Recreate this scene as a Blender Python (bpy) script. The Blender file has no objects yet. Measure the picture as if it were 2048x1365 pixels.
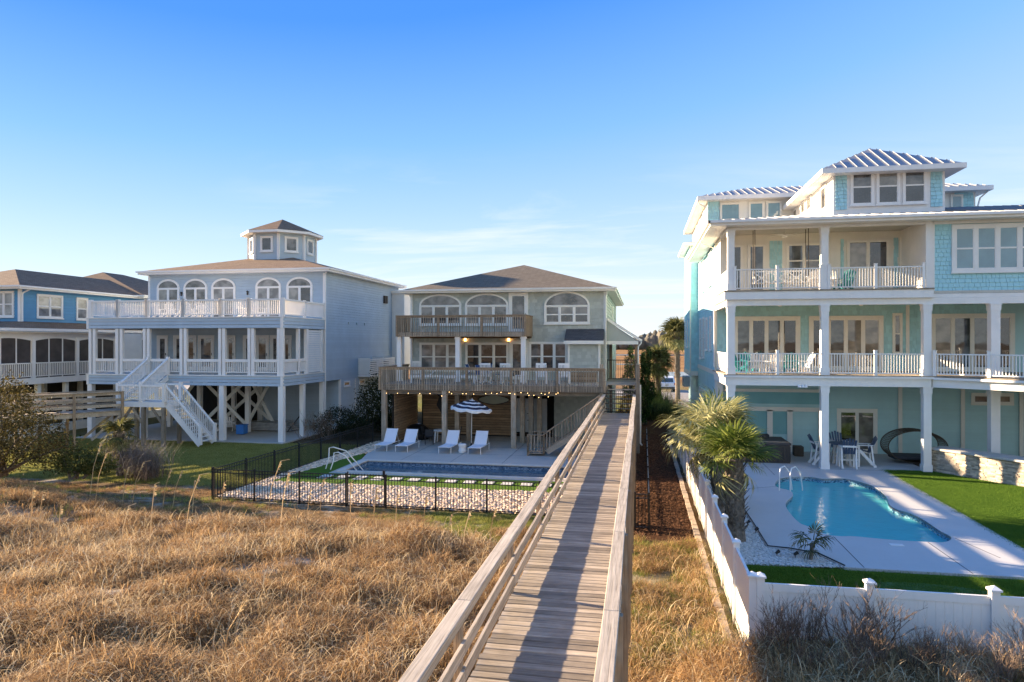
import bpy, bmesh, math, random
import numpy as np
from mathutils import Vector, Matrix, noise
from mathutils.geometry import tessellate_polygon
random.seed(7); np.random.seed(7)
R = math.radians
scene = bpy.context.scene
COL = scene.collection
# ---------------------------------------------------------------- camera
CAMZ = 5.74; YAW = R(10.62)
cd = bpy.data.cameras.new('camera'); cam = bpy.data.objects.new('camera', cd); COL.objects.link(cam)
cam.location = (0, 0, CAMZ); cam.rotation_euler = (R(90), 0, YAW)
cd.lens = 24; cd.sensor_width = 36; cd.clip_end = 9000; cd.clip_start = .1; cd.shift_y = .0007
scene.camera = cam
# ---------------------------------------------------------------- sky and sun
SUN_EL = R(15.0); SUN_AZ = R(13)          # azimuth: from the left (-X), 13 degrees beyond the houses
sv = Vector((-math.cos(SUN_AZ)*math.cos(SUN_EL), math.sin(SUN_AZ)*math.cos(SUN_EL), math.sin(SUN_EL)))
w = bpy.data.worlds.new('World'); scene.world = w; w.use_nodes = True
nt = w.node_tree; nt.nodes.clear()
out = nt.nodes.new('ShaderNodeOutputWorld'); bg = nt.nodes.new('ShaderNodeBackground')
sky = nt.nodes.new('ShaderNodeTexSky'); sky.sky_type = 'NISHITA'; sky.sun_disc = False
sky.sun_elevation = SUN_EL; sky.sun_rotation = math.atan2(sv.x, sv.y)
sky.air_density = 1.0; sky.dust_density = .35; sky.ozone_density = 3.0; sky.altitude = 0
def N(t, typ, **k):
    n = t.nodes.new(typ)
    for a, b in k.items(): setattr(n, a, b)
    return n
tc = N(nt, 'ShaderNodeTexCoord'); sep = N(nt, 'ShaderNodeSeparateXYZ')
nt.links.new(tc.outputs['Generated'], sep.inputs[0])
# thin cirrus in a cloud layer: direction projected on a plane overhead
zz = N(nt, 'ShaderNodeMath', operation='ADD'); zz.inputs[1].default_value = .10
nt.links.new(sep.outputs['Z'], zz.inputs[0])
dx = N(nt, 'ShaderNodeMath', operation='DIVIDE'); dy = N(nt, 'ShaderNodeMath', operation='DIVIDE')
nt.links.new(sep.outputs['X'], dx.inputs[0]); nt.links.new(zz.outputs[0], dx.inputs[1])
nt.links.new(sep.outputs['Y'], dy.inputs[0]); nt.links.new(zz.outputs[0], dy.inputs[1])
cmb = N(nt, 'ShaderNodeCombineXYZ'); nt.links.new(dx.outputs[0], cmb.inputs[0]); nt.links.new(dy.outputs[0], cmb.inputs[1])
mp = N(nt, 'ShaderNodeMapping'); mp.inputs['Scale'].default_value = (.55, 1.5, 1); mp.inputs['Rotation'].default_value = (0, 0, .35); mp.inputs['Location'].default_value = (3.3, 1.2, 0)
nt.links.new(cmb.outputs[0], mp.inputs[0])
n1 = N(nt, 'ShaderNodeTexNoise'); n1.inputs['Scale'].default_value = .9; n1.inputs['Detail'].default_value = 9; n1.inputs['Roughness'].default_value = .62; n1.inputs['Distortion'].default_value = .6
nt.links.new(mp.outputs[0], n1.inputs['Vector'])
cr = N(nt, 'ShaderNodeMapRange'); cr.inputs[1].default_value = .49; cr.inputs[2].default_value = .74; cr.inputs[3].default_value = 0; cr.inputs[4].default_value = .75
nt.links.new(n1.outputs['Fac'], cr.inputs[0])
lowz = N(nt, 'ShaderNodeMapRange'); lowz.inputs[1].default_value = .27; lowz.inputs[2].default_value = .14; nt.links.new(sep.outputs['Z'], lowz.inputs[0])
mxl = N(nt, 'ShaderNodeMapRange', interpolation_type='SMOOTHSTEP'); mxl.inputs[1].default_value = -.62; mxl.inputs[2].default_value = -.38; nt.links.new(sep.outputs['X'], mxl.inputs[0])
crm = N(nt, 'ShaderNodeMath', operation='MULTIPLY'); nt.links.new(cr.outputs[0], crm.inputs[0]); nt.links.new(mxl.outputs[0], crm.inputs[1])
cm = N(nt, 'ShaderNodeMath', operation='MULTIPLY'); nt.links.new(crm.outputs[0], cm.inputs[0]); nt.links.new(lowz.outputs[0], cm.inputs[1])
tint = N(nt, 'ShaderNodeMix', data_type='RGBA', blend_type='MULTIPLY'); tint.inputs['Factor'].default_value = 1
SKY_TINT = (.82, .93, 1.28, 1)
tint.inputs['B'].default_value = SKY_TINT
nt.links.new(sky.outputs[0], tint.inputs['A'])
grad = ramp0 = N(nt, 'ShaderNodeValToRGB'); e_ = grad.color_ramp.elements; e_[0].position = .0; e_[0].color = (1.0, .97, .98, 1); e_[1].position = .55; e_[1].color = (.52, .66, 1.0, 1)
nt.links.new(sep.outputs['Z'], grad.inputs[0]); nt.links.new(grad.outputs[0], tint.inputs['B'])
mx = N(nt, 'ShaderNodeMix', data_type='RGBA'); nt.links.new(cm.outputs[0], mx.inputs['Factor'])
# clear-air gradient measured on the photograph's sky, deeper towards the left; the unseen rear is added
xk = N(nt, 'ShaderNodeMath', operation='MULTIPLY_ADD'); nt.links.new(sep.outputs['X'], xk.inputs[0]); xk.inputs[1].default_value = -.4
yk = N(nt, 'ShaderNodeMath', operation='MULTIPLY_ADD'); nt.links.new(sep.outputs['Y'], yk.inputs[0]); yk.inputs[1].default_value = .29; yk.inputs[2].default_value = .74; nt.links.new(yk.outputs[0], xk.inputs[2])  # unseen sky behind the camera set paler to brighten and neutralise the shade
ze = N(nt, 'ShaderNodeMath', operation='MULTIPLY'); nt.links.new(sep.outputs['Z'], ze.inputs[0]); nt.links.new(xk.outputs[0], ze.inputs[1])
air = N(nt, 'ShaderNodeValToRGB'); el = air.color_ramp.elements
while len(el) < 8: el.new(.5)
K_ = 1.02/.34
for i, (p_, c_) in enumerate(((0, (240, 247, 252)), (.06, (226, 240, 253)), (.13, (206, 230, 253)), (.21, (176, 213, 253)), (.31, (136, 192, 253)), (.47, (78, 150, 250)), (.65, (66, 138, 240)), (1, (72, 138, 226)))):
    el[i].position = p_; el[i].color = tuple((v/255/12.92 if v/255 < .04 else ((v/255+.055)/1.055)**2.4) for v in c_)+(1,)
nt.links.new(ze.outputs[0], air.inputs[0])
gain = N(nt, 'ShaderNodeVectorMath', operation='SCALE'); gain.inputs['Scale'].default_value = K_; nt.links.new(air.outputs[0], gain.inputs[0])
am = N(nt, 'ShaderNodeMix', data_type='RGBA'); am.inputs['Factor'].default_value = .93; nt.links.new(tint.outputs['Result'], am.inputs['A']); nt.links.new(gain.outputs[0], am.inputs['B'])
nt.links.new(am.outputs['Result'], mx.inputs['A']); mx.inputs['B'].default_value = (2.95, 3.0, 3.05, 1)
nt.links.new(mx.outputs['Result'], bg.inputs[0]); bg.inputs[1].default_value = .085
nt.links.new(bg.outputs[0], out.inputs[0])
sd = bpy.data.lights.new('sun', 'SUN'); sun = bpy.data.objects.new('sun', sd); COL.objects.link(sun)
sd.energy = 4.7; sd.angle = R(.55); sd.color = (1, .78, .53)
sun.rotation_euler = sv.to_track_quat('Z', 'Y').to_euler(); sun.location = (-30, 10, 40)
vs = scene.view_settings; vs.view_transform = 'Standard'; vs.look = 'None'; vs.gamma = 1; vs.exposure = 2.13; vs.use_curve_mapping = False

# ---------------------------------------------------------------- helpers
OFF = {}
UP = Vector((0, 0, 1))
S_, C_ = math.sin(YAW), math.cos(YAW)
def XX(px, Y):                 # survey helper: bearing of a feature on the plane at depth Y
    u = (px-1024)/1365; return Y*(-S_+u*C_)/(C_+u*S_)
def ZZ(px, py, Y):
    u = (px-1024)/1365; return CAMZ-(py-684)/1365*Y/(C_+u*S_)
def G(px, py, z=0):
    u = (px-1024)/1365; t = (CAMZ-z)/((py-684)/1365); return Vector((t*(-S_+u*C_), t*(C_+u*S_), z))
def tag(o, label=None, cat=None, group=None, kind=None):
    if label: o['label'] = label
    if cat: o['category'] = cat
    if group: o['group'] = group
    if kind: o['kind'] = kind
    return o
def thing(name, label, cat, loc=(0, 0, 0), rz=0, group=None):
    o = bpy.data.objects.new(name, None); o.empty_display_size = .3; COL.objects.link(o)
    o.location = loc; o.rotation_euler = (0, 0, rz); OFF[o.name] = Vector(loc)
    return tag(o, label, cat, group)
def local_thing(name, label, cat, group=None):
    o = thing(name, label, cat, (0, 0, 0), 0, group); return o
def copy_tree(o, parent=None):
    c = o.copy(); COL.objects.link(c); c.parent = parent
    for ch in list(o.children): copy_tree(ch, c)
    return c
def place(o, x, y, z, rz=0, label=None, first=[None]):
    o.location = (x, y, z); o.rotation_euler = (0, 0, rz)
    if label: o['label'] = label
    return o
class Reuse:                   # the first placement moves the prototype, later ones copy it
    def __init__(s, make): s.make = make; s.o = None; s.n = 0
    def put(s, x, y, z, rz, label, group=None, tilt=None, sc=None):
        if s.o is None: s.o = s.make(); o = s.o
        else: o = copy_tree(s.o)
        place(o, x, y, z, rz, label)
        if sc: o.scale = (sc, sc, sc)
        if group: o['group'] = group
        return o
class MB:
    def __init__(s): s.v = []; s.f = []
    def add(s, vs, fs):
        b = len(s.v); s.v += [tuple(v) for v in vs]; s.f += [tuple(i+b for i in f) for f in fs]; return s
    def box(s, x0, x1, y0, y1, z0, z1):
        return s.add([(x0,y0,z0),(x1,y0,z0),(x1,y1,z0),(x0,y1,z0),(x0,y0,z1),(x1,y0,z1),(x1,y1,z1),(x0,y1,z1)],
            [(0,3,2,1),(4,5,6,7),(0,1,5,4),(1,2,6,5),(2,3,7,6),(3,0,4,7)])
    def bar(s, p, q, w, h=None, up=UP):   # square bar from p to q, centred
        p = Vector(p); q = Vector(q); h = h or w; d = (q-p).normalized()
        a = d.cross(up)
        if a.length < 1e-4: a = d.cross(Vector((1, 0, 0)))
        a.normalize(); b = a.cross(d).normalized(); a *= w/2; b *= h/2
        V = [p-a-b, p+a-b, p+a+b, p-a+b, q-a-b, q+a-b, q+a+b, q-a+b]
        return s.add(V, [(0,1,2,3),(7,6,5,4),(0,4,5,1),(1,5,6,2),(2,6,7,3),(3,7,4,0)])
    def rail(s, p, q, w, h):              # bar with vertical sides and plumb ends; p, q on its bottom centre line
        p = Vector(p); q = Vector(q); d = Vector((q.x-p.x, q.y-p.y, 0)).normalized()
        a = Vector((d.y, -d.x, 0))*w/2; u = UP*h
        V = [p-a, p+a, p+a+u, p-a+u, q-a, q+a, q+a+u, q-a+u]
        return s.add(V, [(3,2,1,0),(4,5,6,7),(1,5,4,0),(2,6,5,1),(3,7,6,2),(0,4,7,3)])
    def tube(s, pts, r, n=6, caps=True):
        pts = [Vector(p) for p in pts]; rr = r if isinstance(r, (list, tuple)) else [r]*len(pts)
        rings = []; a = None
        for i, p in enumerate(pts):
            d = (pts[min(i+1, len(pts)-1)]-pts[max(i-1, 0)]).normalized()
            if a is None:
                a = d.cross(UP)
                if a.length < .05: a = d.cross(Vector((1, 0, 0)))
            a = (a-d*a.dot(d)).normalized(); b = d.cross(a)
            rings.append([p+(a*math.cos(2*math.pi*k/n)+b*math.sin(2*math.pi*k/n))*rr[i] for k in range(n)])
        V = [v for g in rings for v in g]; F = []
        for i in range(len(pts)-1):
            for k in range(n): F.append((i*n+k, i*n+(k+1) % n, (i+1)*n+(k+1) % n, (i+1)*n+k))
        if caps: F.append(tuple(range(n-1, -1, -1))); F.append(tuple((len(pts)-1)*n+k for k in range(n)))
        return s.add(V, F)
    def lathe(s, prof, c=(0, 0, 0), n=16):
        c = Vector(c); V = [(c.x+r*math.cos(2*math.pi*k/n), c.y+r*math.sin(2*math.pi*k/n), c.z+z) for r, z in prof for k in range(n)]
        F = [(i*n+k, i*n+(k+1) % n, (i+1)*n+(k+1) % n, (i+1)*n+k) for i in range(len(prof)-1) for k in range(n)]
        F.append(tuple(range(n-1, -1, -1))); F.append(tuple((len(prof)-1)*n+k for k in range(n)))
        return s.add(V, F)
    def prism(s, poly, z0, z1):           # polygon (xy) extruded up, counter-clockwise
        n = len(poly); V = [(p[0], p[1], z0) for p in poly]+[(p[0], p[1], z1) for p in poly]
        F = [tuple(range(n-1, -1, -1)), tuple(range(n, 2*n))]+[(i, (i+1) % n, n+(i+1) % n, n+i) for i in range(n)]
        return s.add(V, F)
    def wedge(s, poly, y0, y1):           # polygon in xz extruded along y
        n = len(poly); V = [(p[0], y0, p[1]) for p in poly]+[(p[0], y1, p[1]) for p in poly]
        F = [tuple(range(n)), tuple(range(2*n-1, n-1, -1))]+[((i+1) % n, i, n+i, n+(i+1) % n) for i in range(n)]
        return s.add(V, F)
    def wedgex(s, poly, x0, x1):          # polygon in yz extruded along x
        n = len(poly); V = [(x0, p[0], p[1]) for p in poly]+[(x1, p[0], p[1]) for p in poly]
        F = [tuple(range(n-1, -1, -1)), tuple(range(n, 2*n))]+[(i, (i+1) % n, n+(i+1) % n, n+i) for i in range(n)]
        return s.add(V, F)
    def ico(s, c, r, sub=1, sq=(1, 1, 1), jit=0):
        bm = bmesh.new(); bmesh.ops.create_icosphere(bm, subdivisions=sub, radius=1)
        c = Vector(c); V = []
        for v in bm.verts:
            k = 1+jit*(random.random()-.5); V.append((c.x+v.co.x*r*sq[0]*k, c.y+v.co.y*r*sq[1]*k, c.z+v.co.z*r*sq[2]*k))
        F = [tuple(v.index for v in f.verts) for f in bm.faces]; bm.free()
        return s.add(V, F)
    def mesh(s, name, mat, off=Vector((0, 0, 0)), smooth=False):
        m = bpy.data.meshes.new(name)
        V = s.v if off.length == 0 else [(v[0]-off.x, v[1]-off.y, v[2]-off.z) for v in s.v]
        m.from_pydata(V, [], s.f); m.materials.append(mat)
        if smooth: m.shade_smooth()
        return m
    def build(s, name, mat, parent=None, loc=None, rz=0, smooth=False, fixn=True):
        po = OFF.get(parent.name, Vector((0, 0, 0))) if parent else Vector((0, 0, 0))
        m = s.mesh(name, mat, po if loc is None else Vector((0, 0, 0)), smooth)
        if fixn:
            bm = bmesh.new(); bm.from_mesh(m); bmesh.ops.recalc_face_normals(bm, faces=bm.faces); bm.to_mesh(m); bm.free()
        o = bpy.data.objects.new(name, m); COL.objects.link(o); o.parent = parent
        if loc is not None:
            o.location = Vector(loc)-po; o.rotation_euler = (0, 0, rz); OFF[o.name] = Vector((0, 0, 0))
        else: OFF[o.name] = po
        return o
_cube = {}
def cube_mesh(mat):
    if mat.name not in _cube: _cube[mat.name] = MB().box(-.5, .5, -.5, .5, -.5, .5).mesh('block', mat)
    return _cube[mat.name]
def blk(name, mat, x0, x1, y0, y1, z0, z1, parent=None):
    po = OFF.get(parent.name, Vector((0, 0, 0))) if parent else Vector((0, 0, 0))
    o = bpy.data.objects.new(name, cube_mesh(mat)); COL.objects.link(o); o.parent = parent
    o.location = Vector(((x0+x1)/2, (y0+y1)/2, (z0+z1)/2))-po; o.scale = (abs(x1-x0), abs(y1-y0), abs(z1-z0)); return o
def piece(name, mesh, loc, parent=None, rz=0, sc=(1, 1, 1), rot=None):
    po = OFF.get(parent.name, Vector((0, 0, 0))) if parent else Vector((0, 0, 0))
    o = bpy.data.objects.new(name, mesh); COL.objects.link(o); o.parent = parent
    o.location = Vector(loc)-po; o.rotation_euler = rot or (0, 0, rz); o.scale = sc; return o

# ---------------------------------------------------------------- materials
M = {}
def new_mat(name):
    m = bpy.data.materials.new(name); m.use_nodes = True; t = m.node_tree; t.nodes.clear()
    o = N(t, 'ShaderNodeOutputMaterial'); b = N(t, 'ShaderNodeBsdfPrincipled'); t.links.new(b.outputs[0], o.inputs[0])
    M[name] = m; return m, t, b, o
def ramp(t, fac, stops):
    r = N(t, 'ShaderNodeValToRGB'); e = r.color_ramp.elements
    while len(e) < len(stops): e.new(.5)
    for i, (p, c) in enumerate(stops): e[i].position = p; e[i].color = (*c, 1)
    t.links.new(fac, r.inputs[0]); return r.outputs[0]
def pos(t, scale=(1, 1, 1), obj=False):
    if obj: v = N(t, 'ShaderNodeTexCoord').outputs['Object']
    else: v = N(t, 'ShaderNodeNewGeometry').outputs['Position']
    m = N(t, 'ShaderNodeMapping'); m.inputs['Scale'].default_value = scale; t.links.new(v, m.inputs[0]); return m.outputs[0]
def nz(t, vec, scale, detail=4, rough=.55, dist=0):
    n = N(t, 'ShaderNodeTexNoise'); n.inputs['Scale'].default_value = scale; n.inputs['Detail'].default_value = detail
    n.inputs['Roughness'].default_value = rough; n.inputs['Distortion'].default_value = dist; t.links.new(vec, n.inputs['Vector']); return n.outputs['Fac']
def mixc(t, f, a, b, mode='MIX'):
    m = N(t, 'ShaderNodeMix', data_type='RGBA', blend_type=mode)
    for k, v in (('Factor', f), ('A', a), ('B', b)):
        s = m.inputs[k]
        if isinstance(v, (int, float)): s.default_value = v
        elif isinstance(v, tuple): s.default_value = (*v, 1) if len(v) == 3 else v
        else: t.links.new(v, s)
    return m.outputs['Result']
def bump(t, b, h, dist=.01, strength=.6):
    n = N(t, 'ShaderNodeBump'); n.inputs['Distance'].default_value = dist; n.inputs['Strength'].default_value = strength
    t.links.new(h, n.inputs['Height']); t.links.new(n.outputs[0], b.inputs['Normal'])
def mrange(t, v, a, b, c=0, d=1):
    m = N(t, 'ShaderNodeMapRange')
    for i, x in enumerate((a, b, c, d)): m.inputs[i+1].default_value = x
    t.links.new(v, m.inputs[0]); return m.outputs[0]
def math2(t, op, a, b):
    m = N(t, 'ShaderNodeMath', operation=op)
    for i, v in enumerate((a, b)):
        if isinstance(v, (int, float)): m.inputs[i].default_value = v
        else: t.links.new(v, m.inputs[i])
    return m.outputs[0]
def paint(name, c, rough=.55, var=.10, scale=1.2, dirt=.25, spec=.4, island=0., fine=0, splash=False):
    m, t, b, o = new_mat(name); p = pos(t)
    n = nz(t, p, scale, 5, .6); n2 = nz(t, pos(t, (3, 3, .5)), 2.3, 5, .65)
    d = tuple(x*(1-var*2) for x in c); l = tuple(min(1, x*(1+var)) for x in c)
    col = ramp(t, n, [(.3, d), (.7, l)])
    dm = mrange(t, n2, .52, .78, 0, dirt); g = tuple(x*.62+.02 for x in c)
    col = mixc(t, dm, col, g)
    if island:
        r = N(t, 'ShaderNodeNewGeometry').outputs['Random Per Island']; v = mrange(t, r, 0, 1, 1-island, 1+island*.6)
        cc = N(t, 'ShaderNodeCombineColor')
        for i in range(3): t.links.new(v, cc.inputs[i])
        col = mixc(t, 1, col, cc.outputs[0], 'MULTIPLY')
    if splash:      # sand and dirt thrown up against the foot of the boards
        sz = N(t, 'ShaderNodeSeparateXYZ'); t.links.new(N(t, 'ShaderNodeNewGeometry').outputs['Position'], sz.inputs[0])
        hgt = math2(t, 'ADD', sz.outputs['Z'], math2(t, 'MULTIPLY', nz(t, pos(t, (3, 3, 1.2)), 2.5, 5, .7), -.9))
        col = mixc(t, mrange(t, hgt, -.15, -.62, 0, .75), col, (.36, .28, .19))
    t.links.new(col, b.inputs['Base Color']); b.inputs['Roughness'].default_value = rough; b.inputs['Specular IOR Level'].default_value = spec
    if fine: bump(t, b, nz(t, p, fine, 3, .6), .004, .4)
    return m
def wood(name, axis, c1, c2, c3, rough=.8, obj_var=.35, spots=.5):
    m, t, b, o = new_mat(name); k = [38, 38, 38]; k[axis] = 1.1
    oi = N(t, 'ShaderNodeObjectInfo'); p = N(t, 'ShaderNodeNewGeometry').outputs['Position']
    off = N(t, 'ShaderNodeVectorMath', operation='SCALE'); off.inputs[0].default_value = (17, 13, 11); t.links.new(oi.outputs['Random'], off.inputs['Scale'])
    ad = N(t, 'ShaderNodeVectorMath', operation='ADD'); t.links.new(p, ad.inputs[0]); t.links.new(off.outputs[0], ad.inputs[1])
    mp = N(t, 'ShaderNodeMapping'); mp.inputs['Scale'].default_value = tuple(k); t.links.new(ad.outputs[0], mp.inputs[0])
    g = nz(t, mp.outputs[0], 1, 5, .7, .4)
    col = ramp(t, g, [(.28, c3), (.46, c2), (.68, c1)])
    blot = nz(t, ad.outputs[0], 2.6, 5, .6); col = mixc(t, mrange(t, blot, .45, .75, 0, spots), col, c3)
    v = mrange(t, oi.outputs['Random'], 0, 1, 1-obj_var, 1+obj_var*.5)
    cc = N(t, 'ShaderNodeCombineColor')
    for i in range(3): t.links.new(v, cc.inputs[i])
    col = mixc(t, 1, col, cc.outputs[0], 'MULTIPLY')
    t.links.new(col, b.inputs['Base Color']); b.inputs['Roughness'].default_value = rough; b.inputs['Specular IOR Level'].default_value = .25
    bump(t, b, g, .006, .55); return m
gw = ((.54, .45, .34), (.37, .30, .22), (.15, .12, .085))
for i, a in enumerate('xyz'): wood('grey_wood_'+a, i, *gw, obj_var=.42)
wood('rail_wood_y', 1, (.62, .52, .40), (.44, .365, .275), (.19, .155, .115), obj_var=.12, spots=.3)
tw = ((.46, .35, .23), (.32, .235, .155), (.15, .105, .07))
for i, a in enumerate('xyz'): wood('brown_wood_'+a, i, *tw, obj_var=.25)
wood('slat_wood_x', 0, (.50, .35, .21), (.34, .23, .135), (.15, .10, .06), obj_var=.3)
wood('slat_wood_y', 1, (.50, .35, .21), (.34, .23, .135), (.15, .10, .06), obj_var=.3)
paint('white', (.84, .81, .76), .5, .03, 1.5, .12)
paint('white_vinyl', (.85, .82, .77), .35, .03, 1, .2, splash=True)
paint('cream_trim', (.80, .78, .70), .5, .03, 1.5, .08)
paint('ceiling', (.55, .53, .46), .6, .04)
paint('sage_shingle', (.46, .49, .43), .7, .03, .9, .08, .25, island=.15)
paint('sage', (.40, .43, .38), .65, .05, .9, .15)
paint('slate_siding', (.44, .53, .60), .6, .05, .8, .18, island=.05)
paint('sky_siding', (.10, .30, .50), .6, .05, .8, .15, island=.05)
paint('aqua_shingle', (.42, .70, .74), .7, .02, .9, .04, .25, island=.10)
paint('aqua', (.46, .70, .71), .6, .04, .8, .1, island=.03)
paint('teal_panel', (.22, .48, .50), .6, .05, .8, .1)
paint('teal_plastic', (.02, .28, .27), .4, .05)
paint('navy_plastic', (.06, .09, .15), .45, .05)
paint('blue_fabric', (.03, .08, .22), .8, .05)
paint('blue_bin', (.04, .20, .55), .45, .05)
paint('black_metal', (.012, .012, .013), .35, .05)
paint('bronze', (.05, .042, .035), .6, .1)
paint('stained_steel', (.62, .60, .55), .3, .05)
paint('white_mesh', (.74, .74, .76), .7, .02)
paint('void_shade', (.03, .028, .025), .9, .2)  # near-black painted in for the deep shade under the houses
paint('charcoal', (.045, .045, .048), .7, .1)
paint('cover_brown', (.075, .065, .06), .6, .15, fine=60)
paint('wicker', (.10, .075, .05), .7, .2)
paint('old_tarp', (.42, .40, .37), .8, .15, 3, .5)
paint('car_white', (.72, .74, .78), .2, .01)
paint('tyre', (.02, .02, .02), .8, .1)
paint('red_lamp', (.35, .02, .02), .3, .02)
paint('concrete', (.52, .46, .38), .85, .06, .7, .45, fine=45)
paint('coping', (.66, .58, .47), .8, .06, 2, .3, fine=45)
paint('cool_deck', (.56, .54, .51), .8, .03, .6, .2, fine=70)
paint('asphalt', (.30, .27, .24), .9, .06, .4, .3, fine=20)
paint('stone_paver', (.55, .52, .46), .85, .06, 3, .3)
paint('stone_mix', (.56, .47, .36), .85, .12, 5, .3, island=.45, fine=30)
paint('river_stone', (.74, .56, .38), .7, .05, 9, .1, island=.5)
paint('marble_chip', (.62, .60, .56), .8, .05, 9, .1, island=.25)
paint('timber_edge', (.42, .33, .24), .85, .15, 4, .5, fine=30)
paint('dusty_rock', (.5, .46, .4), .9, .2)
paint('surfboard', (.42, .45, .34), .35, .05)
paint('door_grey', (.45, .45, .43), .6, .1, 2, .3)
def emis(name, c, s):
    m, t, b, o = new_mat(name); b.inputs['Base Color'].default_value = (*c, 1); b.inputs['Emission Color'].default_value = (*c, 1); b.inputs['Emission Strength'].default_value = s
emis('bulb', (1, .62, .25), 1.5); emis('sconce_glow', (1, .45, .12), 3.0)
def glass(name, c, refl=2.1, var=.5, rough=.02):
    m, t, b, o = new_mat(name); n = nz(t, pos(t, (1, 1, 1.2)), 1.5, 3, .5)
    col = ramp(t, n, [(.38, tuple(x*(1-var) for x in c)), (.62, c)])  # mottled base colour painted in for uneven reflections and curtains
    t.links.new(col, b.inputs['Base Color']); b.inputs['Roughness'].default_value = rough; b.inputs['IOR'].default_value = refl
    bump(t, b, nz(t, pos(t), .8, 2, .5), .012, .25)
glass('glass', (.045, .05, .055), 1.9); glass('glass_blind', (.32, .31, .29), 1.75, .6); glass('glass_dusk', (.17, .16, .15), 1.85, .85)
glass('glass_deep', (.05, .05, .055), 1.85, .6); glass('glass_curtain', (.30, .28, .24), 1.8, .5); glass('glass_aqua', (.12, .14, .15), 1.85, .75); glass('glass_blue', (.17, .30, .34), 1.8, .15); glass('screen', (.085, .072, .065), 1.35, .3, .5)
def roof_shingle(name, a, c, island=.0):
    m, t, b, o = new_mat(name)
    geo = N(t, 'ShaderNodeNewGeometry'); s = N(t, 'ShaderNodeSeparateXYZ'); t.links.new(geo.outputs['Position'], s.inputs[0])
    k = math2(t, 'MULTIPLY', s.outputs['Z'], 2.9); xy = math2(t, 'ADD', s.outputs['X'], s.outputs['Y'])
    cb = N(t, 'ShaderNodeCombineXYZ'); t.links.new(xy, cb.inputs[0]); t.links.new(k, cb.inputs[1])
    br = N(t, 'ShaderNodeTexBrick'); br.inputs['Scale'].default_value = 1; br.inputs['Brick Width'].default_value = .32; br.inputs['Row Height'].default_value = .145
    br.inputs['Mortar Size'].default_value = .008; br.inputs['Bias'].default_value = 0; br.offset = .5
    br.inputs['Color1'].default_value = (*a, 1); br.inputs['Color2'].default_value = (*c, 1); br.inputs['Mortar'].default_value = (*(x*.45 for x in a), 1)
    t.links.new(cb.outputs[0], br.inputs['Vector'])
    col = mixc(t, mrange(t, nz(t, pos(t), .6, 4), .35, .7, 0, .45), br.outputs['Color'], tuple((x+y)*.4 for x, y in zip(a, c)))
    col = mixc(t, mrange(t, nz(t, pos(t), 40, 3), .3, .7, 0, .35), col, tuple(x*.6 for x in a))
    t.links.new(col, b.inputs['Base Color']); b.inputs['Roughness'].default_value = .95; b.inputs['Specular IOR Level'].default_value = .1
    bump(t, b, br.outputs['Fac'], .012, -.5)
roof_shingle('brown_roof', (.22, .145, .095), (.31, .215, .145)); roof_shingle('grey_roof', (.17, .14, .105), (.24, .20, .15)); roof_shingle('dark_roof', (.07, .07, .075), (.11, .11, .115))
m, t, b, o = new_mat('metal_roof'); col = ramp(t, nz(t, pos(t), .7, 4), [(.3, (.24, .24, .25)), (.7, (.32, .32, .32))])
t.links.new(col, b.inputs['Base Color']); b.inputs['Metallic'].default_value = .25; b.inputs['Roughness'].default_value = .55; bump(t, b, nz(t, pos(t), 3, 2), .01, .2)
paint('seam_metal', (.36, .36, .36), .6, .05)
# ground
def ground_mat():
    m, t, b, o = new_mat('ground_mix'); p = pos(t)
    a = N(t, 'ShaderNodeVertexColor', layer_name='zone'); s = N(t, 'ShaderNodeSeparateColor'); t.links.new(a.outputs[0], s.inputs[0])
    f1 = nz(t, p, .55, 6, .65, .3); f2 = nz(t, p, 5, 6, .7); f3 = nz(t, pos(t, (1, 1, 1)), 38, 4, .7)
    sand = ramp(t, f2, [(.3, (.44, .36, .26)), (.7, (.62, .53, .41))])
    thatch = ramp(t, f3, [(.3, (.05, .033, .015)), (.5, (.16, .10, .045)), (.75, (.38, .26, .13))])
    duff = mixc(t, mrange(t, f1, .50, .66, 0, 1), thatch, sand)
    duff = mixc(t, mrange(t, f3, .40, .62, 0, .6), duff, thatch)
    lawn = ramp(t, f3, [(.3, (.08, .09, .02)), (.6, (.20, .20, .05)), (.8, (.34, .30, .10))])
    lawn = mixc(t, mrange(t, f1, .42, .65, 0, .6), lawn, (.15, .14, .05))
    marsh = ramp(t, nz(t, pos(t, (.25, 1, 1)), .05, 7, .6, .5), [(.3, (.17, .085, .035)), (.55, (.34, .19, .08)), (.75, (.42, .26, .12))])
    mulch = ramp(t, f3, [(.3, (.022, .011, .006)), (.55, (.085, .042, .022)), (.78, (.17, .085, .045))])
    col = mixc(t, s.outputs[0], duff, lawn); col = mixc(t, s.outputs[2], col, marsh); col = mixc(t, s.outputs[1], col, mulch)
    t.links.new(col, b.inputs['Base Color']); b.inputs['Roughness'].default_value = 1; b.inputs['Specular IOR Level'].default_value = .05
    bump(t, b, f3, .04, .7)
ground_mat()
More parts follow.
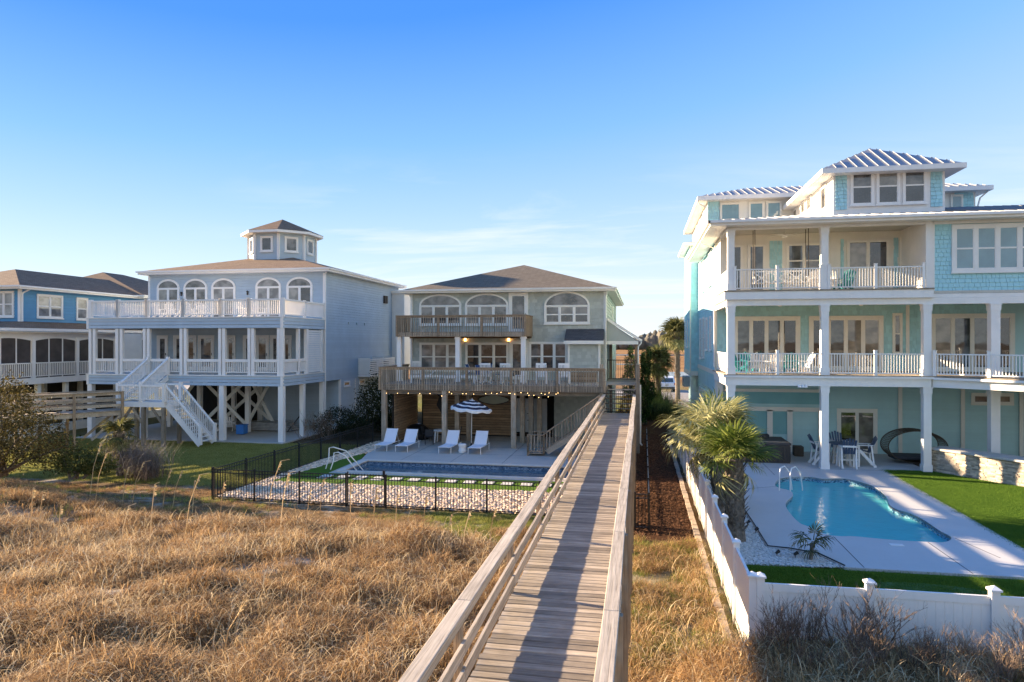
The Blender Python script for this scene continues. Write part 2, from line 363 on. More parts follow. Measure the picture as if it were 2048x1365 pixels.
def grassy(name, stops, trans=.3):
    m, t, b, o = new_mat(name); oi = N(t, 'ShaderNodeObjectInfo'); r2 = N(t, 'ShaderNodeNewGeometry').outputs['Random Per Island']
    f = math2(t, 'MULTIPLY', math2(t, 'ADD', oi.outputs['Random'], r2), .5)
    col = ramp(t, f, stops); t.links.new(col, b.inputs['Base Color']); b.inputs['Roughness'].default_value = .75; b.inputs['Specular IOR Level'].default_value = .2
    tr = N(t, 'ShaderNodeBsdfTranslucent'); t.links.new(col, tr.inputs[0]); ms = N(t, 'ShaderNodeMixShader'); ms.inputs[0].default_value = trans
    t.links.new(b.outputs[0], ms.inputs[1]); t.links.new(tr.outputs[0], ms.inputs[2]); t.links.new(ms.outputs[0], o.inputs[0]); return m
grassy('dry_grass', [(.05, (.07, .04, .018)), (.3, (.26, .15, .06)), (.6, (.50, .31, .135)), (.94, (.80, .58, .32))])
grassy('straw_grass', [(.1, (.35, .24, .11)), (.5, (.62, .45, .23)), (.9, (.85, .70, .44))])
grassy('green_grass', [(.1, (.09, .11, .02)), (.5, (.24, .27, .05)), (.9, (.46, .42, .12))])
grassy('lawn_grass', [(.1, (.14, .14, .03)), (.5, (.31, .31, .075)), (.9, (.50, .45, .16))])
grassy('turf_blade', [(.1, (.05, .11, .01)), (.5, (.095, .18, .018)), (.9, (.16, .26, .03))], .2)
grassy('palm_leaf', [(.1, (.07, .11, .02)), (.5, (.19, .23, .045)), (.9, (.42, .42, .14))], .35)
grassy('palm_far', [(.1, (.05, .06, .02)), (.5, (.12, .12, .04)), (.9, (.24, .22, .09))], .3)
grassy('palm_dry', [(.1, (.14, .14, .05)), (.5, (.32, .31, .13)), (.9, (.55, .52, .28))], .3)
grassy('bush_dark', [(.1, (.012, .018, .006)), (.5, (.03, .04, .012)), (.9, (.07, .075, .025))], .15)
grassy('bush_myrtle', [(.1, (.04, .032, .010)), (.5, (.14, .11, .035)), (.9, (.36, .28, .10))], .3)
grassy('bush_olive', [(.1, (.03, .04, .01)), (.5, (.09, .10, .025)), (.9, (.22, .20, .06))], .25)
grassy('juniper', [(.1, (.02, .04, .01)), (.5, (.06, .10, .025)), (.9, (.16, .20, .06))], .15)
grassy('far_leaf', [(.1, (.11, .105, .085)), (.5, (.18, .165, .13)), (.9, (.27, .24, .19))], .2)
grassy('twig', [(.1, (.08, .055, .038)), (.5, (.23, .16, .11)), (.9, (.44, .32, .22))], .05)
grassy('twig_grey', [(.1, (.10, .08, .06)), (.5, (.20, .165, .13)), (.9, (.32, .27, .22))], .05)
grassy('autumn_leaf', [(.1, (.35, .16, .02)), (.5, (.5, .27, .05)), (.9, (.6, .38, .1))], .3)
m, t, b, o = new_mat('bark'); n_ = nz(t, pos(t, (1, 1, .6)), 14, 6, .7, .5)
t.links.new(ramp(t, n_, [(.3, (.07, .055, .04)), (.55, (.20, .165, .13)), (.75, (.38, .32, .26))]), b.inputs['Base Color']); b.inputs['Roughness'].default_value = .95; bump(t, b, n_, .03, .8)
m, t, b, o = new_mat('turf'); n_ = nz(t, pos(t), 60, 3, .7); n3_ = nz(t, pos(t), 1.3, 3)
c_ = ramp(t, n_, [(.3, (.045, .09, .01)), (.7, (.12, .21, .02))]); t.links.new(mixc(t, mrange(t, n3_, .4, .7, 0, .4), c_, (.10, .15, .02)), b.inputs['Base Color']); b.inputs['Roughness'].default_value = .9; b.inputs['Specular IOR Level'].default_value = .1; bump(t, b, n_, .02, .8)
m, t, b, o = new_mat('putting_turf'); n_ = nz(t, pos(t), 80, 3, .7)
t.links.new(ramp(t, n_, [(.3, (.05, .115, .035)), (.7, (.09, .17, .06))]), b.inputs['Base Color']); b.inputs['Roughness'].default_value = .95
def water(name, body, dif, rough=.0, refl=1.0, wave=.035, depth_mix=.5, sc=2.2):
    m, t, b, o = new_mat(name); t.nodes.remove(b); p = pos(t)
    h = math2(t, 'ADD', nz(t, p, sc, 3, .5, .4), math2(t, 'MULTIPLY', nz(t, p, sc*4, 2), .25))
    bp = N(t, 'ShaderNodeBump'); bp.inputs['Distance'].default_value = wave; bp.inputs['Strength'].default_value = .5; t.links.new(h, bp.inputs['Height'])
    fr = N(t, 'ShaderNodeFresnel'); fr.inputs[0].default_value = 1.33; t.links.new(bp.outputs[0], fr.inputs['Normal'])
    gl = N(t, 'ShaderNodeBsdfGlossy'); gl.inputs['Roughness'].default_value = rough; t.links.new(bp.outputs[0], gl.inputs['Normal'])
    trn = N(t, 'ShaderNodeBsdfTransparent'); trn.inputs[0].default_value = (*body, 1)
    df = N(t, 'ShaderNodeBsdfDiffuse'); df.inputs[0].default_value = (*dif, 1)
    m1 = N(t, 'ShaderNodeMixShader'); m1.inputs[0].default_value = depth_mix; t.links.new(trn.outputs[0], m1.inputs[1]); t.links.new(df.outputs[0], m1.inputs[2])
    m2 = N(t, 'ShaderNodeMixShader'); t.links.new(math2(t, 'MULTIPLY', fr.outputs[0], refl), m2.inputs[0]); t.links.new(m1.outputs[0], m2.inputs[1]); t.links.new(gl.outputs[0], m2.inputs[2])
    t.links.new(m2.outputs[0], o.inputs[0])
water('pool_water_aqua', (.48, .92, .95), (.17, .84, .82), depth_mix=.58, wave=.04); water('pool_water_slate', (.45, .68, .75), (.16, .29, .35), depth_mix=.45, wave=.03); water('sea_water', (.05, .10, .12), (.05, .10, .12), .08, 1, .3, 1.0, .4)
water('creek_water', (.22, .24, .27), (.22, .24, .27), .1, 1, .05, 1.0, .4)
paint('plaster_aqua', (.45, .82, .86), .7, .05, .8, .1); paint('plaster_slate', (.24, .33, .38), .7, .1, .8, .1)
def tiles(name, a, c, s):
    m, t, b, o = new_mat(name); v = N(t, 'ShaderNodeTexVoronoi', feature='F1', distance='CHEBYCHEV'); v.inputs['Scale'].default_value = s; v.inputs['Randomness'].default_value = .25; t.links.new(pos(t), v.inputs['Vector'])
    s_ = N(t, 'ShaderNodeSeparateColor'); t.links.new(v.outputs['Color'], s_.inputs[0]); t.links.new(ramp(t, s_.outputs[0], [(.2, a), (.8, c)]), b.inputs['Base Color']); b.inputs['Roughness'].default_value = .25
tiles('tile_aqua', (.02, .08, .13), (.22, .42, .52), 22); tiles('tile_slate', (.04, .08, .14), (.22, .30, .38), 14)

# ---------------------------------------------------------------- builders for building parts
RW = random.Random(4)
def window(parent, base, rz, w, h, cols=1, rows=2, arch=0, trim=.11, mat='white', gl='glass', mull=.10, sill=True, name='window'):
    W = w/2; b = MB(); hr = h-arch; T = trim; d0, d1 = -.055, .03
    b.box(-W, -W+T, d0, d1, 0, hr); b.box(W-T, W, d0, d1, 0, hr); b.box(-W+T, W-T, d0, d1, 0, T)
    if not arch: b.box(-W+T, W-T, d0, d1, hr-T, hr)
    else:
        b.box(-W+T, W-T, d0, d1, hr-.06, hr+.03); n = 18; Vv = []
        for k in range(n+1):
            a = math.pi*k/n; ca, sa = math.cos(a), math.sin(a)
            for yy in (d0, d1): Vv += [(W*ca, yy, hr+arch*sa), ((W-T)*ca, yy, hr+(arch-T)*sa)]
        F = []
        for k in range(n):
            i = 4*k; j = 4*(k+1); F += [(i, j, j+1, i+1), (i+2, i+3, j+3, j+2), (i, i+2, j+2, j), (i+1, j+1, j+3, i+3)]
        b.add(Vv, F)
    if sill: b.box(-W-.04, W+.04, d0-.03, d0-.002, -.03, .04)
    top = hr-.06 if arch else hr-T; ow = (w-2*T-(cols-1)*mull)/cols; panes = []
    for c in range(cols):
        x0 = -W+T+c*(ow+mull)
        if c: b.box(x0-mull, x0, d0+.004, d1, T, top)
        oh = (top-T)/rows
        for r in range(rows):
            z0 = T+r*oh; s = .035
            b.box(x0, x0+s, d0+.02, -.005, z0, z0+oh); b.box(x0+ow-s, x0+ow, d0+.02, -.005, z0, z0+oh)
            b.box(x0+s, x0+ow-s, d0+.02, -.005, z0, z0+s); b.box(x0+s, x0+ow-s, d0+.02, -.005, z0+oh-s, z0+oh)
            panes.append((x0+s, x0+ow-s, z0+s, z0+oh-s))
    o = b.build(name, M[mat], parent, base, rz)
    for x0, x1, z0, z1 in panes:
        g_ = gl if gl not in ('glass_dusk', 'glass_aqua') else RW.choice((gl, gl, 'glass_deep', 'glass_curtain'))
        MB().box(x0+.001, x1-.001, -.02, -.012, z0+.001, z1-.001).build('pane', M[g_], o)
    if arch:
        n = 14; pl = [((W-T)*math.cos(math.pi*k/n), hr+.03+(arch-T-.03)*math.sin(math.pi*k/n)) for k in range(n+1)]
        MB().wedge(pl, -.02, -.012).build('pane', M[gl], o)
    return o
def door(parent, base, rz, w, h, mat='white', gl='glass', trim=.10, leaf=.12, cols=1, side=1):
    W = w/2; b = MB(); b.box(-W, -W+trim, -.055, .03, 0, h); b.box(W-trim, W, -.055, .03, 0, h); b.box(-W+trim, W-trim, -.055, .03, h-trim, h)
    o = b.build('door', M[mat], parent, base, rz); ow = (w-2*trim)/cols
    for c in range(cols):
        x0 = -W+trim+c*ow+.004; x1 = x0+ow-.008; b = MB()
        b.box(x0, x0+leaf, -.035, .005, .02, h-trim-.004); b.box(x1-leaf, x1, -.035, .005, .02, h-trim-.004)
        b.box(x0+leaf, x1-leaf, -.035, .005, .02, .02+leaf*1.6); b.box(x0+leaf, x1-leaf, -.035, .005, h-trim-leaf, h-trim-.004)
        b.build('door_leaf', M[mat], o); MB().box(x0+leaf, x1-leaf, -.018, -.01, .02+leaf*1.6, h-trim-leaf).build('pane', M[gl], o)
    hx = (x1-leaf/2) if side > 0 else x0+leaf/2
    MB().box(hx-.015, hx+.015, -.07, -.036, 1.0, 1.16).build('handle', M['black_metal'], o); return o
def siding(parent, p0, rz, w, h, mat, lap=.17, name='wall', cut=None):
    b = MB(); n = max(1, round(h/lap)); l = h/n; V = []; F = []
    for i in range(n):
        z0 = i*l; z1 = z0+l; k = len(V)
        xa = 0; xb = w
        if cut: xa, xb = cut(z0+l/2)
        V += [(xa, -.034, z0+.022), (xb, -.034, z0+.022), (xb, -.012, z1), (xa, -.012, z1), (xa, 0, z0+.022), (xb, 0, z0+.022)]
        F += [(k, k+1, k+2, k+3), (k+4, k+5, k+1, k)]
    b.add(V, F); return b.build(name, M[mat], parent, p0, rz, fixn=False)
def shingles(parent, p0, rz, w, h, mat, course=.19, wid=.2, holes=(), name='shingle_courses', single=False, cut=None):
    n = max(1, round(h/course)); c = h/n; V = []; F = []; objs = []
    for i in range(n):
        x = -random.random()*wid
        while x < w:
            ww = wid*random.uniform(.6, 1.4); x0 = max(0, x+.007); x1 = min(w, x+ww-.007); x += ww
            z0 = i*c+random.uniform(-.006, .006); z1 = i*c+c+.01
            if x1-x0 < .03: continue
            if cut and not cut((x0+x1)/2, z1): continue
            if any(x0 > a and x1 < b_ and z0 > d and z1 < e for a, b_, d, e in holes): continue
            t0 = .032+random.uniform(0, .012); vv = [(x0, -t0, z0), (x1, -t0, z0), (x1, -.004, z1), (x0, -.004, z1), (x0, 0, z0), (x1, 0, z0)]
            ff = [(0, 1, 2, 3), (4, 5, 1, 0), (0, 3, 4), (1, 5, 2)]
            if single: objs.append((vv, ff))
            else: k = len(V); V += vv; F += [tuple(q+k for q in f) for f in ff]
    if single: return objs
    o = MB(); o.v = V; o.f = F; o = o.build(name, M[mat], parent, p0, rz, fixn=False); o['kind'] = 'stuff'; return o
def wallbox(parent, x0, x1, y0, y1, z0, z1, mat, name='wall'):
    return MB().box(x0, x1, y0, y1, z0, z1).build(name, M[mat], parent)
def railing(parent, a, b, h, mat, bmat, gap=.115, bw=.035, top=(.09, .04), bot=.10, botrail=True, name='railing', posts=0, pw=.10, ph=.06, bz=None, endposts=True, cap=False, mid=None):
    a = Vector(a); b = Vector(b); L = Vector((b.x-a.x, b.y-a.y, 0)).length; m = MB()
    m.rail(a+UP*(h-top[1]), b+UP*(h-top[1]), top[0], top[1])
    if mid: m.rail(a+UP*(h-top[1]-mid), b+UP*(h-top[1]-mid), .035, mid-.002)
    o = m.build(name, M[mat], parent)
    if botrail: MB().rail(a+UP*bot, b+UP*bot, .05, .05).build('bottom_rail', M[mat], o)
    n = max(2, int(L/gap)); rz = math.atan2(b.y-a.y, b.x-a.x)
    z0 = bot if bz is None else bz; cm_ = cube_mesh(M[bmat]); pts = [a.lerp(b, i/posts) for i in range(posts+1)] if posts else []
    hb = h-top[1]-z0-.002-(mid or 0)*0
    for i in range(1, n):
        p = a.lerp(b, i/n)
        if any((p-q).length < pw*.5 for q in pts): continue
        piece('baluster', cm_, p+UP*(z0+hb/2), o, rz, (bw, bw, hb))
    for k, p in enumerate(pts):
        if not endposts and k in (0, posts): continue
        piece('post', cube_mesh(M[mat]), p+UP*((h+ph)/2+(z0 if bz is not None else 0)/2), o, rz, (pw, pw, h+ph-(z0 if bz is not None else 0)))
        if cap: piece('post_cap', cube_mesh(M[mat]), p+UP*(h+ph+.0125), o, rz, (pw+.03, pw+.03, .025))
    return o
def hip_roof(parent, x0, x1, y0, y1, ze, pts, mat, fascia='white', fh=.2, name='roof', soffit=True):
    """pts: ridge end points (front, back) or one apex"""
    b = MB(); A, B, C, D = (x0, y0, ze), (x1, y0, ze), (x1, y1, ze), (x0, y1, ze)
    if len(pts) == 1: b.add([A, B, C, D, pts[0]], [(0, 1, 4), (1, 2, 4), (2, 3, 4), (3, 0, 4)])
    else: b.add([A, B, C, D, pts[0], pts[1]], [(0, 1, 4), (1, 2, 5, 4), (2, 3, 5), (3, 0, 4, 5)])
    r = b.build(name, M[mat], parent, fixn=False)
    f = MB(); t = .03
    f.box(x0-t, x1+t, y0-t, y0, ze-fh, ze+.015); f.box(x0-t, x1+t, y1, y1+t, ze-fh, ze+.015); f.box(x0-t, x0, y0, y1, ze-fh, ze+.015); f.box(x1, x1+t, y0, y1, ze-fh, ze+.015)
    f.box(x0-t-.09, x1+t+.09, y0-t-.10, y0-t-.002, ze-.09, ze+.01); f.box(x1+t+.002, x1+t+.09, y0-t, y1+t, ze-.09, ze+.01)
    if soffit: f.box(x0, x1, y0, y1, ze-fh, ze-fh+.02)
    f.build('fascia', M[fascia], r); return r
def stairs(parent, a, b, w, n, mat, name='stairs', stringer=True):
    """a top nosing centre, b bottom centre; n risers; width w"""
    a = Vector(a); b = Vector(b); d = Vector((b.x-a.x, b.y-a.y, 0)); dn = d.normalized(); sd_ = Vector((dn.y, -dn.x, 0))
    m = MB(); t = .04
    for s in (-1, 1):
        m.bar(a+sd_*s*(w/2)-UP*.16, b+sd_*s*(w/2)+UP*.02, .05, .26)
    o = m.build(name, M[mat], parent); rz = math.atan2(dn.y, dn.x)
    for i in range(1, n):
        p = a.lerp(b, i/n); p.z = a.z+(b.z-a.z)*i/n
        piece('step', cube_mesh(M[mat]), p+UP*.0-dn*.0, o, rz, (d.length/n*1.05, w-.06, t))
    return o
# ================================================================ GROUND
def sm(a, b, x):
    t = min(1, max(0, (x-a)/(b-a))); return t*t*(3-2*t)
POOL2 = [(5.27,28.83),(5.72,30.26),(6.22,30.73),(7.2,30.92),(7.53,30.45),(8.09,30.77),(8.56,30.79),(8.97,29.96),(9.18,29.14),(8.97,27.3),(8.63,26.19),(8.62,25.44),(8.92,24.98),(9.02,24.03),(8.94,22.71),(9.06,22.12),(8.61,21.44),(7.96,21.44),(7.35,21.45),(6.79,21.54),(6.15,21.68),(5.83,21.56),(5.38,21.7),(5.14,22.6),(4.96,22.8),(4.92,24.1),(5.0,25.29),(5.19,26.0),(5.68,27.1),(5.71,27.95),(5.35,28.22)]
def ground_h(x, y):
    z = -.09
    if y < 24 and x < -1:
        d = sm(23.5, 13, y); lx = sm(-1.5, -6, x)
        z += lx*d*.55 + sm(-15.5, -24, x)*sm(23.5, 20.0, y)*.85
        z += .28*lx*d*noise.noise((x*.28, y*.33, 1.7)) + .16*sm(23, 19, y)*sm(-1, -5, x)*noise.noise((x*.9, y*.9, 5))
    if x > -2.2 and y < 13.6: z += ((sm(12.5, 11.9, y)*.72 if x > 1.95 else sm(13.6, 12.0, y)*.62*sm(.3, 1.7, x))+sm(12.5, 7, y)*.25)*sm(-2.5, -1, x)+.12*noise.noise((x*.8, y*.8, 3))*sm(12, 10.5, y)
    if y < 6: z += sm(6, -6, y)*.2
    if y < -8: z -= sm(-8, -60, y)*3.2
    if x < -23 and 22 < y < 32: z += .0
    if -16.5 < x < -1 and 22 < y < 25: pass
    z += .02*noise.noise((x*1.7, y*1.7, 0))
    if -12.95 < x < -2.4 and 28.0 < y < 31.5: z = -2.4
    if 4.6 < x < 9.6 and 21.0 < y < 31.4: z = -2.4
    if y > 84: z -= sm(84, 98, y)*.7
    return z
def build_ground():
    def axis(lo, hi, st, far):
        a = [lo-f for f in far[::-1]]; n = int(round((hi-lo)/st)); return a+[lo+i*st for i in range(n+1)]+[hi+f for f in far]
    far = [2, 5, 10, 20, 40, 80, 160, 320, 640, 1300, 2600, 4500]
    xs = axis(-46, 22, .3, far); ys = axis(5, 40, .3, far)
    V = []; Z = []
    for y in ys:
        for x in xs:
            V.append((x, y, ground_h(x, y)))
            lawn = sm(25.0, 26.2, y)*(1-sm(60, 70, y)) if x < -1 else 0
            nn = noise.noise((x*.25, y*.35, 3))
            if x < -1.5 and 20 < y < 25 and x > -14: lawn = max(lawn, sm(-9, -3.5, x)*sm(20, 21.5, y)*.75)
            if x >= -1: lawn = .35*sm(12, 15, y) if y < 25 else 0
            if x > 2: lawn = sm(40, 50, y)*.5
            mul = 1 if (-.3 < x < 1.75 and 20.5 < y < 62) else (sm(.7, 1, 1) if (-16 < x < -.3 and 33 < y < 58) else 0)
            if -20 < x < -15 and 36 < y < 58: mul = .7
            if -46 < x < -20.4 and 37 < y < 60: mul = .35
            mar = sm(84, 92, y); mul = mul if y > 5 else 0
            Z.append((lawn*(1-mul), mul, mar, 1))
    nx = len(xs); F = [(j*nx+i, j*nx+i+1, (j+1)*nx+i+1, (j+1)*nx+i) for j in range(len(ys)-1) for i in range(nx-1)]
    m = bpy.data.meshes.new('ground'); m.from_pydata(V, [], F); m.materials.append(M['ground_mix'])
    a = m.color_attributes.new('zone', 'FLOAT_COLOR', 'POINT'); a.data.foreach_set('color', np.array(Z, dtype=np.float32).ravel())
    m.shade_smooth(); o = bpy.data.objects.new('ground', m); COL.objects.link(o); tag(o, 'sandy dune ground with thatch, lawn and marsh beyond', kind='structure')
build_ground()
def flat(name, poly, z, mat, holes=(), kind='structure', label=None, thick=0):
    loops = [[Vector((p[0], p[1], 0)) for p in poly]]+[[Vector((p[0], p[1], 0)) for p in h] for h in holes]
    tri = tessellate_polygon(loops); V = [(v.x, v.y, z) for l in loops for v in l]; b = MB(); b.add(V, tri)
    if thick:
        k = 0
        for l in loops:
            n = len(l); b.add([(v.x, v.y, z) for v in l]+[(v.x, v.y, z-thick) for v in l], [(i, (i+1) % n, n+(i+1) % n, n+i) for i in range(n)])
    o = b.build(name, M[mat], fixn=False)
    bm = bmesh.new(); bm.from_mesh(o.data)
    for f in bm.faces:
        if f.normal.z < -.5: f.normal_flip()
    bm.to_mesh(o.data); bm.free()
    return tag(o, label, kind=kind)
# sea behind the camera, creeks and road beyond the houses
flat('sea', [(-4000, -2900), (4000, -2900), (4000, -55), (-4000, -55)], -2.2, 'sea_water')
flat('tidal_creek', [(-300, 300), (60, 330), (62, 350), (20, 356), (-300, 330)], -.72, 'creek_water')
flat('tidal_creek', [(4, 130), (60, 131), (60, 160), (5, 150)], -.72, 'creek_water')
flat('tidal_creek', [(-60, 190), (-3, 196), (4, 203), (-60, 200)], -.72, 'creek_water')
flat('road', [(-200, 74), (200, 74), (200, 84), (-200, 84)], -.04, 'asphalt')
flat('driveway', [(0.4, 62), (26, 62), (26, 74), (0.4, 74)], -.035, 'asphalt')
flat('driveway', [(-16, 62), (-4, 62), (-4, 74), (-16, 74)], -.035, 'asphalt')
# centre pool deck
PD = [(-13.9, 33.6), (-14.3, 40.8), (-4.6, 40.8), (-2.0, 36.2), (-2.0, 27.9), (-13.4, 27.9), (-13.4, 31.5)]
PH = [(-12.9, 28.5), (-2.9, 28.5), (-2.9, 31.05), (-12.9, 31.05)]
flat('pool_deck', PD, 0, 'concrete', [[(-13.2, 28.2), (-2.6, 28.2), (-2.6, 31.35), (-13.2, 31.35)]], thick=.08)
for yy in (33.9, 36.2, 38.6): MB().box(-13.8, -2.2, yy, yy+.02, .0012, .0035).build('joint_line', M['charcoal'])['kind'] = 'structure'
for xx in (-11.4, -8.9, -6.4): MB().box(xx, xx+.02, 31.5, 40.5, .004, .006).build('joint_line', M['charcoal'])['kind'] = 'structure'
def pool(name, loop, label, cat, cop_w, coping, tile, plaster, wmat, depth, level=-.19):
    cx = sum(p[0] for p in loop)/len(loop); cy = sum(p[1] for p in loop)/len(loop)
    t = thing(name, label, cat, (cx, cy, 0)); n = len(loop)
    def ring(z0, z1, mat, nm):
        b = MB(); b.add([(p[0], p[1], z0) for p in loop]+[(p[0], p[1], z1) for p in loop], [(i, (i+1) % n, n+(i+1) % n, n+i) for i in range(n)])
        return b.build(nm, M[mat], t, fixn=False)
    ring(-.02, -.34, tile, 'waterline_tile'); b = MB()
    b.add([(p[0], p[1], -.34) for p in loop]+[(p[0], p[1], -depth) for p in loop], [(i, (i+1) % n, n+(i+1) % n, n+i) for i in range(n)])
    tri = tessellate_polygon([[Vector((p[0], p[1], 0)) for p in loop]]); b.add([(p[0], p[1], -depth) for p in loop], tri); b.build('basin', M[plaster], t, fixn=False)
    b = MB(); b.add([(p[0], p[1], level) for p in loop], tri); wo = b.build('water', M[wmat], t, fixn=False)
    bm = bmesh.new(); bm.from_mesh(wo.data)
    for f in bm.faces:
        if f.normal.z < 0: f.normal_flip()
    bm.to_mesh(wo.data); bm.free()
    if cop_w:
        out_ = []
        for i in range(n):
            p0, p1, p2 = (Vector(loop[i-1]), Vector(loop[i]), Vector(loop[(i+1) % n])); d1 = (p1-p0).normalized(); d2 = (p2-p1).normalized()
            nn = Vector((d1.y+d2.y, -d1.x-d2.x)).normalized(); out_.append(p1+nn*cop_w/max(.5, nn.dot(Vector((d2.y, -d2.x)))))
        area = sum(loop[i][0]*loop[(i+1) % n][1]-loop[(i+1) % n][0]*loop[i][1] for i in range(n))
        if area < 0: out_ = [2*Vector(loop[i])-out_[i] for i in range(n)]
        b = MB()
        b.add([(p[0], p[1], .03) for p in loop]+[(p[0], p[1], .03) for p in out_]+[(p[0], p[1], -.05) for p in loop]+[(p[0], p[1], -.05) for p in out_],
              [f for i in range(n) for f in ((i, (i+1) % n, n+(i+1) % n, n+i), (i, (i+1) % n, 2*n+(i+1) % n, 2*n+i), (n+i, n+(i+1) % n, 3*n+(i+1) % n, 3*n+i))])
        b.build('coping', M[coping], t)
    return t
cp = pool('swimming_pool', PH, 'long rectangular dark blue pool in front of the four white loungers', 'pool', .31, 'coping', 'tile_slate', 'plaster_slate', 'pool_water_slate', 1.5)
for k, (a, b_) in enumerate(((-12.88, -12.3), (-12.29, -11.75))): MB().box(a, b_, 28.52, 31.03, -1.45, -.45-.35*k).build('pool_step', M['plaster_slate'], cp)
# smooth the free-form pool outline
def chaikin(l, k=2):
    for _ in range(k): l = [q for i in range(len(l)) for q in ((l[i][0]*.75+l[(i+1) % len(l)][0]*.25, l[i][1]*.75+l[(i+1) % len(l)][1]*.25), (l[i][0]*.25+l[(i+1) % len(l)][0]*.75, l[i][1]*.25+l[(i+1) % len(l)][1]*.75))]
    return l
LP = chaikin(POOL2, 2)[::-1]
def offset_loop(l, d):
    o = []; n = len(l)
    for i in range(n):
        a, b = Vector(l[i-1]), Vector(l[(i+1) % n]); t_ = (b-a).normalized(); o.append((l[i][0]-t_.y*d, l[i][1]+t_.x*d))
    return o
pool('swimming_pool', LP, 'curved turquoise pool with a speckled blue tile line beside the bright turf', 'pool', 0, 'cool_deck', 'tile_aqua', 'plaster_aqua', 'pool_water_aqua', 1.35); tp_ = bpy.data.objects['swimming_pool.001']
MB().prism([(5.45, 28.1), (5.75, 27.5), (6.5, 28.2), (6.9, 29.3), (6.8, 30.6), (6.25, 30.6), (5.8, 30.1), (5.4, 28.9)], -1.3, -.45).build('pool_step', M['plaster_aqua'], tp_)
MB().prism([(5.75, 27.2), (6.9, 27.7), (7.4, 29.2), (7.2, 30.5), (6.8, 30.6), (6.9, 29.3), (6.5, 28.2)], -1.3, -.75).build('pool_step', M['plaster_aqua'], tp_)
MB().prism([(8.0, 21.6), (8.5, 21.6), (8.9, 22.2), (8.75, 23.4), (8.75, 24.8), (8.2, 24.8), (8.2, 23.2)], -1.3, -.6).build('pool_bench', M['plaster_aqua'], tp_)
PATIO = [(2.15, 40.5), (2.15, 26.2), (3.45, 24.78), (3.49, 22.64), (3.49, 20.05), (4.04, 19.98), (4.72, 19.62), (5.12, 18.65), (30, 18.65), (30, 20), (10.45, 20), (10.8, 33.04), (12.6, 33.3), (12.6, 40.5)]
flat('patio', PATIO, 0, 'cool_deck', [LP], thick=.09)
for (a, b_) in (((5.6, 18.7), (5.6, 21.5)), ((8.1, 18.7), (8.1, 21.4)), ((3.6, 27.6), (5.4, 28.6)), ((9.4, 20.2), (9.05, 22.0)), ((2.4, 32.9), (10.6, 32.9)), ((5.7, 31), (5.7, 39))):
    MB().bar((*a, .0015), (*b_, .0015), .02, .003).build('joint_line', M['charcoal'])['kind'] = 'structure'
flat('artificial_turf', [(10.8, 33.04), (10.45, 20.02), (30, 20.02), (30, 25), (15.1, 30.0), (13.9, 31.3), (12.6, 33.2)], .012, 'turf', thick=.09)
flat('artificial_turf', [(2.1, 12.8), (30, 12.8), (30, 18.62), (2.1, 18.36)], .010, 'turf', thick=.09)
flat('putting_green', chaikin([(4.6, 13.1), (7, 12.95), (14, 12.95), (14, 17.5), (9.6, 17.2), (8.6, 16.9), (7.5, 17.6), (6.0, 17.75), (4.9, 17.2), (4.4, 15)], 2), .018, 'putting_turf')
# centre turf with stepping pads, stone bed
flat('artificial_turf', [(-15.0, 25.85), (-2.0, 25.85), (-2.0, 27.88), (-13.42, 27.88), (-13.45, 31.6), (-13.95, 33.2), (-14.15, 32.6)], -.005, 'turf', thick=.09)
ORD = 'first second third fourth fifth sixth seventh eighth ninth tenth eleventh twelfth thirteenth fourteenth'.split()
for i in range(14):
    x = -13.5+i*.79+.1; b = MB(); c = .02; x0, x1, y0, y1 = x, x+.46, 26.75, 27.45
    b.add([(x0,y0,-.04),(x1,y0,-.04),(x1,y1,-.04),(x0,y1,-.04),(x0,y0,.012),(x1,y0,.012),(x1,y1,.012),(x0,y1,.012),(x0+c,y0+c,.025),(x1-c,y0+c,.025),(x1-c,y1-c,.025),(x0+c,y1-c,.025)],
          [(0,1,5,4),(1,2,6,5),(2,3,7,6),(3,0,4,7),(4,5,9,8),(5,6,10,9),(6,7,11,10),(7,4,8,11),(8,9,10,11)])
    o = b.build('stepping_stone', M['stone_paver'])
    tag(o, ORD[i]+' pale square paver from the left in the turf strip by the rectangular pool', 'stepping stone', 'row of pavers in the turf strip')
def scatter_stones(name, label, inside, n, smin, smax, mat, box, z, flatk=.6):
    bm = bmesh.new(); bmesh.ops.create_icosphere(bm, subdivisions=1, radius=1); bv = np.array([v.co[:] for v in bm.verts]); bf = np.array([[v.index for v in f.verts] for f in bm.faces]); bm.free()
    Vs = []; Fs = []; k = 0; rng = np.random.RandomState(3)
    while k < n:
        x = rng.uniform(box[0], box[1]); y = rng.uniform(box[2], box[3])
        if not inside(x, y): continue
        s = rng.uniform(smin, smax); v = bv*(1+rng.uniform(-.28, .28, (len(bv), 1)))*np.array([s*rng.uniform(.8, 1.3), s*rng.uniform(.8, 1.3), s*flatk])
        a = rng.uniform(0, 6.28); c, q = math.cos(a), math.sin(a); v = v@np.array([[c, -q, 0], [q, c, 0], [0, 0, 1]]); tl = rng.uniform(-.4, .4); v[:, 2] += v[:, 0]*tl
        v += np.array([x, y, z(x, y)+s*flatk*.35]); Vs.append(v); Fs.append(bf+k*len(bv)); k += 1
    m = bpy.data.meshes.new(name); V = np.concatenate(Vs); F = np.concatenate(Fs); m.from_pydata(V.tolist(), [], F.tolist()); m.materials.append(M[mat])
    o = bpy.data.objects.new(name, m); COL.objects.link(o); return tag(o, label, 'stones', kind='stuff')
def inpoly(poly):
    def f(x, y):
        c = False; j = len(poly)-1
        for i in range(len(poly)):
            (xi, yi), (xj, yj) = poly[i], poly[j]
            if (yi > y) != (yj > y) and x < (xj-xi)*(y-yi)/(yj-yi)+xi: c = not c
            j = i
        return c
    return f
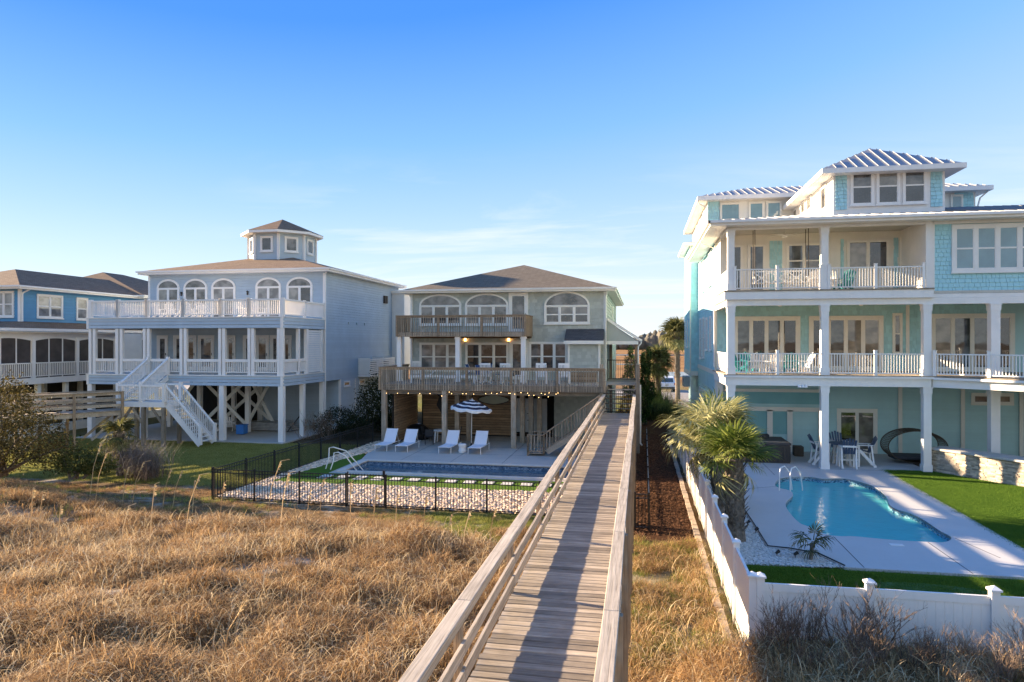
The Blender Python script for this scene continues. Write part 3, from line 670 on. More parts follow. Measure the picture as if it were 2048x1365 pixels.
BED = [(-15.45, 22.85), (-1.2, 22.6), (-1.2, 25.85), (-14.95, 25.85), (-14.1, 32.7), (-13.8, 33.8), (-14.2, 37.5), (-14.9, 37.5), (-15.3, 30)]
flat('stone_bed_base', BED, -.045, 'dusty_rock')
scatter_stones('river_stones', 'tan and cream river stones filling the bed behind the black fence', inpoly(BED), 8500, .055, .10, 'river_stone', (-15.6, -1, 22.5, 37.6), lambda x, y: -.04)
BED2 = [(2.1, 18.38), (5.06, 18.66), (4.68, 19.56), (4.02, 19.92), (3.46, 20.0), (3.46, 22.64), (3.42, 24.7), (2.12, 26.1)]
flat('gravel_base', BED2, -.03, 'dusty_rock')
scatter_stones('white_gravel', 'white marble gravel around the palms inside the white fence', inpoly(BED2), 7000, .022, .05, 'marble_chip', (2, 5.2, 18, 26.2), lambda x, y: -.02)
MB().tube([(3.49, 24.8, .03), (3.52, 22.6, .03), (3.52, 20.1, .03), (4.05, 20.0, .03), (4.74, 19.66, .03), (5.14, 18.7, .03)], .018, 6).build('bed_edging', M['charcoal'])
tag(bpy.data.objects['bed_edging'], 'thin dark edging strip between the white gravel and the patio', 'edging')

# ================================================================ BOARDWALK
bw = thing('boardwalk', 'weathered grey plank boardwalk running from the dune to the middle house', 'boardwalk', (-1.08, 20, 2.0))
def bevel_plank(L, W, H, mat, name='plank'):
    bm = bmesh.new(); bmesh.ops.create_cube(bm, size=1)
    for v in bm.verts: v.co.x *= L; v.co.y *= W; v.co.z *= H
    bmesh.ops.bevel(bm, geom=[e for e in bm.edges if abs(e.verts[0].co.x-e.verts[1].co.x) > .1 and e.verts[0].co.z > 0], offset=.008, segments=1, affect='EDGES')
    m = bpy.data.meshes.new(name); bm.to_mesh(m); bm.free(); m.materials.append(M[mat]); return m
pm = bevel_plank(1.62, .137, .038, 'grey_wood_x')
y = 4.0; rnd = random.Random(5)
while y < 36.2:
    piece('plank', pm, (-1.06+rnd.uniform(-.012, .012), y, 1.981+rnd.uniform(-.004, .004)), bw, rnd.uniform(-.006, .006), (1, rnd.uniform(.97, 1.0), 1)); y += .145
for x in (-1.80, -1.06, -.32): blk('stringer', M['grey_wood_y'], x-.025, x+.025, 3.9, 36.2, 1.73, 1.958, bw)
PY = [7.05+2.95*k for k in range(10)]
Ls = [3.9]+[p for p in PY]+[36.2]
for side, (xp, xi, capx) in enumerate(((-1.905, -1.845, -1.835), (-.215, -.275, -.285))):
    for yy in PY:
        g = ground_h(xp, yy)-.3; blk('post', M['brown_wood_z'], xp-.045, xp+.045, yy-.045, yy+.045, g, 2.955, bw)
    jit = [rnd.uniform(-.02, .02) for _ in Ls]
    for i in range(len(Ls)-1):
        y0, y1 = Ls[i], Ls[i+1]
        for nm, z0, z1, dxx in (('rail_board', 2.775, 2.93, 0), ('rail_board', 2.42, 2.56, 0), ('rail_board', 2.11, 2.255, 0)):
            if side == 1 and nm and z0 < 2.5: pass
            zj = rnd.uniform(-.01, .01)
            MB().rail((xi, y0+.004, z0+zj), (xi, y1-.004, z0+zj+rnd.uniform(-.008, .008)), .036, z1-z0).build(nm, M['rail_wood_y'], bw)
        b = MB(); xc = capx+(-.0 if side == 0 else 0)
        p = Vector((xc+jit[i]*.7, y0+.003, 2.957)); q = Vector((xc+jit[i+1]*.7, y1-.003, 2.957)); b.rail(p, q, .165, .036)
        o = b.build('rail_cap', M['rail_wood_y'], bw)
        bmd = o.modifiers.new('edge', 'BEVEL'); bmd.width = .008; bmd.segments = 2
# heavy end posts, gate
for x in (-1.99, -.10): blk('gate_post', M['grey_wood_z'], x-.09, x+.09, 36.1, 36.28, .0-.1, 3.15+1.4, bw)
gt = thing('walkway_gate', 'black metal gate closing the end of the boardwalk below the steps', 'gate', (-1.06, 36.0, 2.0))
b = MB(); b.box(-1.86, -.24, 35.98, 36.02, 2.06, 2.10); b.box(-1.86, -.24, 35.98, 36.02, 3.16, 3.20); b.box(-1.86, -.24, 35.98, 36.02, 3.02, 3.05)
b.box(-1.88, -1.84, 35.97, 36.03, 2.04, 3.24); b.box(-.26, -.22, 35.97, 36.03, 2.04, 3.24); b.build('gate_frame', M['black_metal'], gt)
for i in range(14): blk('picket', M['black_metal'], -1.84+(i+1)*.105-.009, -1.84+(i+1)*.105+.009, 35.99, 36.01, 2.102, 3.158, gt)
blk('latch', M['black_metal'], -.34, -.24, 35.93, 35.97, 3.05, 3.15, gt)

# ================================================================ MIDDLE HOUSE
hc = thing('beach_house', 'sage green shingled beach house with wooden decks behind the rectangular pool', 'house', (-8.1, 41, 0))
WX0, WX1, WY, WB = -14.15, -2.0, 41.0, 58.0
wallbox(hc, WX0, WX1, WY, WB, 3.2, 9.0, 'sage')
wallbox(hc, -5.1, WX1, WY+.0, WB, -.1, 3.2, 'sage')
def hole(px0, px1, py0, py1, Y=WY): return (XX(px0, Y)-WX0, XX(px1, Y)-WX0, ZZ(px0, py1, Y)-3.4, ZZ(px0, py0, Y)-3.4)
shingles(hc, (WX0, WY, 3.4), 0, WX1-WX0, 5.5, 'sage_shingle', .2, .24)
shingles(hc, (WX1, WY, 3.4), R(90), WB-WY, 5.5, 'sage_shingle', .2, .3)
wallbox(hc, WX1-.13, WX1+.035, WY-.045, WY+.10, -.1, 8.75, 'cream_trim', 'corner_board')
wallbox(hc, WX0-.02, WX0+.12, WY-.045, WY+.10, 3.3, 8.75, 'cream_trim', 'corner_board')
hip_roof(hc, WX0-.5, WX1+.55, WY-.5, WB+.5, 8.95, [(-8.1, 47.9, 11.2), (-8.1, 51.2, 11.2)], 'grey_roof', 'cream_trim')
def cwin(zx0, zx1, zy0, zy1, **k):   # feature measured on the front wall
    x0, x1 = XX(740+zx0/3.4125, WY), XX(740+zx1/3.4125, WY); pm_ = 740+(zx0+zx1)/2/3.4125
    z1, z0 = ZZ(pm_, 520+zy0/3.4125, WY), ZZ(pm_, 520+zy1/3.4125, WY)
    return dict(parent=hc, base=((x0+x1)/2, WY-.03, z0), rz=0, w=x1-x0, h=z1-z0, mat='cream_trim', **k)
window(**cwin(338, 625, 235, 450, cols=3, rows=1, arch=.72, gl='glass_dusk'))
window(**cwin(650, 945, 230, 450, cols=3, rows=1, arch=.74, gl='glass_dusk'))
window(**cwin(1190, 1500, 217, 440, cols=3, rows=2, arch=.85, gl='glass_dusk'))
window(**cwin(340, 628, 565, 760, cols=3, rows=2, gl='glass_blind'))
window(**cwin(652, 947, 565, 760, cols=3, rows=2, gl='glass_dusk'))
window(**cwin(1085, 1348, 560, 760, cols=3, rows=2, gl='glass_dusk'))
door(hc, (XX(740+1013/3.4125, WY), WY-.03, 6.32), 0, 1.2, 2.42, 'cream_trim', 'glass_dusk')
door(hc, (XX(740+1017/3.4125, WY), WY-.03, 3.42), 0, 1.2, 2.4, 'cream_trim', 'glass_dusk')
# bump-out with its own little roof
bx0, bx1 = XX(1136, 40.1), XX(1200, 40.1)
wallbox(hc, bx0, bx1, 40.1, WY-.03, 3.4, 5.75, 'sage', 'bay_wall'); shingles(hc, (bx0, 40.1, 3.4), 0, bx1-bx0, 2.35, 'sage_shingle', .2, .24)
for x in (bx0-.02, bx1-.10): wallbox(hc, x, x+.12, 40.05, 40.15, 3.4, 5.75, 'cream_trim', 'corner_board')
b = MB(); b.wedgex([(39.85, 5.80), (40.97, 6.5), (40.97, 5.9), (39.85, 5.77)], bx0-.2, bx1+.2); br_ = b.build('bay_roof', M['dark_roof'], hc)
MB().box(bx0-.22, bx1+.22, 39.80, 39.85, 5.6, 5.80).build('fascia', M['cream_trim'], br_)
# wall stars and lights
for px in (1152, 1168, 1183):
    x = XX(px, 40.05); b = MB(); b.wedge([((.07 if k % 2 else .03)*math.sin(k*math.pi/5)+x, (.07 if k % 2 else .03)*math.cos(k*math.pi/5)+4.92) for k in range(10)], 40.03, 40.06); b.build('wall_star', M['sage'], hc)
for zx in (653, 948):
    x = XX(740+zx/3.4125, WY); z = ZZ(740+zx/3.4125, 520+543/3.4125, WY)
    o = MB().box(x-.05, x+.05, 40.86, 40.95, z+.10, z+.16).box(x-.05, x+.05, 40.86, 40.95, z-.16, z-.12).box(x-.03, x+.03, 40.95, 40.99, z-.1, z+.1).build('porch_light', M['bronze'], hc)
    MB().box(x-.055, x+.055, 40.85, 40.949, z-.119, z+.099).build('lamp_glass', M['sconce_glow'], o)
# balcony
BY = 38.5; ax, bx = XX(794, BY), XX(1050, BY); fz = 6.32
b = MB(); nb = 0
for i in range(17): y0 = BY+i*.1465+.02; blk('balcony_board', M['grey_wood_x'], ax, bx, y0, y0+.138, fz-.038, fz, hc)
for x in np.arange(ax+.3, bx, .6): blk('joist', M['brown_wood_y'], x-.02, x+.02, BY+.04, WY-.03, fz-.27, fz-.04, hc)
blk('rim_board', M['grey_wood_x'], ax, bx, BY, BY+.038, fz-.28, fz-.04, hc)
MB().box(bx-.038, bx, BY+.04, WY-.03, fz-.28, fz-.04).box(ax, ax+.038, BY+.04, WY-.03, fz-.28, fz-.04).build('rim_board', M['grey_wood_y'], hc)
railing(hc, (ax, BY-.03, fz), (bx, BY-.03, fz), .98, 'brown_wood_x', 'grey_wood_z', .135, .04, (.12, .06), botrail=False, posts=3, pw=.11, ph=0, bz=-.26, mid=.09)
railing(hc, (bx+.03, BY, fz), (bx+.03, WY-.05, fz), .98, 'brown_wood_y', 'brown_wood_z', .10, .075, (.12, .06), botrail=False, bz=-.26)
railing(hc, (ax-.03, BY, fz), (ax-.03, WY-.05, fz), .98, 'brown_wood_y', 'brown_wood_z', .10, .075, (.12, .06), botrail=False, bz=-.26)
for px in (799, 916, 1047):
    x = XX(px, 38.75); wallbox(hc, x-.13, x+.13, 38.62, 38.88, 3.40, 6.04, 'white', 'porch_column'); wallbox(hc, x-.16, x+.16, 38.59, 38.91, 5.90, 6.02, 'white', 'column_cap'); wallbox(hc, x-.155, x+.155, 38.595, 38.905, 3.40, 3.55, 'white', 'column_base')
MB().wedgex([(40.7, 5.95), (40.96, 6.24), (40.96, 5.95)], ax, bx).build('ledger', M['brown_wood_x'], hc)
# main deck
DY = 36.0; dx0, dx1 = XX(760, DY), XX(1213, DY); dz = 3.40
for i in range(34): y0 = DY+.02+i*.147; blk('deck_board', M['grey_wood_x'], dx0, dx1, y0, y0+.139, dz-.038, dz, hc)
for x in np.arange(dx0+.3, dx1, .8): blk('joist', M['brown_wood_y'], x-.02, x+.02, DY+.04, WY-.03, dz-.30, dz-.04, hc)
blk('rim_board', M['grey_wood_x'], dx0, dx1, DY, DY+.038, dz-.34, dz-.04, hc); blk('rim_board', M['grey_wood_y'], dx0, dx0+.038, DY+.04, WY, dz-.34, dz-.04, hc); blk('rim_board', M['grey_wood_y'], dx1-.038, dx1, DY+.04, WY, dz-.34, dz-.04, hc)
railing(hc, (dx0, DY-.03, dz), (dx1-.1, DY-.03, dz), .95, 'brown_wood_x', 'grey_wood_z', .135, .042, (.14, .045), botrail=False, posts=5, pw=.11, ph=-.02, bz=-.32, mid=.12)
railing(hc, (dx0-.03, DY, dz), (dx0-.03, WY-.1, dz), .95, 'brown_wood_y', 'grey_wood_z', .12, .06, (.14, .045), botrail=False, bz=-.32, mid=.1)
for (px, yy) in ((769, 36.15), (889.5, 36.15), (1027.5, 36.15), (804, 38.5), (915, 38.6), (938, 38.6), (1045, 38.3), (1062, 38.3), (1079, 39)):
    x = XX(px, yy); blk('deck_post', M['grey_wood_z'], x-.13, x+.13, yy-.13, yy+.13, -.02, dz-.345, hc)
for yy in (36.3, 38.6): blk('beam', M['grey_wood_x'], dx0+.1, dx1-.2, yy-.05, yy+.05, dz-.56, dz-.31, hc)
# slatted screens under the deck
sx0, sx1 = XX(775, 37), XX(740+965/3.4125, 40.6)
def slats(x0, x1, yc, axis, z0=.08, z1=2.95):
    n = int((z1-z0)/.155)
    for i in range(n):
        z = z0+i*.155
        if axis == 'x': blk('slat', M['slat_wood_x'], x0, x1, yc, yc+.025, z, z+.135, hc)
        else: blk('slat', M['slat_wood_y'], yc, yc+.025, x0, x1, z, z+.135, hc)
slats(-13.2, sx1, 40.55, 'x'); slats(36.4, 40.5, -13.55, 'y'); blk('screen_backing', M['void_shade'], -13.3, sx1+.1, 40.6, 40.63, 0, 3.0, hc); blk('screen_backing', M['void_shade'], -13.62, -13.6, 36.3, 40.55, 0, 3.0, hc)
wallbox(hc, sx1, -5.1, 42.2, 42.3, 0, 3.2, 'void_shade', 'shade_sheet')  # dark sheet standing in for the shaded depth under the deck
# outdoor shower panels
s0, s1 = XX(740+1000/3.4125, 40.2), XX(740+1208/3.4125, 40.2)
for i in range(7): x = s0+(s1-s0)*i/7; wallbox(hc, x+.004, x+(s1-s0)/7-.004, 40.2, 40.24, .35, 2.35, 'door_grey', 'shower_panel')
for z in (1.05, 1.45): MB().lathe([(.0, 0), (.07, 0), (.07, .03), (0, .03)], n=10).build('shower_valve', M['charcoal'], hc, ((s0+s1)/2-.2, 40.14, z))
shingles(hc, (-5.1, WY, 0), 0, WX1+5.1, 3.3, 'sage_shingle', .2, .26)
# string lights
sl = thing('string_lights', 'string of warm glowing bulbs under the edge of the middle house deck', 'string lights', (-8, 36, 3))
pts = [(112,911),(188,911),(262,911),(340,913),(410,913),(490,930),(541,903),(557,914),(633,914),(656,914),(708,917),(790,914),(829,911),(866,914),(894,905),(948,911),(957,912),(988,917),(1030,907),(1076,911),(1085,925),(1118,925),(1152,940),(1170,912),(1194,918),(1217,936),(1222,908),(1270,917),(1283,906)]
bmesh_b = MB().ico((0, 0, 0), .02, 1).mesh('bulb', M['bulb'], smooth=True); W = []
for zx, zy in pts:
    px, py = 740+zx/3.4125, 520+zy/3.4125; Y = 35.9; p = Vector((XX(px, Y), Y, min(3.03, ZZ(px, py, Y)))); W.append(p+UP*.05); piece('bulb', bmesh_b, p, sl)
MB().tube([q for p in W for q in (p, p+Vector((.12, 0, -.02)))], .008, 4, False).build('wire', M['black_metal'], sl)
# surfboard and the dark metal fish on the screen
x0, x1 = XX(740+738/3.4125, 40.4), XX(740+950/3.4125, 40.4); cx_, rx = (x0+x1)/2, (x1-x0)/2; cz = ZZ(990, 800, 40.4); b = MB()
pl = [(cx_+rx*math.cos(a)*(1 if math.cos(a) < 0 else 1), cz+.29*math.sin(a)*(1-.25*abs(math.cos(a)))) for a in np.linspace(0, 2*math.pi, 28, endpoint=False)]
sb = b.wedge(pl, 40.40, 40.45).build('surfboard', M['surfboard']); tag(sb, 'pale green surfboard hung flat on the slatted screen behind the striped umbrella', 'surfboard')
rim = MB().tube([(x, 40.39, z) for x, z in pl+[pl[0]]], .022, 5, False).build('rim', M['charcoal'], sb); rim.parent = sb
fx = XX(740+480/3.4125, 40.4); b = MB(); b.wedge([(fx+.05, 2.75), (fx-.22, 2.5), (fx-.08, 2.35), (fx-.25, 1.85), (fx-.05, 1.55), (fx+.12, 1.2), (fx+.16, 1.7), (fx+.1, 2.3)], 40.42, 40.47)
tag(b.build('metal_fish', M['charcoal']), 'dark metal marlin sculpture hung on the slatted screen beside a deck post', 'wall sculpture')
# landing steps up from the gate, side porch
ld = [(36.3+.28*i, 2.0+.233*(i+1)) for i in range(6)]
for i, (yy, z) in enumerate(ld[:5]): blk('step', M['grey_wood_x'], -1.84, -.26, yy, yy+.30, z-.04, z, hc)
for x in (-1.88, -.24): MB().add([(x-.025, 36.28, 1.75), (x+.025, 36.28, 1.75), (x+.025, 38.0, 3.15), (x-.025, 38.0, 3.15), (x-.025, 36.28, 2.2), (x+.025, 36.28, 2.2), (x+.025, 38, 3.5), (x-.025, 38, 3.5)], [(0,3,2,1),(4,5,6,7),(0,1,5,4),(1,2,6,5),(2,3,7,6),(3,0,4,7)]).build('stringer', M['grey_wood_y'], hc)
for i in range(46): y0 = 37.75+.02+i*.147; blk('landing_board', M['grey_wood_x'], -1.95, -.12, y0, y0+.139, 3.362, 3.40, hc)
for x in (-1.93, -.16): blk('beam', M['grey_wood_y'], x-.03, x+.03, 37.8, 44.4, 3.1, 3.36, hc)
railing(hc, (-.15, 36.3, 2.45), (-.15, 37.8, 3.4), 1.0, 'grey_wood_y', 'grey_wood_z', .14, .04, (.14, .04))
railing(hc, (-.15, 37.8, 3.4), (-.15, 44.3, 3.4), 1.0, 'grey_wood_y', 'grey_wood_z', .14, .04, (.14, .04), posts=2, pw=.12)
for (x, yy) in ((-.22, 42.0), (-.22, 44.4), (-1.85, 44.4)): blk('porch_post', M['brown_wood_z'], x-.09, x+.09, yy-.09, yy+.09, -.1, 5.72, hc)
g2 = thing('porch_gate', 'dark picket gate on the side porch of the middle house', 'gate', (-1.05, 41.2, 3.4)); b = MB()
b.box(-1.9, -.2, 41.18, 41.22, 3.5, 3.54); b.box(-1.9, -.2, 41.18, 41.22, 4.62, 4.67); b.box(-1.92, -1.88, 41.17, 41.23, 3.42, 4.7); b.box(-.24, -.2, 41.17, 41.23, 3.42, 4.7); b.build('gate_frame', M['bronze'], g2)
for i in range(15): blk('picket', M['bronze'], -1.87+(i+1)*.104-.01, -1.87+(i+1)*.104+.01, 41.19, 41.21, 3.54, 4.62, g2)
# shed roof of the side porch, gable end facing the sea
MB().wedge([(WX1+.045, 5.78), (WX1+.045, 7.02), (-.15, 5.80), (-.15, 5.78)], 41.35, 41.40).build('porch_gable', M['sage'], hc)
MB().wedge([(WX1+.045, 5.58), (WX1+.045, 5.775), (-.10, 5.775), (-.10, 5.58)], 41.33, 41.42).build('porch_beam', M['cream_trim'], hc)
b = MB(); b.wedge([(WX1+.045, 7.03), (WX1+.045, 7.20), (.02, 5.93), (.02, 5.76)], 41.25, 41.348); b.build('fascia', M['cream_trim'], hc)
b = MB(); b.wedge([(WX1+.045, 7.15), (WX1+.045, 7.21), (.0, 5.95), (.0, 5.89)], 41.35, 46.2); b.build('porch_roof', M['grey_roof'], hc)
MB().box(.02, .13, 41.25, 46.2, 5.80, 5.90).build('gutter', M['cream_trim'], hc)
MB().tube([(.07, 41.3, 5.82), (.07, 41.3, 5.65), (-.10, 41.35, 5.45), (-.10, 41.35, 3.2)], .045, 6).tube([(.02, 37.7, 3.4), (.02, 37.7, .25), (.1, 37.55, .15)], .05, 6).build('downspout', M['cream_trim'], hc)
MB().tube([(WX1+.12, WY-.30, 8.8), (WX1+.05, WY-.12, 8.55), (WX1+.0, WY-.10, 8.4), (WX1+.0, WY-.10, 3.4)], .045, 6).tube([(WX0-.1, WY-.35, 8.8), (WX0+.1, WY-.12, 8.45), (WX0+.1, WY-.12, 3.5)], .04, 6).build('downspout', M['cream_trim'], hc)
window(hc, (WX1+.03, 50, 6.9), R(90), 1.0, 1.4, mat='cream_trim')
# side stairs from the boardwalk down to the pool deck
st = thing('wooden_stairs', 'wooden stairs with a tan picket railing from the boardwalk down to the pool deck', 'stairs', (-3.6, 34.6, 0))
stairs(st, (-2.0, 34.6, 2.0), (-4.6, 34.6, .18), 1.25, 10, 'grey_wood_y', 'stringers')
for yy in (33.98, 35.22):
    railing(st, (-1.98, yy, 2.08), (-4.75, yy, .12), .98, 'brown_wood_x', 'grey_wood_z', .15, .04, (.14, .04), bot=.08, posts=1, pw=.10, ph=0)
    railing(st, (-4.75, yy, .12), (-5.55, yy, .12), .95, 'brown_wood_x', 'grey_wood_z', .15, .04, (.14, .04), bot=.08, posts=1, pw=.10, ph=0)
for i in range(6): blk('landing_board', M['grey_wood_y'], -5.6+i*.147, -5.6+i*.147+.139, 33.95, 35.25, .10, .14, st)
for yy in (33.98, 35.22): blk('post', M['brown_wood_z'], -5.6, -5.5, yy-.05, yy+.05, 0, .95, st)
# ================================================================ BLUE-GREY HOUSE (left of the pool)
hl = thing('beach_house', 'blue-grey lap-sided stilt house with white railings and an octagonal roof cupola', 'house', (-26.6, 41.3, 0))
lx0, lx1, ly, lb = -33.0, -20.1, 41.3, 55.0
wallbox(hl, lx0, lx1, ly, lb, 3.2, 10.35, 'slate_siding', 'core_wall')
siding(hl, (lx0, ly-.002, 3.8), 0, lx1-lx0, 6.5, 'slate_siding', .18); siding(hl, (lx1+.002, ly, 3.16), R(90), lb-ly, 7.15, 'slate_siding', .18)
wallbox(hl, -25.9, lx1, 43.6, lb, -.1, 3.2, 'slate_siding', 'lower_wall'); siding(hl, (-24.4, 43.595, 0), 0, lx1+24.4, 3.2, 'slate_siding', .18, 'lower_wall'); siding(hl, (lx1+.002, 43.6, -.1), R(90), lb-43.6, 3.24, 'slate_siding', .18, 'lower_wall')
wallbox(hl, lx0-1, -26.2, 47, 47.2, -.1, 3.2, 'void_shade', 'shade_sheet'); wallbox(hl, -25.95, -25.9, 43.6, 47, -.1, 3.2, 'void_shade', 'shade_sheet')  # dark sheets in place of the shade behind the stilts
for (x0, x1, y0, y1, z0, z1) in ((lx1-.12, lx1+.03, ly-.04, ly+.12, 3.2, 10.2), (lx0-.03, lx0+.12, ly-.04, ly+.1, 3.8, 10.2), (lx1-.1, lx1+.035, lb-.1, lb+.03, 0, 10.2), (lx1-.1, lx1+.035, 43.55, 43.7, 0, 3.16), (lx1, lx1+.03, 46.0, 46.12, 0, 3.1)):
    wallbox(hl, x0, x1, y0, y1, z0, z1, 'white', 'corner_board')
hip_roof(hl, lx0-.45, lx1+.45, ly-.45, lb+.6, 10.5, [(-26.6, 47.8, 12.35), (-26.6, 49.4, 12.35)], 'brown_roof', 'white', .22)
# cupola
def octa(r, a0=math.pi/8): return [(-26.6+r*math.cos(a0+k*math.pi/4), 47.6+r*math.sin(a0+k*math.pi/4)) for k in range(8)]
cu = MB().prism(octa(2.4), 11.3, 13.72).build('cupola', M['slate_siding'], hl)
pr = octa(2.42); b = MB()
for k in range(8):
    p, q = Vector((*pr[k], 0)), Vector((*pr[(k+1) % 8], 0)); MB().bar(p+UP*11.6, p+UP*13.61, .16).build('cupola_corner', M['white'], cu)
MB().prism(octa(2.98), 13.62, 13.80).build('cupola_fascia', M['white'], cu)
b = MB(); b.add([(*p, 13.81) for p in octa(3.0)]+[(-26.6, 47.6, 15.0)], [(k, (k+1) % 8, 8) for k in range(8)]); b.build('cupola_roof', M['dark_roof'] if False else M['brown_roof'], cu)
for k in range(8):
    p, q = Vector((*octa(2.4)[k], 0)), Vector((*octa(2.4)[(k+1) % 8], 0)); m_ = (p+q)/2; nn = (m_-Vector((-26.6, 47.6, 0))).normalized()
    if nn.y > .5: continue
    ang = math.atan2(nn.y, nn.x)+math.pi/2
    window(hl, (m_.x+nn.x*.02, m_.y+nn.y*.02, 12.25), ang, .98, 1.15, 1, 1, trim=.12, gl='glass_dusk')
# porch structure
PYF = 36.0
def lpx(z): return 160+z/2.844
for (z0, z1, nm) in ((3.16, 3.74, 'lower_band'), (6.52, 7.14, 'upper_band')):
    siding(hl, (lx0, PYF, z0), 0, lx1-lx0, z1-z0, 'slate_siding', .19, nm); siding(hl, (lx1, PYF, z0), R(90), ly-PYF, z1-z0, 'slate_siding', .19, nm); siding(hl, (lx0, ly, z0), R(-90), ly-PYF, z1-z0, 'slate_siding', .19, nm)
    wallbox(hl, lx0+.01, lx1-.01, PYF+.02, ly-.02, z0+.25, z1, 'grey_wood_x' if z0 < 5 else 'ceiling', 'porch_floor')
    wallbox(hl, lx0-.06, lx1+.06, PYF-.07, ly-.03, z1+.003, z1+.06, 'white', 'floor_edge')
    wallbox(hl, lx1-.14, lx1+.02, PYF-.035, PYF+.12, z0-.01, z1+.0, 'white', 'corner_board'); wallbox(hl, lx0-.03, lx0+.12, PYF-.035, PYF+.12, z0-.01, z1, 'white', 'corner_board')
pf = [179.5, 188, 233, 242, 288, 296, 361.5, 370, 439, 447, 497.5, 504.8, 556.5]
for p in pf+[568]:
    x = XX(p, PYF); x = min(x, lx1-.09); wallbox(hl, x-.09, x+.09, PYF+.01, PYF+.19, 3.80, 6.52, 'white', 'porch_column')
pairs = [(pf[1], pf[2]), (pf[3], pf[4]), (pf[5], pf[6]), (pf[7], pf[8]), (pf[9], pf[10]), (pf[11], pf[12])]
for i, (a, b_) in enumerate(pairs):
    x0, x1 = XX(a, PYF)+.09, XX(b_, PYF)-.09
    railing(hl, (x0, PYF+.1, 3.80), (x1, PYF+.1, 3.80), .92, 'white', 'white', .115, .04, (.10, .16), bot=.14)
for y0, y1 in ((36.2, 38.0), (38.0, 38.9)):
    railing(hl, (lx1-.1, y0, 3.80), (lx1-.1, y1, 3.80), .92, 'white', 'white', .115, .04, (.10, .16), bot=.14)
for yy in (37.95, 38.95, 41.0): wallbox(hl, lx1-.19, lx1-.01, yy-.09, yy+.09, 3.80, 6.52, 'white', 'porch_column')
lv = MB(); lv.box(lx1-.08, lx1-.02, 39.04, 39.14, 3.81, 6.51); lv.box(lx1-.08, lx1-.02, 40.81, 40.91, 3.81, 6.51); lv = lv.build('shutter_panel', M['white'], hl)
for i in range(19): z = 3.86+i*.138; MB().add([(lx1-.02, 39.14, z), (lx1-.02, 40.81, z), (lx1-.09, 40.81, z+.12), (lx1-.09, 39.14, z+.12), (lx1-.035, 39.14, z-.004), (lx1-.035, 40.81, z-.004)], [(0, 1, 2, 3), (4, 5, 1, 0)]).build('slat', M['white'], lv)
up = [180.5, 235, 293, 366.5, 441, 497.5, 568]
for i in range(6):
    x0, x1 = XX(up[i], PYF), min(XX(up[i+1], PYF), lx1-.05); railing(hl, (x0, PYF+.06, 7.20), (x1, PYF+.06, 7.20), 1.02, 'white', 'white', .115, .045, (.14, .10), bot=.10, posts=1, pw=.2, ph=.06)
railing(hl, (lx1-.05, PYF+.15, 7.20), (lx1-.05, ly-.1, 7.20), 1.02, 'white', 'white', .115, .045, (.14, .10), bot=.10, posts=2, pw=.14, ph=.04)
railing(hl, (lx0+.05, PYF+.15, 7.20), (lx0+.05, ly-.1, 7.20), 1.02, 'white', 'white', .115, .045, (.14, .10), bot=.10, posts=2, pw=.14, ph=.04)
# upper arched windows and doors (measured on the wall plane)
for (p0, p1, kind) in ((315, 360, 'w'), (368.5, 415.6, 'w'), (424, 472, 'd'), (512, 563, 'd'), (574, 626, 'w')):
    x0, x1 = XX(p0, ly), XX(p1, ly); z0 = 7.22 if kind == 'd' else 7.55
    window(hl, ((x0+x1)/2, ly-.03, z0), 0, x1-x0, 9.98-z0, 2, 1, arch=.62, trim=.13, gl='glass_blind' if kind == 'd' else 'glass_dusk', mull=.10, name='arched_door' if kind == 'd' else 'window')
for (p0, p1) in ((315, 337), (348, 371), (372, 394), (397, 429), (452, 472), (487, 505), (512, 539), (541, 560), (565, 584)):
    x0, x1 = XX(p0, ly), XX(p1, ly); door(hl, ((x0+x1)/2, ly-.03, 3.82), 0, x1-x0, 2.35, 'white', 'glass_dusk', .09, .14)
wallbox(hl, XX(248, ly), XX(285, ly), ly-.05, ly-.02, 3.85, 6.3, 'cream_trim', 'storm_panel')
for px in (365, 497, 568):
    x = XX(px, ly)
    for z in (6.05,) if px == 568 else (9.0,): MB().lathe([(.03, .12), (.09, .05), (.05, 0), (.06, -.14), (.02, -.17)], (x, ly-.12, z), 8).build('coach_lamp', M['bronze'], hl)
for (px, y0) in ((667, 0), (692, 0)): window(hl, (lx1+.02, {667: 42.9, 692: 45.0}[px]+.9 if False else {667: 44.6, 692: 47.2}[px], 2.62), R(90), 1.0, .38, 1, 1, trim=.07)
# stilts, bracing, slab
for (px, yy) in ((183, 36.15), (288, 36.15), (445.6, 36.15), (566, 36.15)): x = XX(px, yy); x = min(x, lx1-.15); wallbox(hl, x-.15, x+.15, yy-.15, yy+.15, -.02, 3.18, 'white', 'stilt')
for (x, yy) in ((lx1-.15, 38.6), (lx1-.15, 41.2), (XX(496, 39.7), 39.7), (XX(400, 39.7), 39.7), (XX(468, 43), 43), (XX(340, 41.3), 41.3), (XX(520, 45), 45), (XX(440, 45.5), 45.5)): wallbox(hl, x-.13, x+.13, yy-.13, yy+.13, -.02, 3.40, 'white', 'stilt')
def brace(xa, xb, yy, z0=.5, z1=3.3):
    MB().bar((xa, yy-.10, z0), (xb, yy-.10, z1), .05, .22).build('cross_brace', M['cream_trim'], hl); MB().bar((xa, yy+.12, z1), (xb, yy+.12, z0), .05, .22).build('cross_brace', M['cream_trim'], hl)
brace(XX(402, 39.8), XX(494, 39.8), 39.8, .3); brace(XX(445, 42.9), XX(540, 42.9), 42.95, .3); brace(XX(498, 41.2), XX(545, 41.2), 41.2, .4); brace(XX(330, 42), XX(400, 42), 42, .2)
wallbox(hl, -26.0, -25.8, 43.4, 43.6, 0, 3.2, 'cream_trim', 'corner_board')
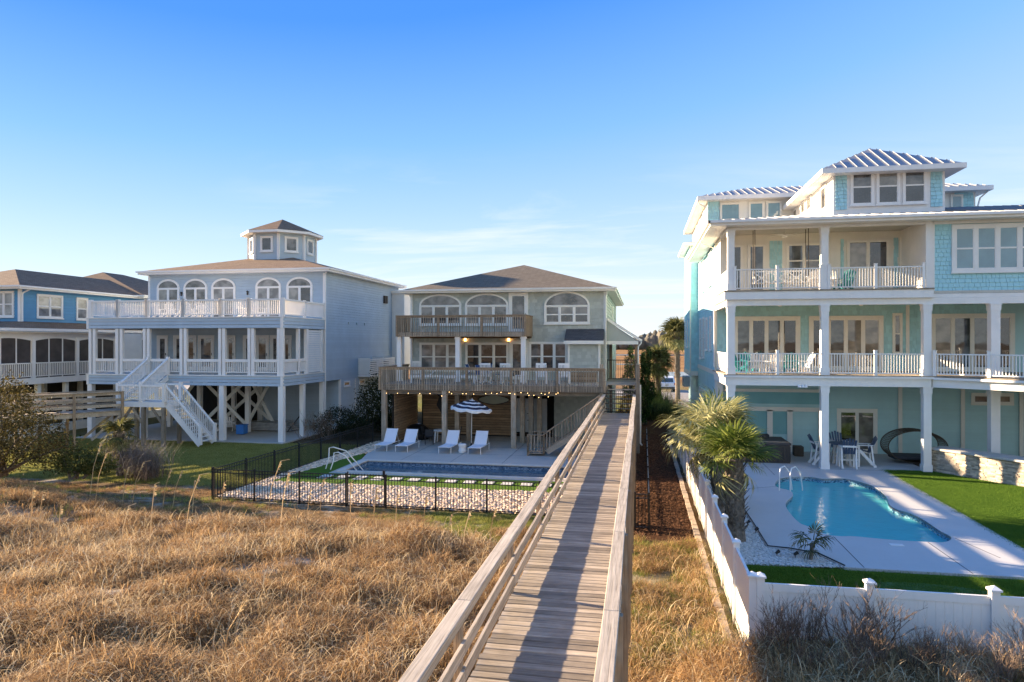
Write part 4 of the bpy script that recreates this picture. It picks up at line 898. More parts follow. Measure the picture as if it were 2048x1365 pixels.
flat('concrete_slab', [(-33.5, 35.6), (-19.9, 35.6), (-19.9, 46), (-33.5, 46)], -.02, 'concrete', thick=.07)
# ac units on a louvred platform, meters, vents, downspouts
ac = MB(); ac.box(lx1+.02, lx1+.9, 46.6, 46.7, 3.35, 4.55).box(lx1+.02, lx1+.9, 49.2, 49.3, 3.35, 4.55).box(lx1+.02, lx1+.9, 51.6, 51.7, 3.35, 4.55).box(lx1+.02, lx1+.95, 46.55, 51.75, 3.2, 3.33); ac = ac.build('equipment_screen', M['white'], hl)
for i in range(8): MB().box(lx1+.03, lx1+.88, 46.56, 46.595, 3.40+i*.14, 3.50+i*.14).box(lx1+.88, lx1+.91, 46.7, 51.6, 3.40+i*.14, 3.50+i*.14).build('slat', M['white'], ac)
for yy in (47.9, 50.4): MB().box(lx1+.15, lx1+.75, yy-.4, yy+.4, 3.34, 4.25).build('ac_unit', M['charcoal'], ac)
for yy in (51.6, 51.95): MB().box(lx1+.02, lx1+.2, yy-.12, yy+.12, 8.8, 9.4).build('meter_box', M['bronze'], hl)
for yy in (44.9, 46.3, 47.7): MB().box(lx1+.02, lx1+.1, yy-.06, yy+.06, 6.95, 7.12).build('vent', M['slate_siding'], hl)
MB().tube([(lx1+.35, ly-.4, 10.35), (lx1+.1, ly-.12, 10.1), (lx1+.08, ly-.1, 9.9), (lx1+.08, ly-.1, .3)], .045, 6).build('downspout', M['white'], hl)
bp = MB(); bp.box(lx1+.04, lx1+1.1, 53.4, 53.5, 3.4, 9.7); bp.box(lx1+1.0, lx1+1.1, 53.5, 56, 3.4, 9.7); bp.box(lx1+.04, lx1+1.3, 53.2, 56.2, 9.7, 9.9); bp = bp.build('rear_porch', M['white'], hl)
for i in range(34): MB().box(lx1+.12, lx1+.98, 53.36, 53.395, 3.5+i*.18, 3.61+i*.18).build('slat', M['white'], bp)
# floodlight
fl = MB().ico((XX(292, 35.8), 35.8, ZZ(292, 728, 35.8)), .1, 2).build('floodlight', M['white'], hl, smooth=True)
# stairs and platform
ls = thing('porch_stairs', 'white two-flight stairs with a landing in front of the blue-grey stilt house', 'stairs', (-28, 34.2, 0))
wallbox(ls, -28.75, -25.75, 33.4, 34.9, 2.12, 2.40, 'white', 'landing')
railing(ls, (-28.7, 33.45, 2.4), (-25.8, 33.45, 2.4), .95, 'white', 'white', .115, .04, (.12, .10), bot=.12, posts=2, pw=.14, ph=.08)
railing(ls, (-27.35, 34.85, 2.4), (-25.8, 34.85, 2.4), .95, 'white', 'white', .115, .04, (.12, .10), bot=.12, posts=1, pw=.14, ph=.08)
stairs(ls, (-28.1, 36.0, 3.78), (-28.1, 33.8, 2.45), 1.25, 7, 'white', 'stringers')
for x in (-28.78, -27.45): railing(ls, (x, 33.7, 2.45), (x, 35.95, 3.80), .98, 'white', 'white', .115, .04, (.12, .10), bot=.12, posts=1, pw=.14, ph=.08)
stairs(ls, (-25.7, 34.15, 2.38), (-23.65, 34.15, .05), 1.2, 12, 'white', 'stringers')
for yy in (33.52, 34.8): railing(ls, (-25.75, yy, 2.4), (-23.6, yy, .10), .98, 'white', 'white', .115, .04, (.12, .10), bot=.12, posts=1, pw=.14, ph=.08)
for (x, yy) in ((-28.6, 33.5), (-27.1, 33.5), (-25.85, 33.5), (-25.85, 34.8), (-28.6, 34.8)): blk('post', M['grey_wood_z'], x-.09, x+.09, yy-.09, yy+.09, -.1, 2.12, ls)
for (x, s) in ((-27.1, -1), (-28.6, 1), (-25.85, -1)): MB().bar((x, 33.5, 1.1), (x+s*.75, 33.5, 2.1), .05, .14).build('cross_brace', M['grey_wood_x'], ls)
# timber walkway in front
lw = thing('timber_walkway', 'old timber walkway with plank rails leading left from the white stairs', 'boardwalk', (-30, 31, 0))
A_, B_ = Vector((-28.4, 33.3, 2.0)), Vector((-33.6, 25.6, 2.0)); dd = (B_-A_).normalized(); sd_ = Vector((dd.y, -dd.x, 0)); Lw = (B_-A_).length
for i in range(int(Lw/.15)): p = A_+dd*(i*.15+.08); piece('plank', cube_mesh(M['grey_wood_x']), p-UP*.02, lw, math.atan2(dd.y, dd.x), (.14, 1.45, .04))
for s in (-.72, .72):
    for k in range(5):
        p = A_+dd*(k*Lw/4*.98+.1)+sd_*s; piece('post', cube_mesh(M['brown_wood_z']), Vector((p.x, p.y, 1.45)), lw, math.atan2(dd.y, dd.x), (.12, .12, 3.1))
    for z in (2.2, 2.5, 2.84): b = MB(); b.rail(A_+sd_*s*.94+UP*(z-2), B_+sd_*s*.94+UP*(z-2), .04, .15); b.build('rail_board', M['grey_wood_y'], lw)
    b = MB(); b.rail(A_+sd_*s*.9-UP*.28, B_+sd_*s*.9-UP*.28, .05, .24); b.build('stringer', M['grey_wood_y'], lw); b = MB(); b.rail(A_+sd_*s+UP*1.0, B_+sd_*s+UP*1.0, .15, .04); b.build('rail_cap', M['grey_wood_y'], lw)
    MB().bar(A_+dd*.2+sd_*s-UP*.3, A_+dd*1.6+sd_*s-UP*1.5, .05, .13).build('cross_brace', M['grey_wood_y'], lw)

# ================================================================ BRIGHT BLUE HOUSE at the left edge
hf = thing('beach_house', 'bright blue house with brown hip roofs and a white screened porch at the left edge', 'house', (-44, 42, 0))
ux = -37.8; wallbox(hf, -45.6, ux, 36, 56, 3.3, 9.1, 'sky_siding', 'core_wall'); siding(hf, (-45.6, 35.998, 6.8), 0, ux+45.6, 2.3, 'sky_siding', .19); siding(hf, (ux+.002, 36, 6.8), R(90), 20, 2.3, 'sky_siding', .19)
for (y0, x0) in ((35.95, ux-.12),): wallbox(hf, x0, ux+.04, 35.95, 36.12, 6.8, 9.0, 'white', 'corner_board')
hip_roof(hf, -46.1, ux+.5, 35.5, 56.5, 9.2, [(-42.4, 40.0, 10.75), (-42.4, 50, 10.75)], 'brown_roof', 'white', .2)
hip_roof(hf, -49.9, ux+1.0, 45.5, 58, 9.25, [(-44.5, 50.2, 11.6), (-44.5, 52.5, 11.6)], 'brown_roof', 'white', .2)
MB().tube([(ux+.5, 36.3, 9.05), (ux+.15, 36.1, 8.8), (ux+.12, 36.05, 8.7), (ux+.12, 36.05, 7.0)], .05, 6).build('downspout', M['white'], hf)
window(hf, (ux+.02, 38.15, 7.25), R(90), 2.0, 1.55, 2, 2, gl='glass_blind'); window(hf, (ux+.02, 40.75, 7.22), R(90), 1.0, 1.55, 1, 2, gl='glass_blind')
window(hf, (-38.95, 35.98, 7.25), 0, 1.5, 1.65, 2, 2, gl='glass_blind'); window(hf, (ux+.02, 50.3, 8.0), R(90), 1.2, .8, 1, 1)
# porch with low roof
px_ = -36.8
b = MB(); b.add([(-40.5, 32.1, 6.55), (px_+.4, 32.1, 6.55), (px_+.4, 48.5, 6.55), (ux+.03, 48.5, 7.0), (ux+.03, 35.97, 7.0), (-40.5, 35.97, 7.0)], [(0, 1, 4, 5), (1, 2, 3, 4)]); pr_ = b.build('porch_roof', M['brown_roof'], hf, fixn=False)
b = MB(); b.box(-40.5, px_+.45, 32.02, 32.1, 6.38, 6.56).box(px_+.4, px_+.48, 32.1, 48.5, 6.38, 6.56).box(-40.5, px_+.39, 32.12, 48.4, 6.30, 6.36); b.build('fascia', M['white'], pr_)
wallbox(hf, px_-.12, px_, 32.45, 48.2, 6.05, 6.30, 'white', 'porch_beam'); wallbox(hf, -40.5, px_-.121, 32.5, 32.62, 6.05, 6.30, 'white', 'porch_beam')
wallbox(hf, px_-.15, px_+.05, 32.4, 48.3, 3.12, 3.50, 'white', 'floor_band'); wallbox(hf, -40.5, px_+.05, 32.35, 32.399, 3.12, 3.5, 'white', 'floor_band'); wallbox(hf, -40.5, px_-.16, 32.4, 48.3, 3.3, 3.49, 'grey_wood_x', 'porch_floor')
cys = [32.65, 36.0, 39.35, 42.7, 46.05, 48.2]
for yy in cys: wallbox(hf, px_-.16, px_+.02, yy-.12, yy+.12, 3.5, 6.05, 'white', 'porch_column')
for i in range(len(cys)-1):
    a, c = cys[i]+.12, cys[i+1]-.12; n = 3; w_ = (c-a)/n
    fr = MB(); 
    for k in range(1, n): fr.box(px_-.10, px_-.04, a+k*w_-.035, a+k*w_+.035, 3.5, 6.05)
    K = 12; Vv = []; F = []
    for k in range(K+1):
        yy = a+(c-a)*k/K; z = 5.80+.16*math.sin(math.pi*k/K); Vv += [(px_-.03, yy, z), (px_-.03, yy, 6.05)]
        if k: F.append((2*k-2, 2*k, 2*k+1, 2*k-1))
    fr.add(Vv, F); fo = fr.build('screen_frame', M['white'], hf, fixn=False)
    for k in range(n): MB().box(px_-.085, px_-.075, a+k*w_+.035, a+(k+1)*w_-.035, 3.5, 6.05).build('screen', M['screen'], fo)
    railing(hf, (px_-.0, a, 3.5), (px_-.0, c, 3.5), .95, 'white', 'white', .13, .045, (.07, .07), bot=.08)
for yy in (33.2, 36.5, 38.6, 40.7, 43, 46): wallbox(hf, px_-.35, px_-.1, yy-.13, yy+.13, -.1, 3.12, 'cream_trim', 'stilt')
for yy in (35, 39, 42): wallbox(hf, px_-2.4, px_-2.15, yy-.13, yy+.13, -.1, 3.12, 'cream_trim', 'stilt')
wallbox(hf, -44, px_-4.2, 33.6, 48, -.1, 3.3, 'void_shade', 'lower_wall'); wallbox(hf, px_-.35, px_-.1, 33, 48, -.1, .45, 'cream_trim', 'kick_wall')  # the dark box stands for the shade under the porch floor
# ================================================================ AQUA HOUSE (right)
hr = thing('beach_house', 'aqua shingled four-level house with white porches and standing-seam metal roofs', 'house', (9, 38, 0))
rx, cy = 3.99, 33.0; F1, F2 = 4.24, 8.10; GWY = 37.8; BWY = 35.8; RX2 = 24
def rX(px, Y): return XX(px, Y)
wallbox(hr, rx, RX2, GWY, 58, -.1, 11.15, 'aqua', 'core_wall'); siding(hr, (rx, GWY-.002, 0), 0, RX2-rx, 3.7, 'aqua', .15); shingles(hr, (rx, GWY-.002, F1), 0, 13.5, 3.5, 'aqua_shingle', .19, .2)
siding(hr, (rx-.002, 58, 0), R(-90), 58-GWY, 4.0, 'aqua', .16); shingles(hr, (rx-.002, 58, 4.2), R(-90), 58-GWY, 6.9, 'aqua_shingle', .2, .3)
wallbox(hr, rx, 12.45, BWY, GWY-.03, F2, 11.2, 'cream_trim', 'balcony_wall')
wallbox(hr, rx-.07, rx+.05, GWY-.05, GWY+.12, 0, 11.4, 'cream_trim', 'corner_board'); wallbox(hr, rx-.06, rx-.03, 37.95, 58, 3.95, 4.2, 'cream_trim', 'belt_board')
# decks
def slab(x0, x1, y0, y1, z0, z1, nm='deck_band'): return wallbox(hr, x0, x1, y0, y1, z0, z1, 'white', nm)
slab(rx-.12, 12.55, 32.78, 32.9, F1-.5, F1-.06); slab(rx-.22, 12.6, 32.68, 32.899, F1-.14, F1-.05, 'deck_moulding'); slab(rx-.12, rx, 32.9, GWY-.05, F1-.5, F1-.06); MB().box(rx-.2, 12.6, 32.7, GWY-.06, F1-.049, F1).build('porch_floor', M['grey_wood_x'], hr)
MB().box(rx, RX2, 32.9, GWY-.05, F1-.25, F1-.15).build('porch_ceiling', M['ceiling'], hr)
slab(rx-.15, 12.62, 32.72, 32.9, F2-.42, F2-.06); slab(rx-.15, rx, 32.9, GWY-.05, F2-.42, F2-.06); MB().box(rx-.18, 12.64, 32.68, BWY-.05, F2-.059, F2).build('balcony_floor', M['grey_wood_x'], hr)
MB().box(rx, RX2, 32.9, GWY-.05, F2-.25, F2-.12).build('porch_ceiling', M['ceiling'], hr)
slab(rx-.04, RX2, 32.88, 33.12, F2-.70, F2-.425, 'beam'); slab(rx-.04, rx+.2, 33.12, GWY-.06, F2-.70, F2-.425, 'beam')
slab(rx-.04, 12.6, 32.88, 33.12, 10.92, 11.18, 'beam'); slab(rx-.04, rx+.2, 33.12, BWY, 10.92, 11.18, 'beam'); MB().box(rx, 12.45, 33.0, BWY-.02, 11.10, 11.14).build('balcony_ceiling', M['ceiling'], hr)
# angled lower deck on the right
DP = [(12.5, 33.2), (12.55, 32.75), (15.35, 30.35), (17.5, 28.4), (24, 28.4), (24, 37.7), (12.7, 37.7)]
b = MB(); b.prism(DP[::1], F1-.049, F1); b.build('porch_floor', M['grey_wood_x'], hr); b = MB(); b.prism([(p[0]+.06, p[1]+.08) for p in DP[:5]]+[(23.9, 37.6), (12.8, 37.6)], F1-.5, F1-.051); b.build('deck_band', M['white'], hr)
b = MB(); b.rail((12.62, 32.74, F1-.16), (17.5, 28.38, F1-.16), .12, .10); b.rail((17.5, 28.36, F1-.16), (24, 28.36, F1-.16), .12, .10); b.build('deck_moulding', M['white'], hr)
# columns
def column(x, y, z0, z1, w=.30):
    o = wallbox(hr, x-w/2, x+w/2, y-w/2, y+w/2, z0, z1, 'white', 'porch_column')
    MB().box(x-w/2-.03, x+w/2+.03, y-w/2-.03, y+w/2+.03, z0, z0+.32).build('column_base', M['white'], o); b = MB()
    b.box(x-w/2-.025, x+w/2+.025, y-w/2-.025, y+w/2+.025, z1-.30, z1-.02).box(x-w/2-.045, x+w/2+.045, y-w/2-.045, y+w/2+.045, z1-.06, z1-.004); b.build('column_cap', M['white'], o)
for x in (4.14, 8.2, 12.42): column(x, cy, 0, F1-.5, .32); column(x, cy, F1, F2-.70, .32)
for x in (4.14, 8.2): column(x, cy, F2, 10.92)
column(15.1, cy, 0, F1-.5, .36); column(15.1, cy, F1, F2-.7, .36); column(18.2, cy, 0, F1-.5, .36); column(18.2, cy, F1, F2-.7, .36)
slab(12.36, 12.6, 32.86, BWY, F2, 11.18, 'balcony_end_wall'); column(4.14, GWY-.25, 0, F1-.5, .3)
# railings
def wrail(a, b_, **k): return railing(hr, a, b_, .98, 'white', 'white', .115, .035, (.07, .05), bot=.07, **k)
for a, c in ((4.30, 8.04), (8.36, 12.26)):
    wrail((a, 32.86, F1), (c, 32.86, F1), posts=2, pw=.12, ph=.12, endposts=False, cap=True); wrail((a, 32.86, F2), (c, 32.86, F2), posts=2, pw=.12, ph=.12, endposts=True, cap=True)
wrail((4.02, 33.2, F1), (4.02, GWY-.1, F1)); wrail((4.02, 33.2, F2), (4.02, BWY-.1, F2))
wrail((12.66, 32.72, F1), (14.2, 31.40, F1), posts=1, pw=.12, ph=.12, cap=True); wrail((14.2, 31.40, F1), (17.45, 28.52, F1), posts=2, pw=.12, ph=.12, cap=True); wrail((17.5, 28.5, F1), (23.9, 28.5, F1), posts=3, pw=.12, ph=.12, cap=True)
# right wing upper floor
wallbox(hr, 12.62, RX2, 33.0, GWY, F2-.42, 11.2, 'aqua', 'wing_wall')
wing = thing('dummy', '', '') if False else hr
sh = shingles(hr, (12.75, 32.998, 7.75), 0, 4.6, 3.25, 'aqua_shingle', .19, .20, single=True); parent_w = MB().box(12.62, RX2, 32.999, 33.0, 7.70, 11.0).build('shingle_wall', M['aqua'], hr)
x_w0, x_w1 = rX(1902, 33), rX(1902, 33)+3.6
kk = 0; base_o = Vector((12.75, 32.997, 7.75))-OFF[hr.name]
for vv, ff in sh:
    xm = 12.75+(vv[0][0]+vv[1][0])/2; zm = 7.75+vv[0][2]
    if x_w0+.05 < xm < x_w1-.1 and 8.95 < zm < 11: continue
    if kk >= 290: break
    m_ = bpy.data.meshes.new('shingle'); m_.from_pydata(vv, [], ff); m_.materials.append(M['aqua_shingle']); o = bpy.data.objects.new('shingle', m_); COL.objects.link(o); o.parent = parent_w; o.location = base_o; kk += 1
shingles(hr, (17.35, 32.997, 7.75), 0, RX2-17.35, 3.25, 'aqua_shingle', .19, .2)
slab(12.56, 12.74, 32.93, 33.1, F2-.4, 11.2, 'corner_board'); slab(12.5, RX2, 32.90, 33.05, F2-.42, F2-.24, 'belt_board')
z0, z1 = ZZ(1950, 546, 33), ZZ(1950, 449, 33)
window(hr, ((x_w0+x_w1)/2, 32.96, z0), 0, x_w1-x_w0, z1-z0, 4, 2, trim=.17, mat='white', gl='glass_blue', mull=.16)
slab(12.7, RX2, 32.90, 33.02, 10.9, 11.2, 'frieze_board')
# glazing, lower porch
def rwin(px0, px1, z0, z1, Y, cols, rows, gl='glass_aqua', **k):
    x0, x1 = rX(px0, Y), rX(px1, Y); return window(hr, ((x0+x1)/2, Y-.035, z0), 0, x1-x0, z1-z0, cols, rows, mat='cream_trim', gl=gl, **k)
rwin(1466, 1600, F1, 7.08, GWY, 4, 1, trim=.20, mull=.13); rwin(1617, 1766, F1, 7.08, GWY, 4, 1, trim=.20, mull=.13)
rwin(1784, 1804, 5.1, 7.2, GWY, 1, 2, trim=.10); rwin(1860, 2028, F1, 7.15, GWY, 4, 1, trim=.20, mull=.13); wallbox(hr, rX(1811, GWY), rX(1818, GWY), GWY-.06, GWY, F1, 7.6, 'cream_trim', 'trim_board')
# balcony wall
for (a, c, zb, zt, n, r_) in ((1462, 1486, 8.2, 10.62, 1, 1), (1495, 1531, 8.2, 10.62, 1, 1), (1572, 1644, 8.85, 10.62, 2, 2), (1693, 1778, 9.25, 10.7, 2, 1), (1798, 1842, 8.15, 10.75, 2, 1)): rwin(a, c, zb, zt, BWY, n, r_, trim=.10)
for (a, c) in ((1539, 1564), (1681, 1687), (1787, 1796)): shingles(hr, (rX(a, BWY), BWY-.005, F2+.05), 0, rX(c, BWY)-rX(a, BWY), 2.6, 'aqua_shingle', .19, .2)
# ground floor
def board(px0, px1, z0, z1, Y=GWY-.06, mat='cream_trim', nm='trim_board', d=.05): return wallbox(hr, rX(px0, Y), rX(px1, Y), Y-d, Y, z0, z1, mat, nm)
board(1446, 1640, ZZ(1550, 783, GWY)-.03, ZZ(1550, 783, GWY)+.12); board(1446, 1640, ZZ(1550, 818, GWY)-.12, ZZ(1550, 818, GWY)+.10); board(1470, 1638, ZZ(1550, 808, GWY), ZZ(1550, 785, GWY), GWY-.02, 'teal_panel', 'soffit_panel', .02)
for p in (1483, 1534, 1574, 1636): board(p, p+11, 0, ZZ(1550, 820, GWY))
for a, c in ((1494, 1534), (1545, 1574)): board(a, c, .9, ZZ(1550, 821, GWY), GWY-.02, 'teal_panel', 'shutter_panel', .02)
b = rwin(1673, 1754, .02, 2.30, GWY, 2, 1, trim=.17, mull=.09, gl='glass_dusk', sill=False)
for p in (1796, 1921, 2038): board(p, p+8, 0, 3.7)
rwin(1941, 1983, ZZ(1960, 811, GWY), ZZ(1960, 786, GWY), GWY, 1, 1, trim=.14, sill=False); rwin(1990, 2026, ZZ(2000, 811, GWY), ZZ(2000, 786, GWY), GWY, 1, 1, trim=.14, sill=False)
# sloped soffit brackets, flood lights
fl = MB()
for s in (-.14, 0, .14): fl.lathe([(.02, .08), (.07, .0), (.08, -.05), (.05, -.06)], (rX(1605, 32.7)+s, 32.66, ZZ(1605, 773, 32.7)), 10)
fl.build('floodlight', M['white'], hr)
# west side wall: bay, windows
wallbox(hr, 3.44, rx-.03, 49, 55, 3.4, 12.5, 'aqua', 'bay'); shingles(hr, (3.44, 48.998, 3.7), 0, rx-3.46, 8.8, 'aqua_shingle', .19, .2); shingles(hr, (3.438, 55, 3.7), R(-90), 6, 8.8, 'aqua_shingle', .19, .24)
wallbox(hr, 3.38, rx-.04, 48.95, 55.05, 3.38, 3.70, 'cream_trim', 'belt_board'); wallbox(hr, 3.40, 3.50, 48.95, 49.08, 3.7, 12.4, 'cream_trim', 'corner_board')
b = MB(); b.add([(3.0, 48.5, 12.55), (rx+.5, 48.5, 12.55), (rx+.5, 55.5, 12.55), (3.0, 55.5, 12.55), (rx+.5, 49.8, 12.95), (rx+.5, 54.2, 12.95)], [(0, 1, 4), (0, 4, 5, 3), (3, 5, 2)]); b.build('bay_roof', M['metal_roof'], hr, fixn=False); MB().box(2.97, rx, 48.45, 48.5, 12.38, 12.57).box(2.95, 3.0, 48.5, 55.5, 12.38, 12.57).box(3, rx, 48.5, 55.5, 12.38, 12.42).build('fascia', M['white'], hr)
for (yy, zb, h_, w_, c_) in ((40.3, 5.2, 2.0, .9, 1), (42.6, 5.2, 2.0, .9, 1), (44.6, 4.7, 2.6, 1.0, 1), (46.8, 4.6, 2.7, 1.1, 1), (40.5, 8.9, 2.0, 1.6, 2), (45, 8.9, 2.0, 1.6, 2), (44.2, 2.2, .55, .8, 1), (45.7, 2.2, .55, .8, 1), (47.2, 2.2, .55, .8, 1)):
    window(hr, (rx-.03, yy, zb), R(-90), w_, h_, c_, 2 if h_ > 1 else 1, trim=.09, mat='white', gl='glass_blue')
for yy in (51, 53.4): window(hr, (3.41, yy, 5.3), R(-90), .7, 2.0, 1, 2, trim=.09, gl='glass_blue'); window(hr, (3.41, yy, 8.9), R(-90), .7, 2.0, 1, 2, trim=.09, gl='glass_blue')
for yy in (49.4, 50.4): MB().box(3.0, 3.42, yy-.35, yy+.35, 2.6, 3.3).build('ac_unit', M['door_grey'], hr)
# roofs with standing seams
def seam_roof(polys, name='metal_roof', sp=.46, parent=hr):
    for poly in polys:
        P0 = [Vector(p) for p in poly]; e = (P0[1]-P0[0]).normalized(); nrm = (P0[1]-P0[0]).cross(P0[2]-P0[1]).normalized()
        if nrm.z < 0: nrm.negate()
        vdir = nrm.cross(e).normalized()
        if vdir.z < 0: vdir.negate()
        pv = [((p-P0[0]).dot(e), (p-P0[0]).dot(vdir)) for p in P0]
        b = MB(); b.add(P0, [tuple(range(len(P0)))]); ro = b.build(name, M['metal_roof'], parent, fixn=False)
        u0, u1 = min(p[0] for p in pv), max(p[0] for p in pv); u = u0+.12
        while u < u1-.05:
            ys = []
            for i in range(len(pv)):
                (a0, b0), (a1, b1) = pv[i], pv[(i+1) % len(pv)]
                if (a0-u)*(a1-u) < 0: ys.append(b0+(b1-b0)*(u-a0)/(a1-a0))
            if len(ys) >= 2 and max(ys)-min(ys) > .15:
                p = P0[0]+e*u+vdir*min(ys)+nrm*.028; q = P0[0]+e*u+vdir*max(ys)+nrm*.028
                MB().bar(p, q, .022, .036, nrm).build('roof_seam', M['seam_metal'], ro)
            u += sp
E0 = (3.2, 32.3, 11.25)
seam_roof([[E0, (26, 32.3, 11.25), (26, 43.5, 13.49), (14.4, 43.5, 13.49), (9.1, 38.2, 12.43)], [(3.2, 43.5, 11.25), E0, (9.1, 38.2, 12.43), (9.1, 43.5, 12.43)]])
MB().box(3.15, 26, 32.24, 32.30, 11.03, 11.26).box(3.15, 3.2, 32.3, 47, 11.03, 11.26).box(3.2, 26, 32.3, 32.86, 11.03, 11.07).box(3.2, rx-.05, 32.86, 47, 11.03, 11.07).box(3.05, 26, 32.12, 32.235, 11.14, 11.25).box(3.03, 3.145, 32.12, 47, 11.14, 11.25).build('fascia', M['white'], hr)
MB().tube([(3.1, 36.8, 11.15), (3.3, 37.3, 10.9), (3.85, 37.6, 10.7), (3.88, 37.6, 4.4)], .05, 6).build('downspout', M['white'], hr)
# rear upper block
wallbox(hr, 4.1, 19, 43.6, 56, 11.0, 14.5, 'cream_trim', 'upper_block')
shingles(hr, (4.1, 43.59, 12.4), 0, .7, 2.0, 'aqua_shingle', .19, .2); shingles(hr, (17.9, 43.59, 12.4), 0, 1, 2.0, 'aqua_shingle', .19, .2)
for (a, c) in ((1440, 1481), (1497, 1528), (1532, 1563), (1900, 1925)): rwin(a, c, 13.15, 14.25, 43.59, 1, 1, trim=.08, gl='glass_blue')
for yy in (45.5, 48.5, 51): window(hr, (4.07, yy, 12.6), R(-90), 1.2, 1.5, 2, 2, trim=.09, gl='glass_blue')
a, c, d_, e_ = (3.5, 43.0, 14.6), (19.6, 43.0, 14.6), (19.6, 56.6, 14.6), (3.5, 56.6, 14.6); r1, r2 = (6.9, 46.6, 15.75), (16.2, 46.6, 15.75); r3 = (6.9, 53, 15.75); r4 = (16.2, 53, 15.75)
seam_roof([[a, c, r2, r1], [e_, a, r1, r3], [c, d_, r4, r2]]); MB().add([r1, r2, r4, r3, d_, e_], [(0, 1, 2, 3), (3, 2, 4, 5)]).build('metal_roof', M['metal_roof'], hr, fixn=False)
MB().box(3.45, 19.65, 42.94, 43.0, 14.36, 14.61).box(3.45, 3.5, 43, 56.6, 14.36, 14.61).box(19.6, 19.65, 43, 56.6, 14.36, 14.61).box(3.5, 19.6, 43, 56.6, 14.36, 14.40).build('fascia', M['white'], hr)
MB().tube([(3.45, 43.4, 14.45), (3.6, 43.4, 14.2), (4.02, 43.4, 14.0), (4.02, 43.4, 12.0)], .05, 6).tube([(19.6, 43.4, 14.4), (19.2, 43.5, 14.0), (19.05, 43.5, 13.4)], .05, 6).build('downspout', M['white'], hr)
# tower room
tx0, tx1, ty = 9.1, 13.97, 35.0
wallbox(hr, tx0, tx1, ty, 48, 11.3, 13.75, 'white', 'tower_room')
for (za, zb) in ((1055, 1165), (1205, 1315), (1357, 1470)): x0, x1 = rX(1340+za/2.893, ty), rX(1340+zb/2.893, ty); window(hr, ((x0+x1)/2, ty-.02, ZZ(1765, 409, ty)-.05), 0, x1-x0+.2, ZZ(1765, 340, ty)-ZZ(1765, 409, ty)+.15, 1, 2, trim=.10, mat='white', gl='glass_dusk', mull=.1)
for (za, zb) in ((957, 1022), (1507, 1575)): x0, x1 = rX(1340+za/2.893, ty), rX(1340+zb/2.893, ty); shingles(hr, (x0, ty-.008, 12.05), 0, x1-x0, 1.62, 'aqua_shingle', .18, .2)
for yy, zb, h_ in ((36.6, 12.35, 1.2), (39.6, 12.9, .75), (41, 12.95, .7), (43, 13.0, .65)): window(hr, (tx0-.02, yy, zb), R(-90), 1.0, h_, 1, 1, trim=.08, mat='white', gl='glass_dusk', sill=False)
a, c, d_, e_ = (8.5, 34.4, 13.9), (14.57, 34.4, 13.9), (14.57, 48.6, 13.9), (8.5, 48.6, 13.9); r1, r2 = (11.53, 37.45, 15.55), (11.53, 46, 15.55)
seam_roof([[a, c, r1], [e_, a, r1, r2], [c, d_, r2, r1]]); MB().box(8.45, 14.62, 34.34, 34.4, 13.68, 13.91).box(8.45, 8.5, 34.4, 48.6, 13.68, 13.91).box(14.57, 14.62, 34.4, 48.6, 13.68, 13.91).box(8.5, 14.57, 34.4, 48.6, 13.68, 13.72).build('fascia', M['white'], hr)
# stone counter
sc_ = thing('stone_counter', 'ledger-stone bar wall with a pale slab top beside the bright turf', 'bar counter', (13.7, 31.7, 0))
A_, B_ = Vector((12.66, 33.2, 0)), Vector((14.95, 30.1, 0)); C2 = Vector((19, 26.6, 0)); 
for (p, q, near) in ((A_, B_, True), (B_, C2, False)):
    dd = (q-p).normalized(); nn = Vector((-dd.y, dd.x, 0)); L = (q-p).length
    if nn.x < 0: nn = -nn
    core = MB(); core.add([p+nn*.03, q+nn*.03, q+nn*.75, p+nn*.75, p+nn*.03+UP*.98, q+nn*.03+UP*.98, q+nn*.75+UP*.98, p+nn*.75+UP*.98], [(0,1,5,4),(1,2,6,5),(2,3,7,6),(3,0,4,7),(4,5,6,7)]); core.build('core', M['stone_mix'], sc_)
    tp = MB(); tp.add([p-nn*.14+UP*.98, q-nn*.14+UP*.98, q+nn*.95+UP*.98, p+nn*.95+UP*.98, p-nn*.14+UP*1.06, q-nn*.14+UP*1.06, q+nn*.95+UP*1.06, p+nn*.95+UP*1.06], [(3,2,1,0),(0,1,5,4),(1,2,6,5),(2,3,7,6),(3,0,4,7),(4,5,6,7)]); tp.build('counter_top', M['stone_paver'], sc_)
    rr = random.Random(3); stf = MB()
    for r_ in range(16):
        s_ = -rr.random()*.2; z0 = r_*.061
        while s_ < L:
            l_ = rr.uniform(.12, .34); s0 = max(0, s_+.003); s1 = min(L, s_+l_-.003); s_ += l_
            if s1-s0 < .02: continue
            dp = rr.uniform(.0, .035); a0, a1 = p+dd*s0, p+dd*s1
            stf.add([a0-nn*dp+UP*z0, a1-nn*dp+UP*z0, a1-nn*dp+UP*(z0+.057), a0-nn*dp+UP*(z0+.057), a0+nn*.04+UP*z0, a1+nn*.04+UP*z0, a1+nn*.04+UP*(z0+.057), a0+nn*.04+UP*(z0+.057)], [(0,1,2,3),(3,2,6,7),(0,3,7,4),(1,5,6,2),(0,4,5,1)])
    so = stf.build('ledger_stone', M['stone_mix'], sc_); so['kind'] = 'stuff'
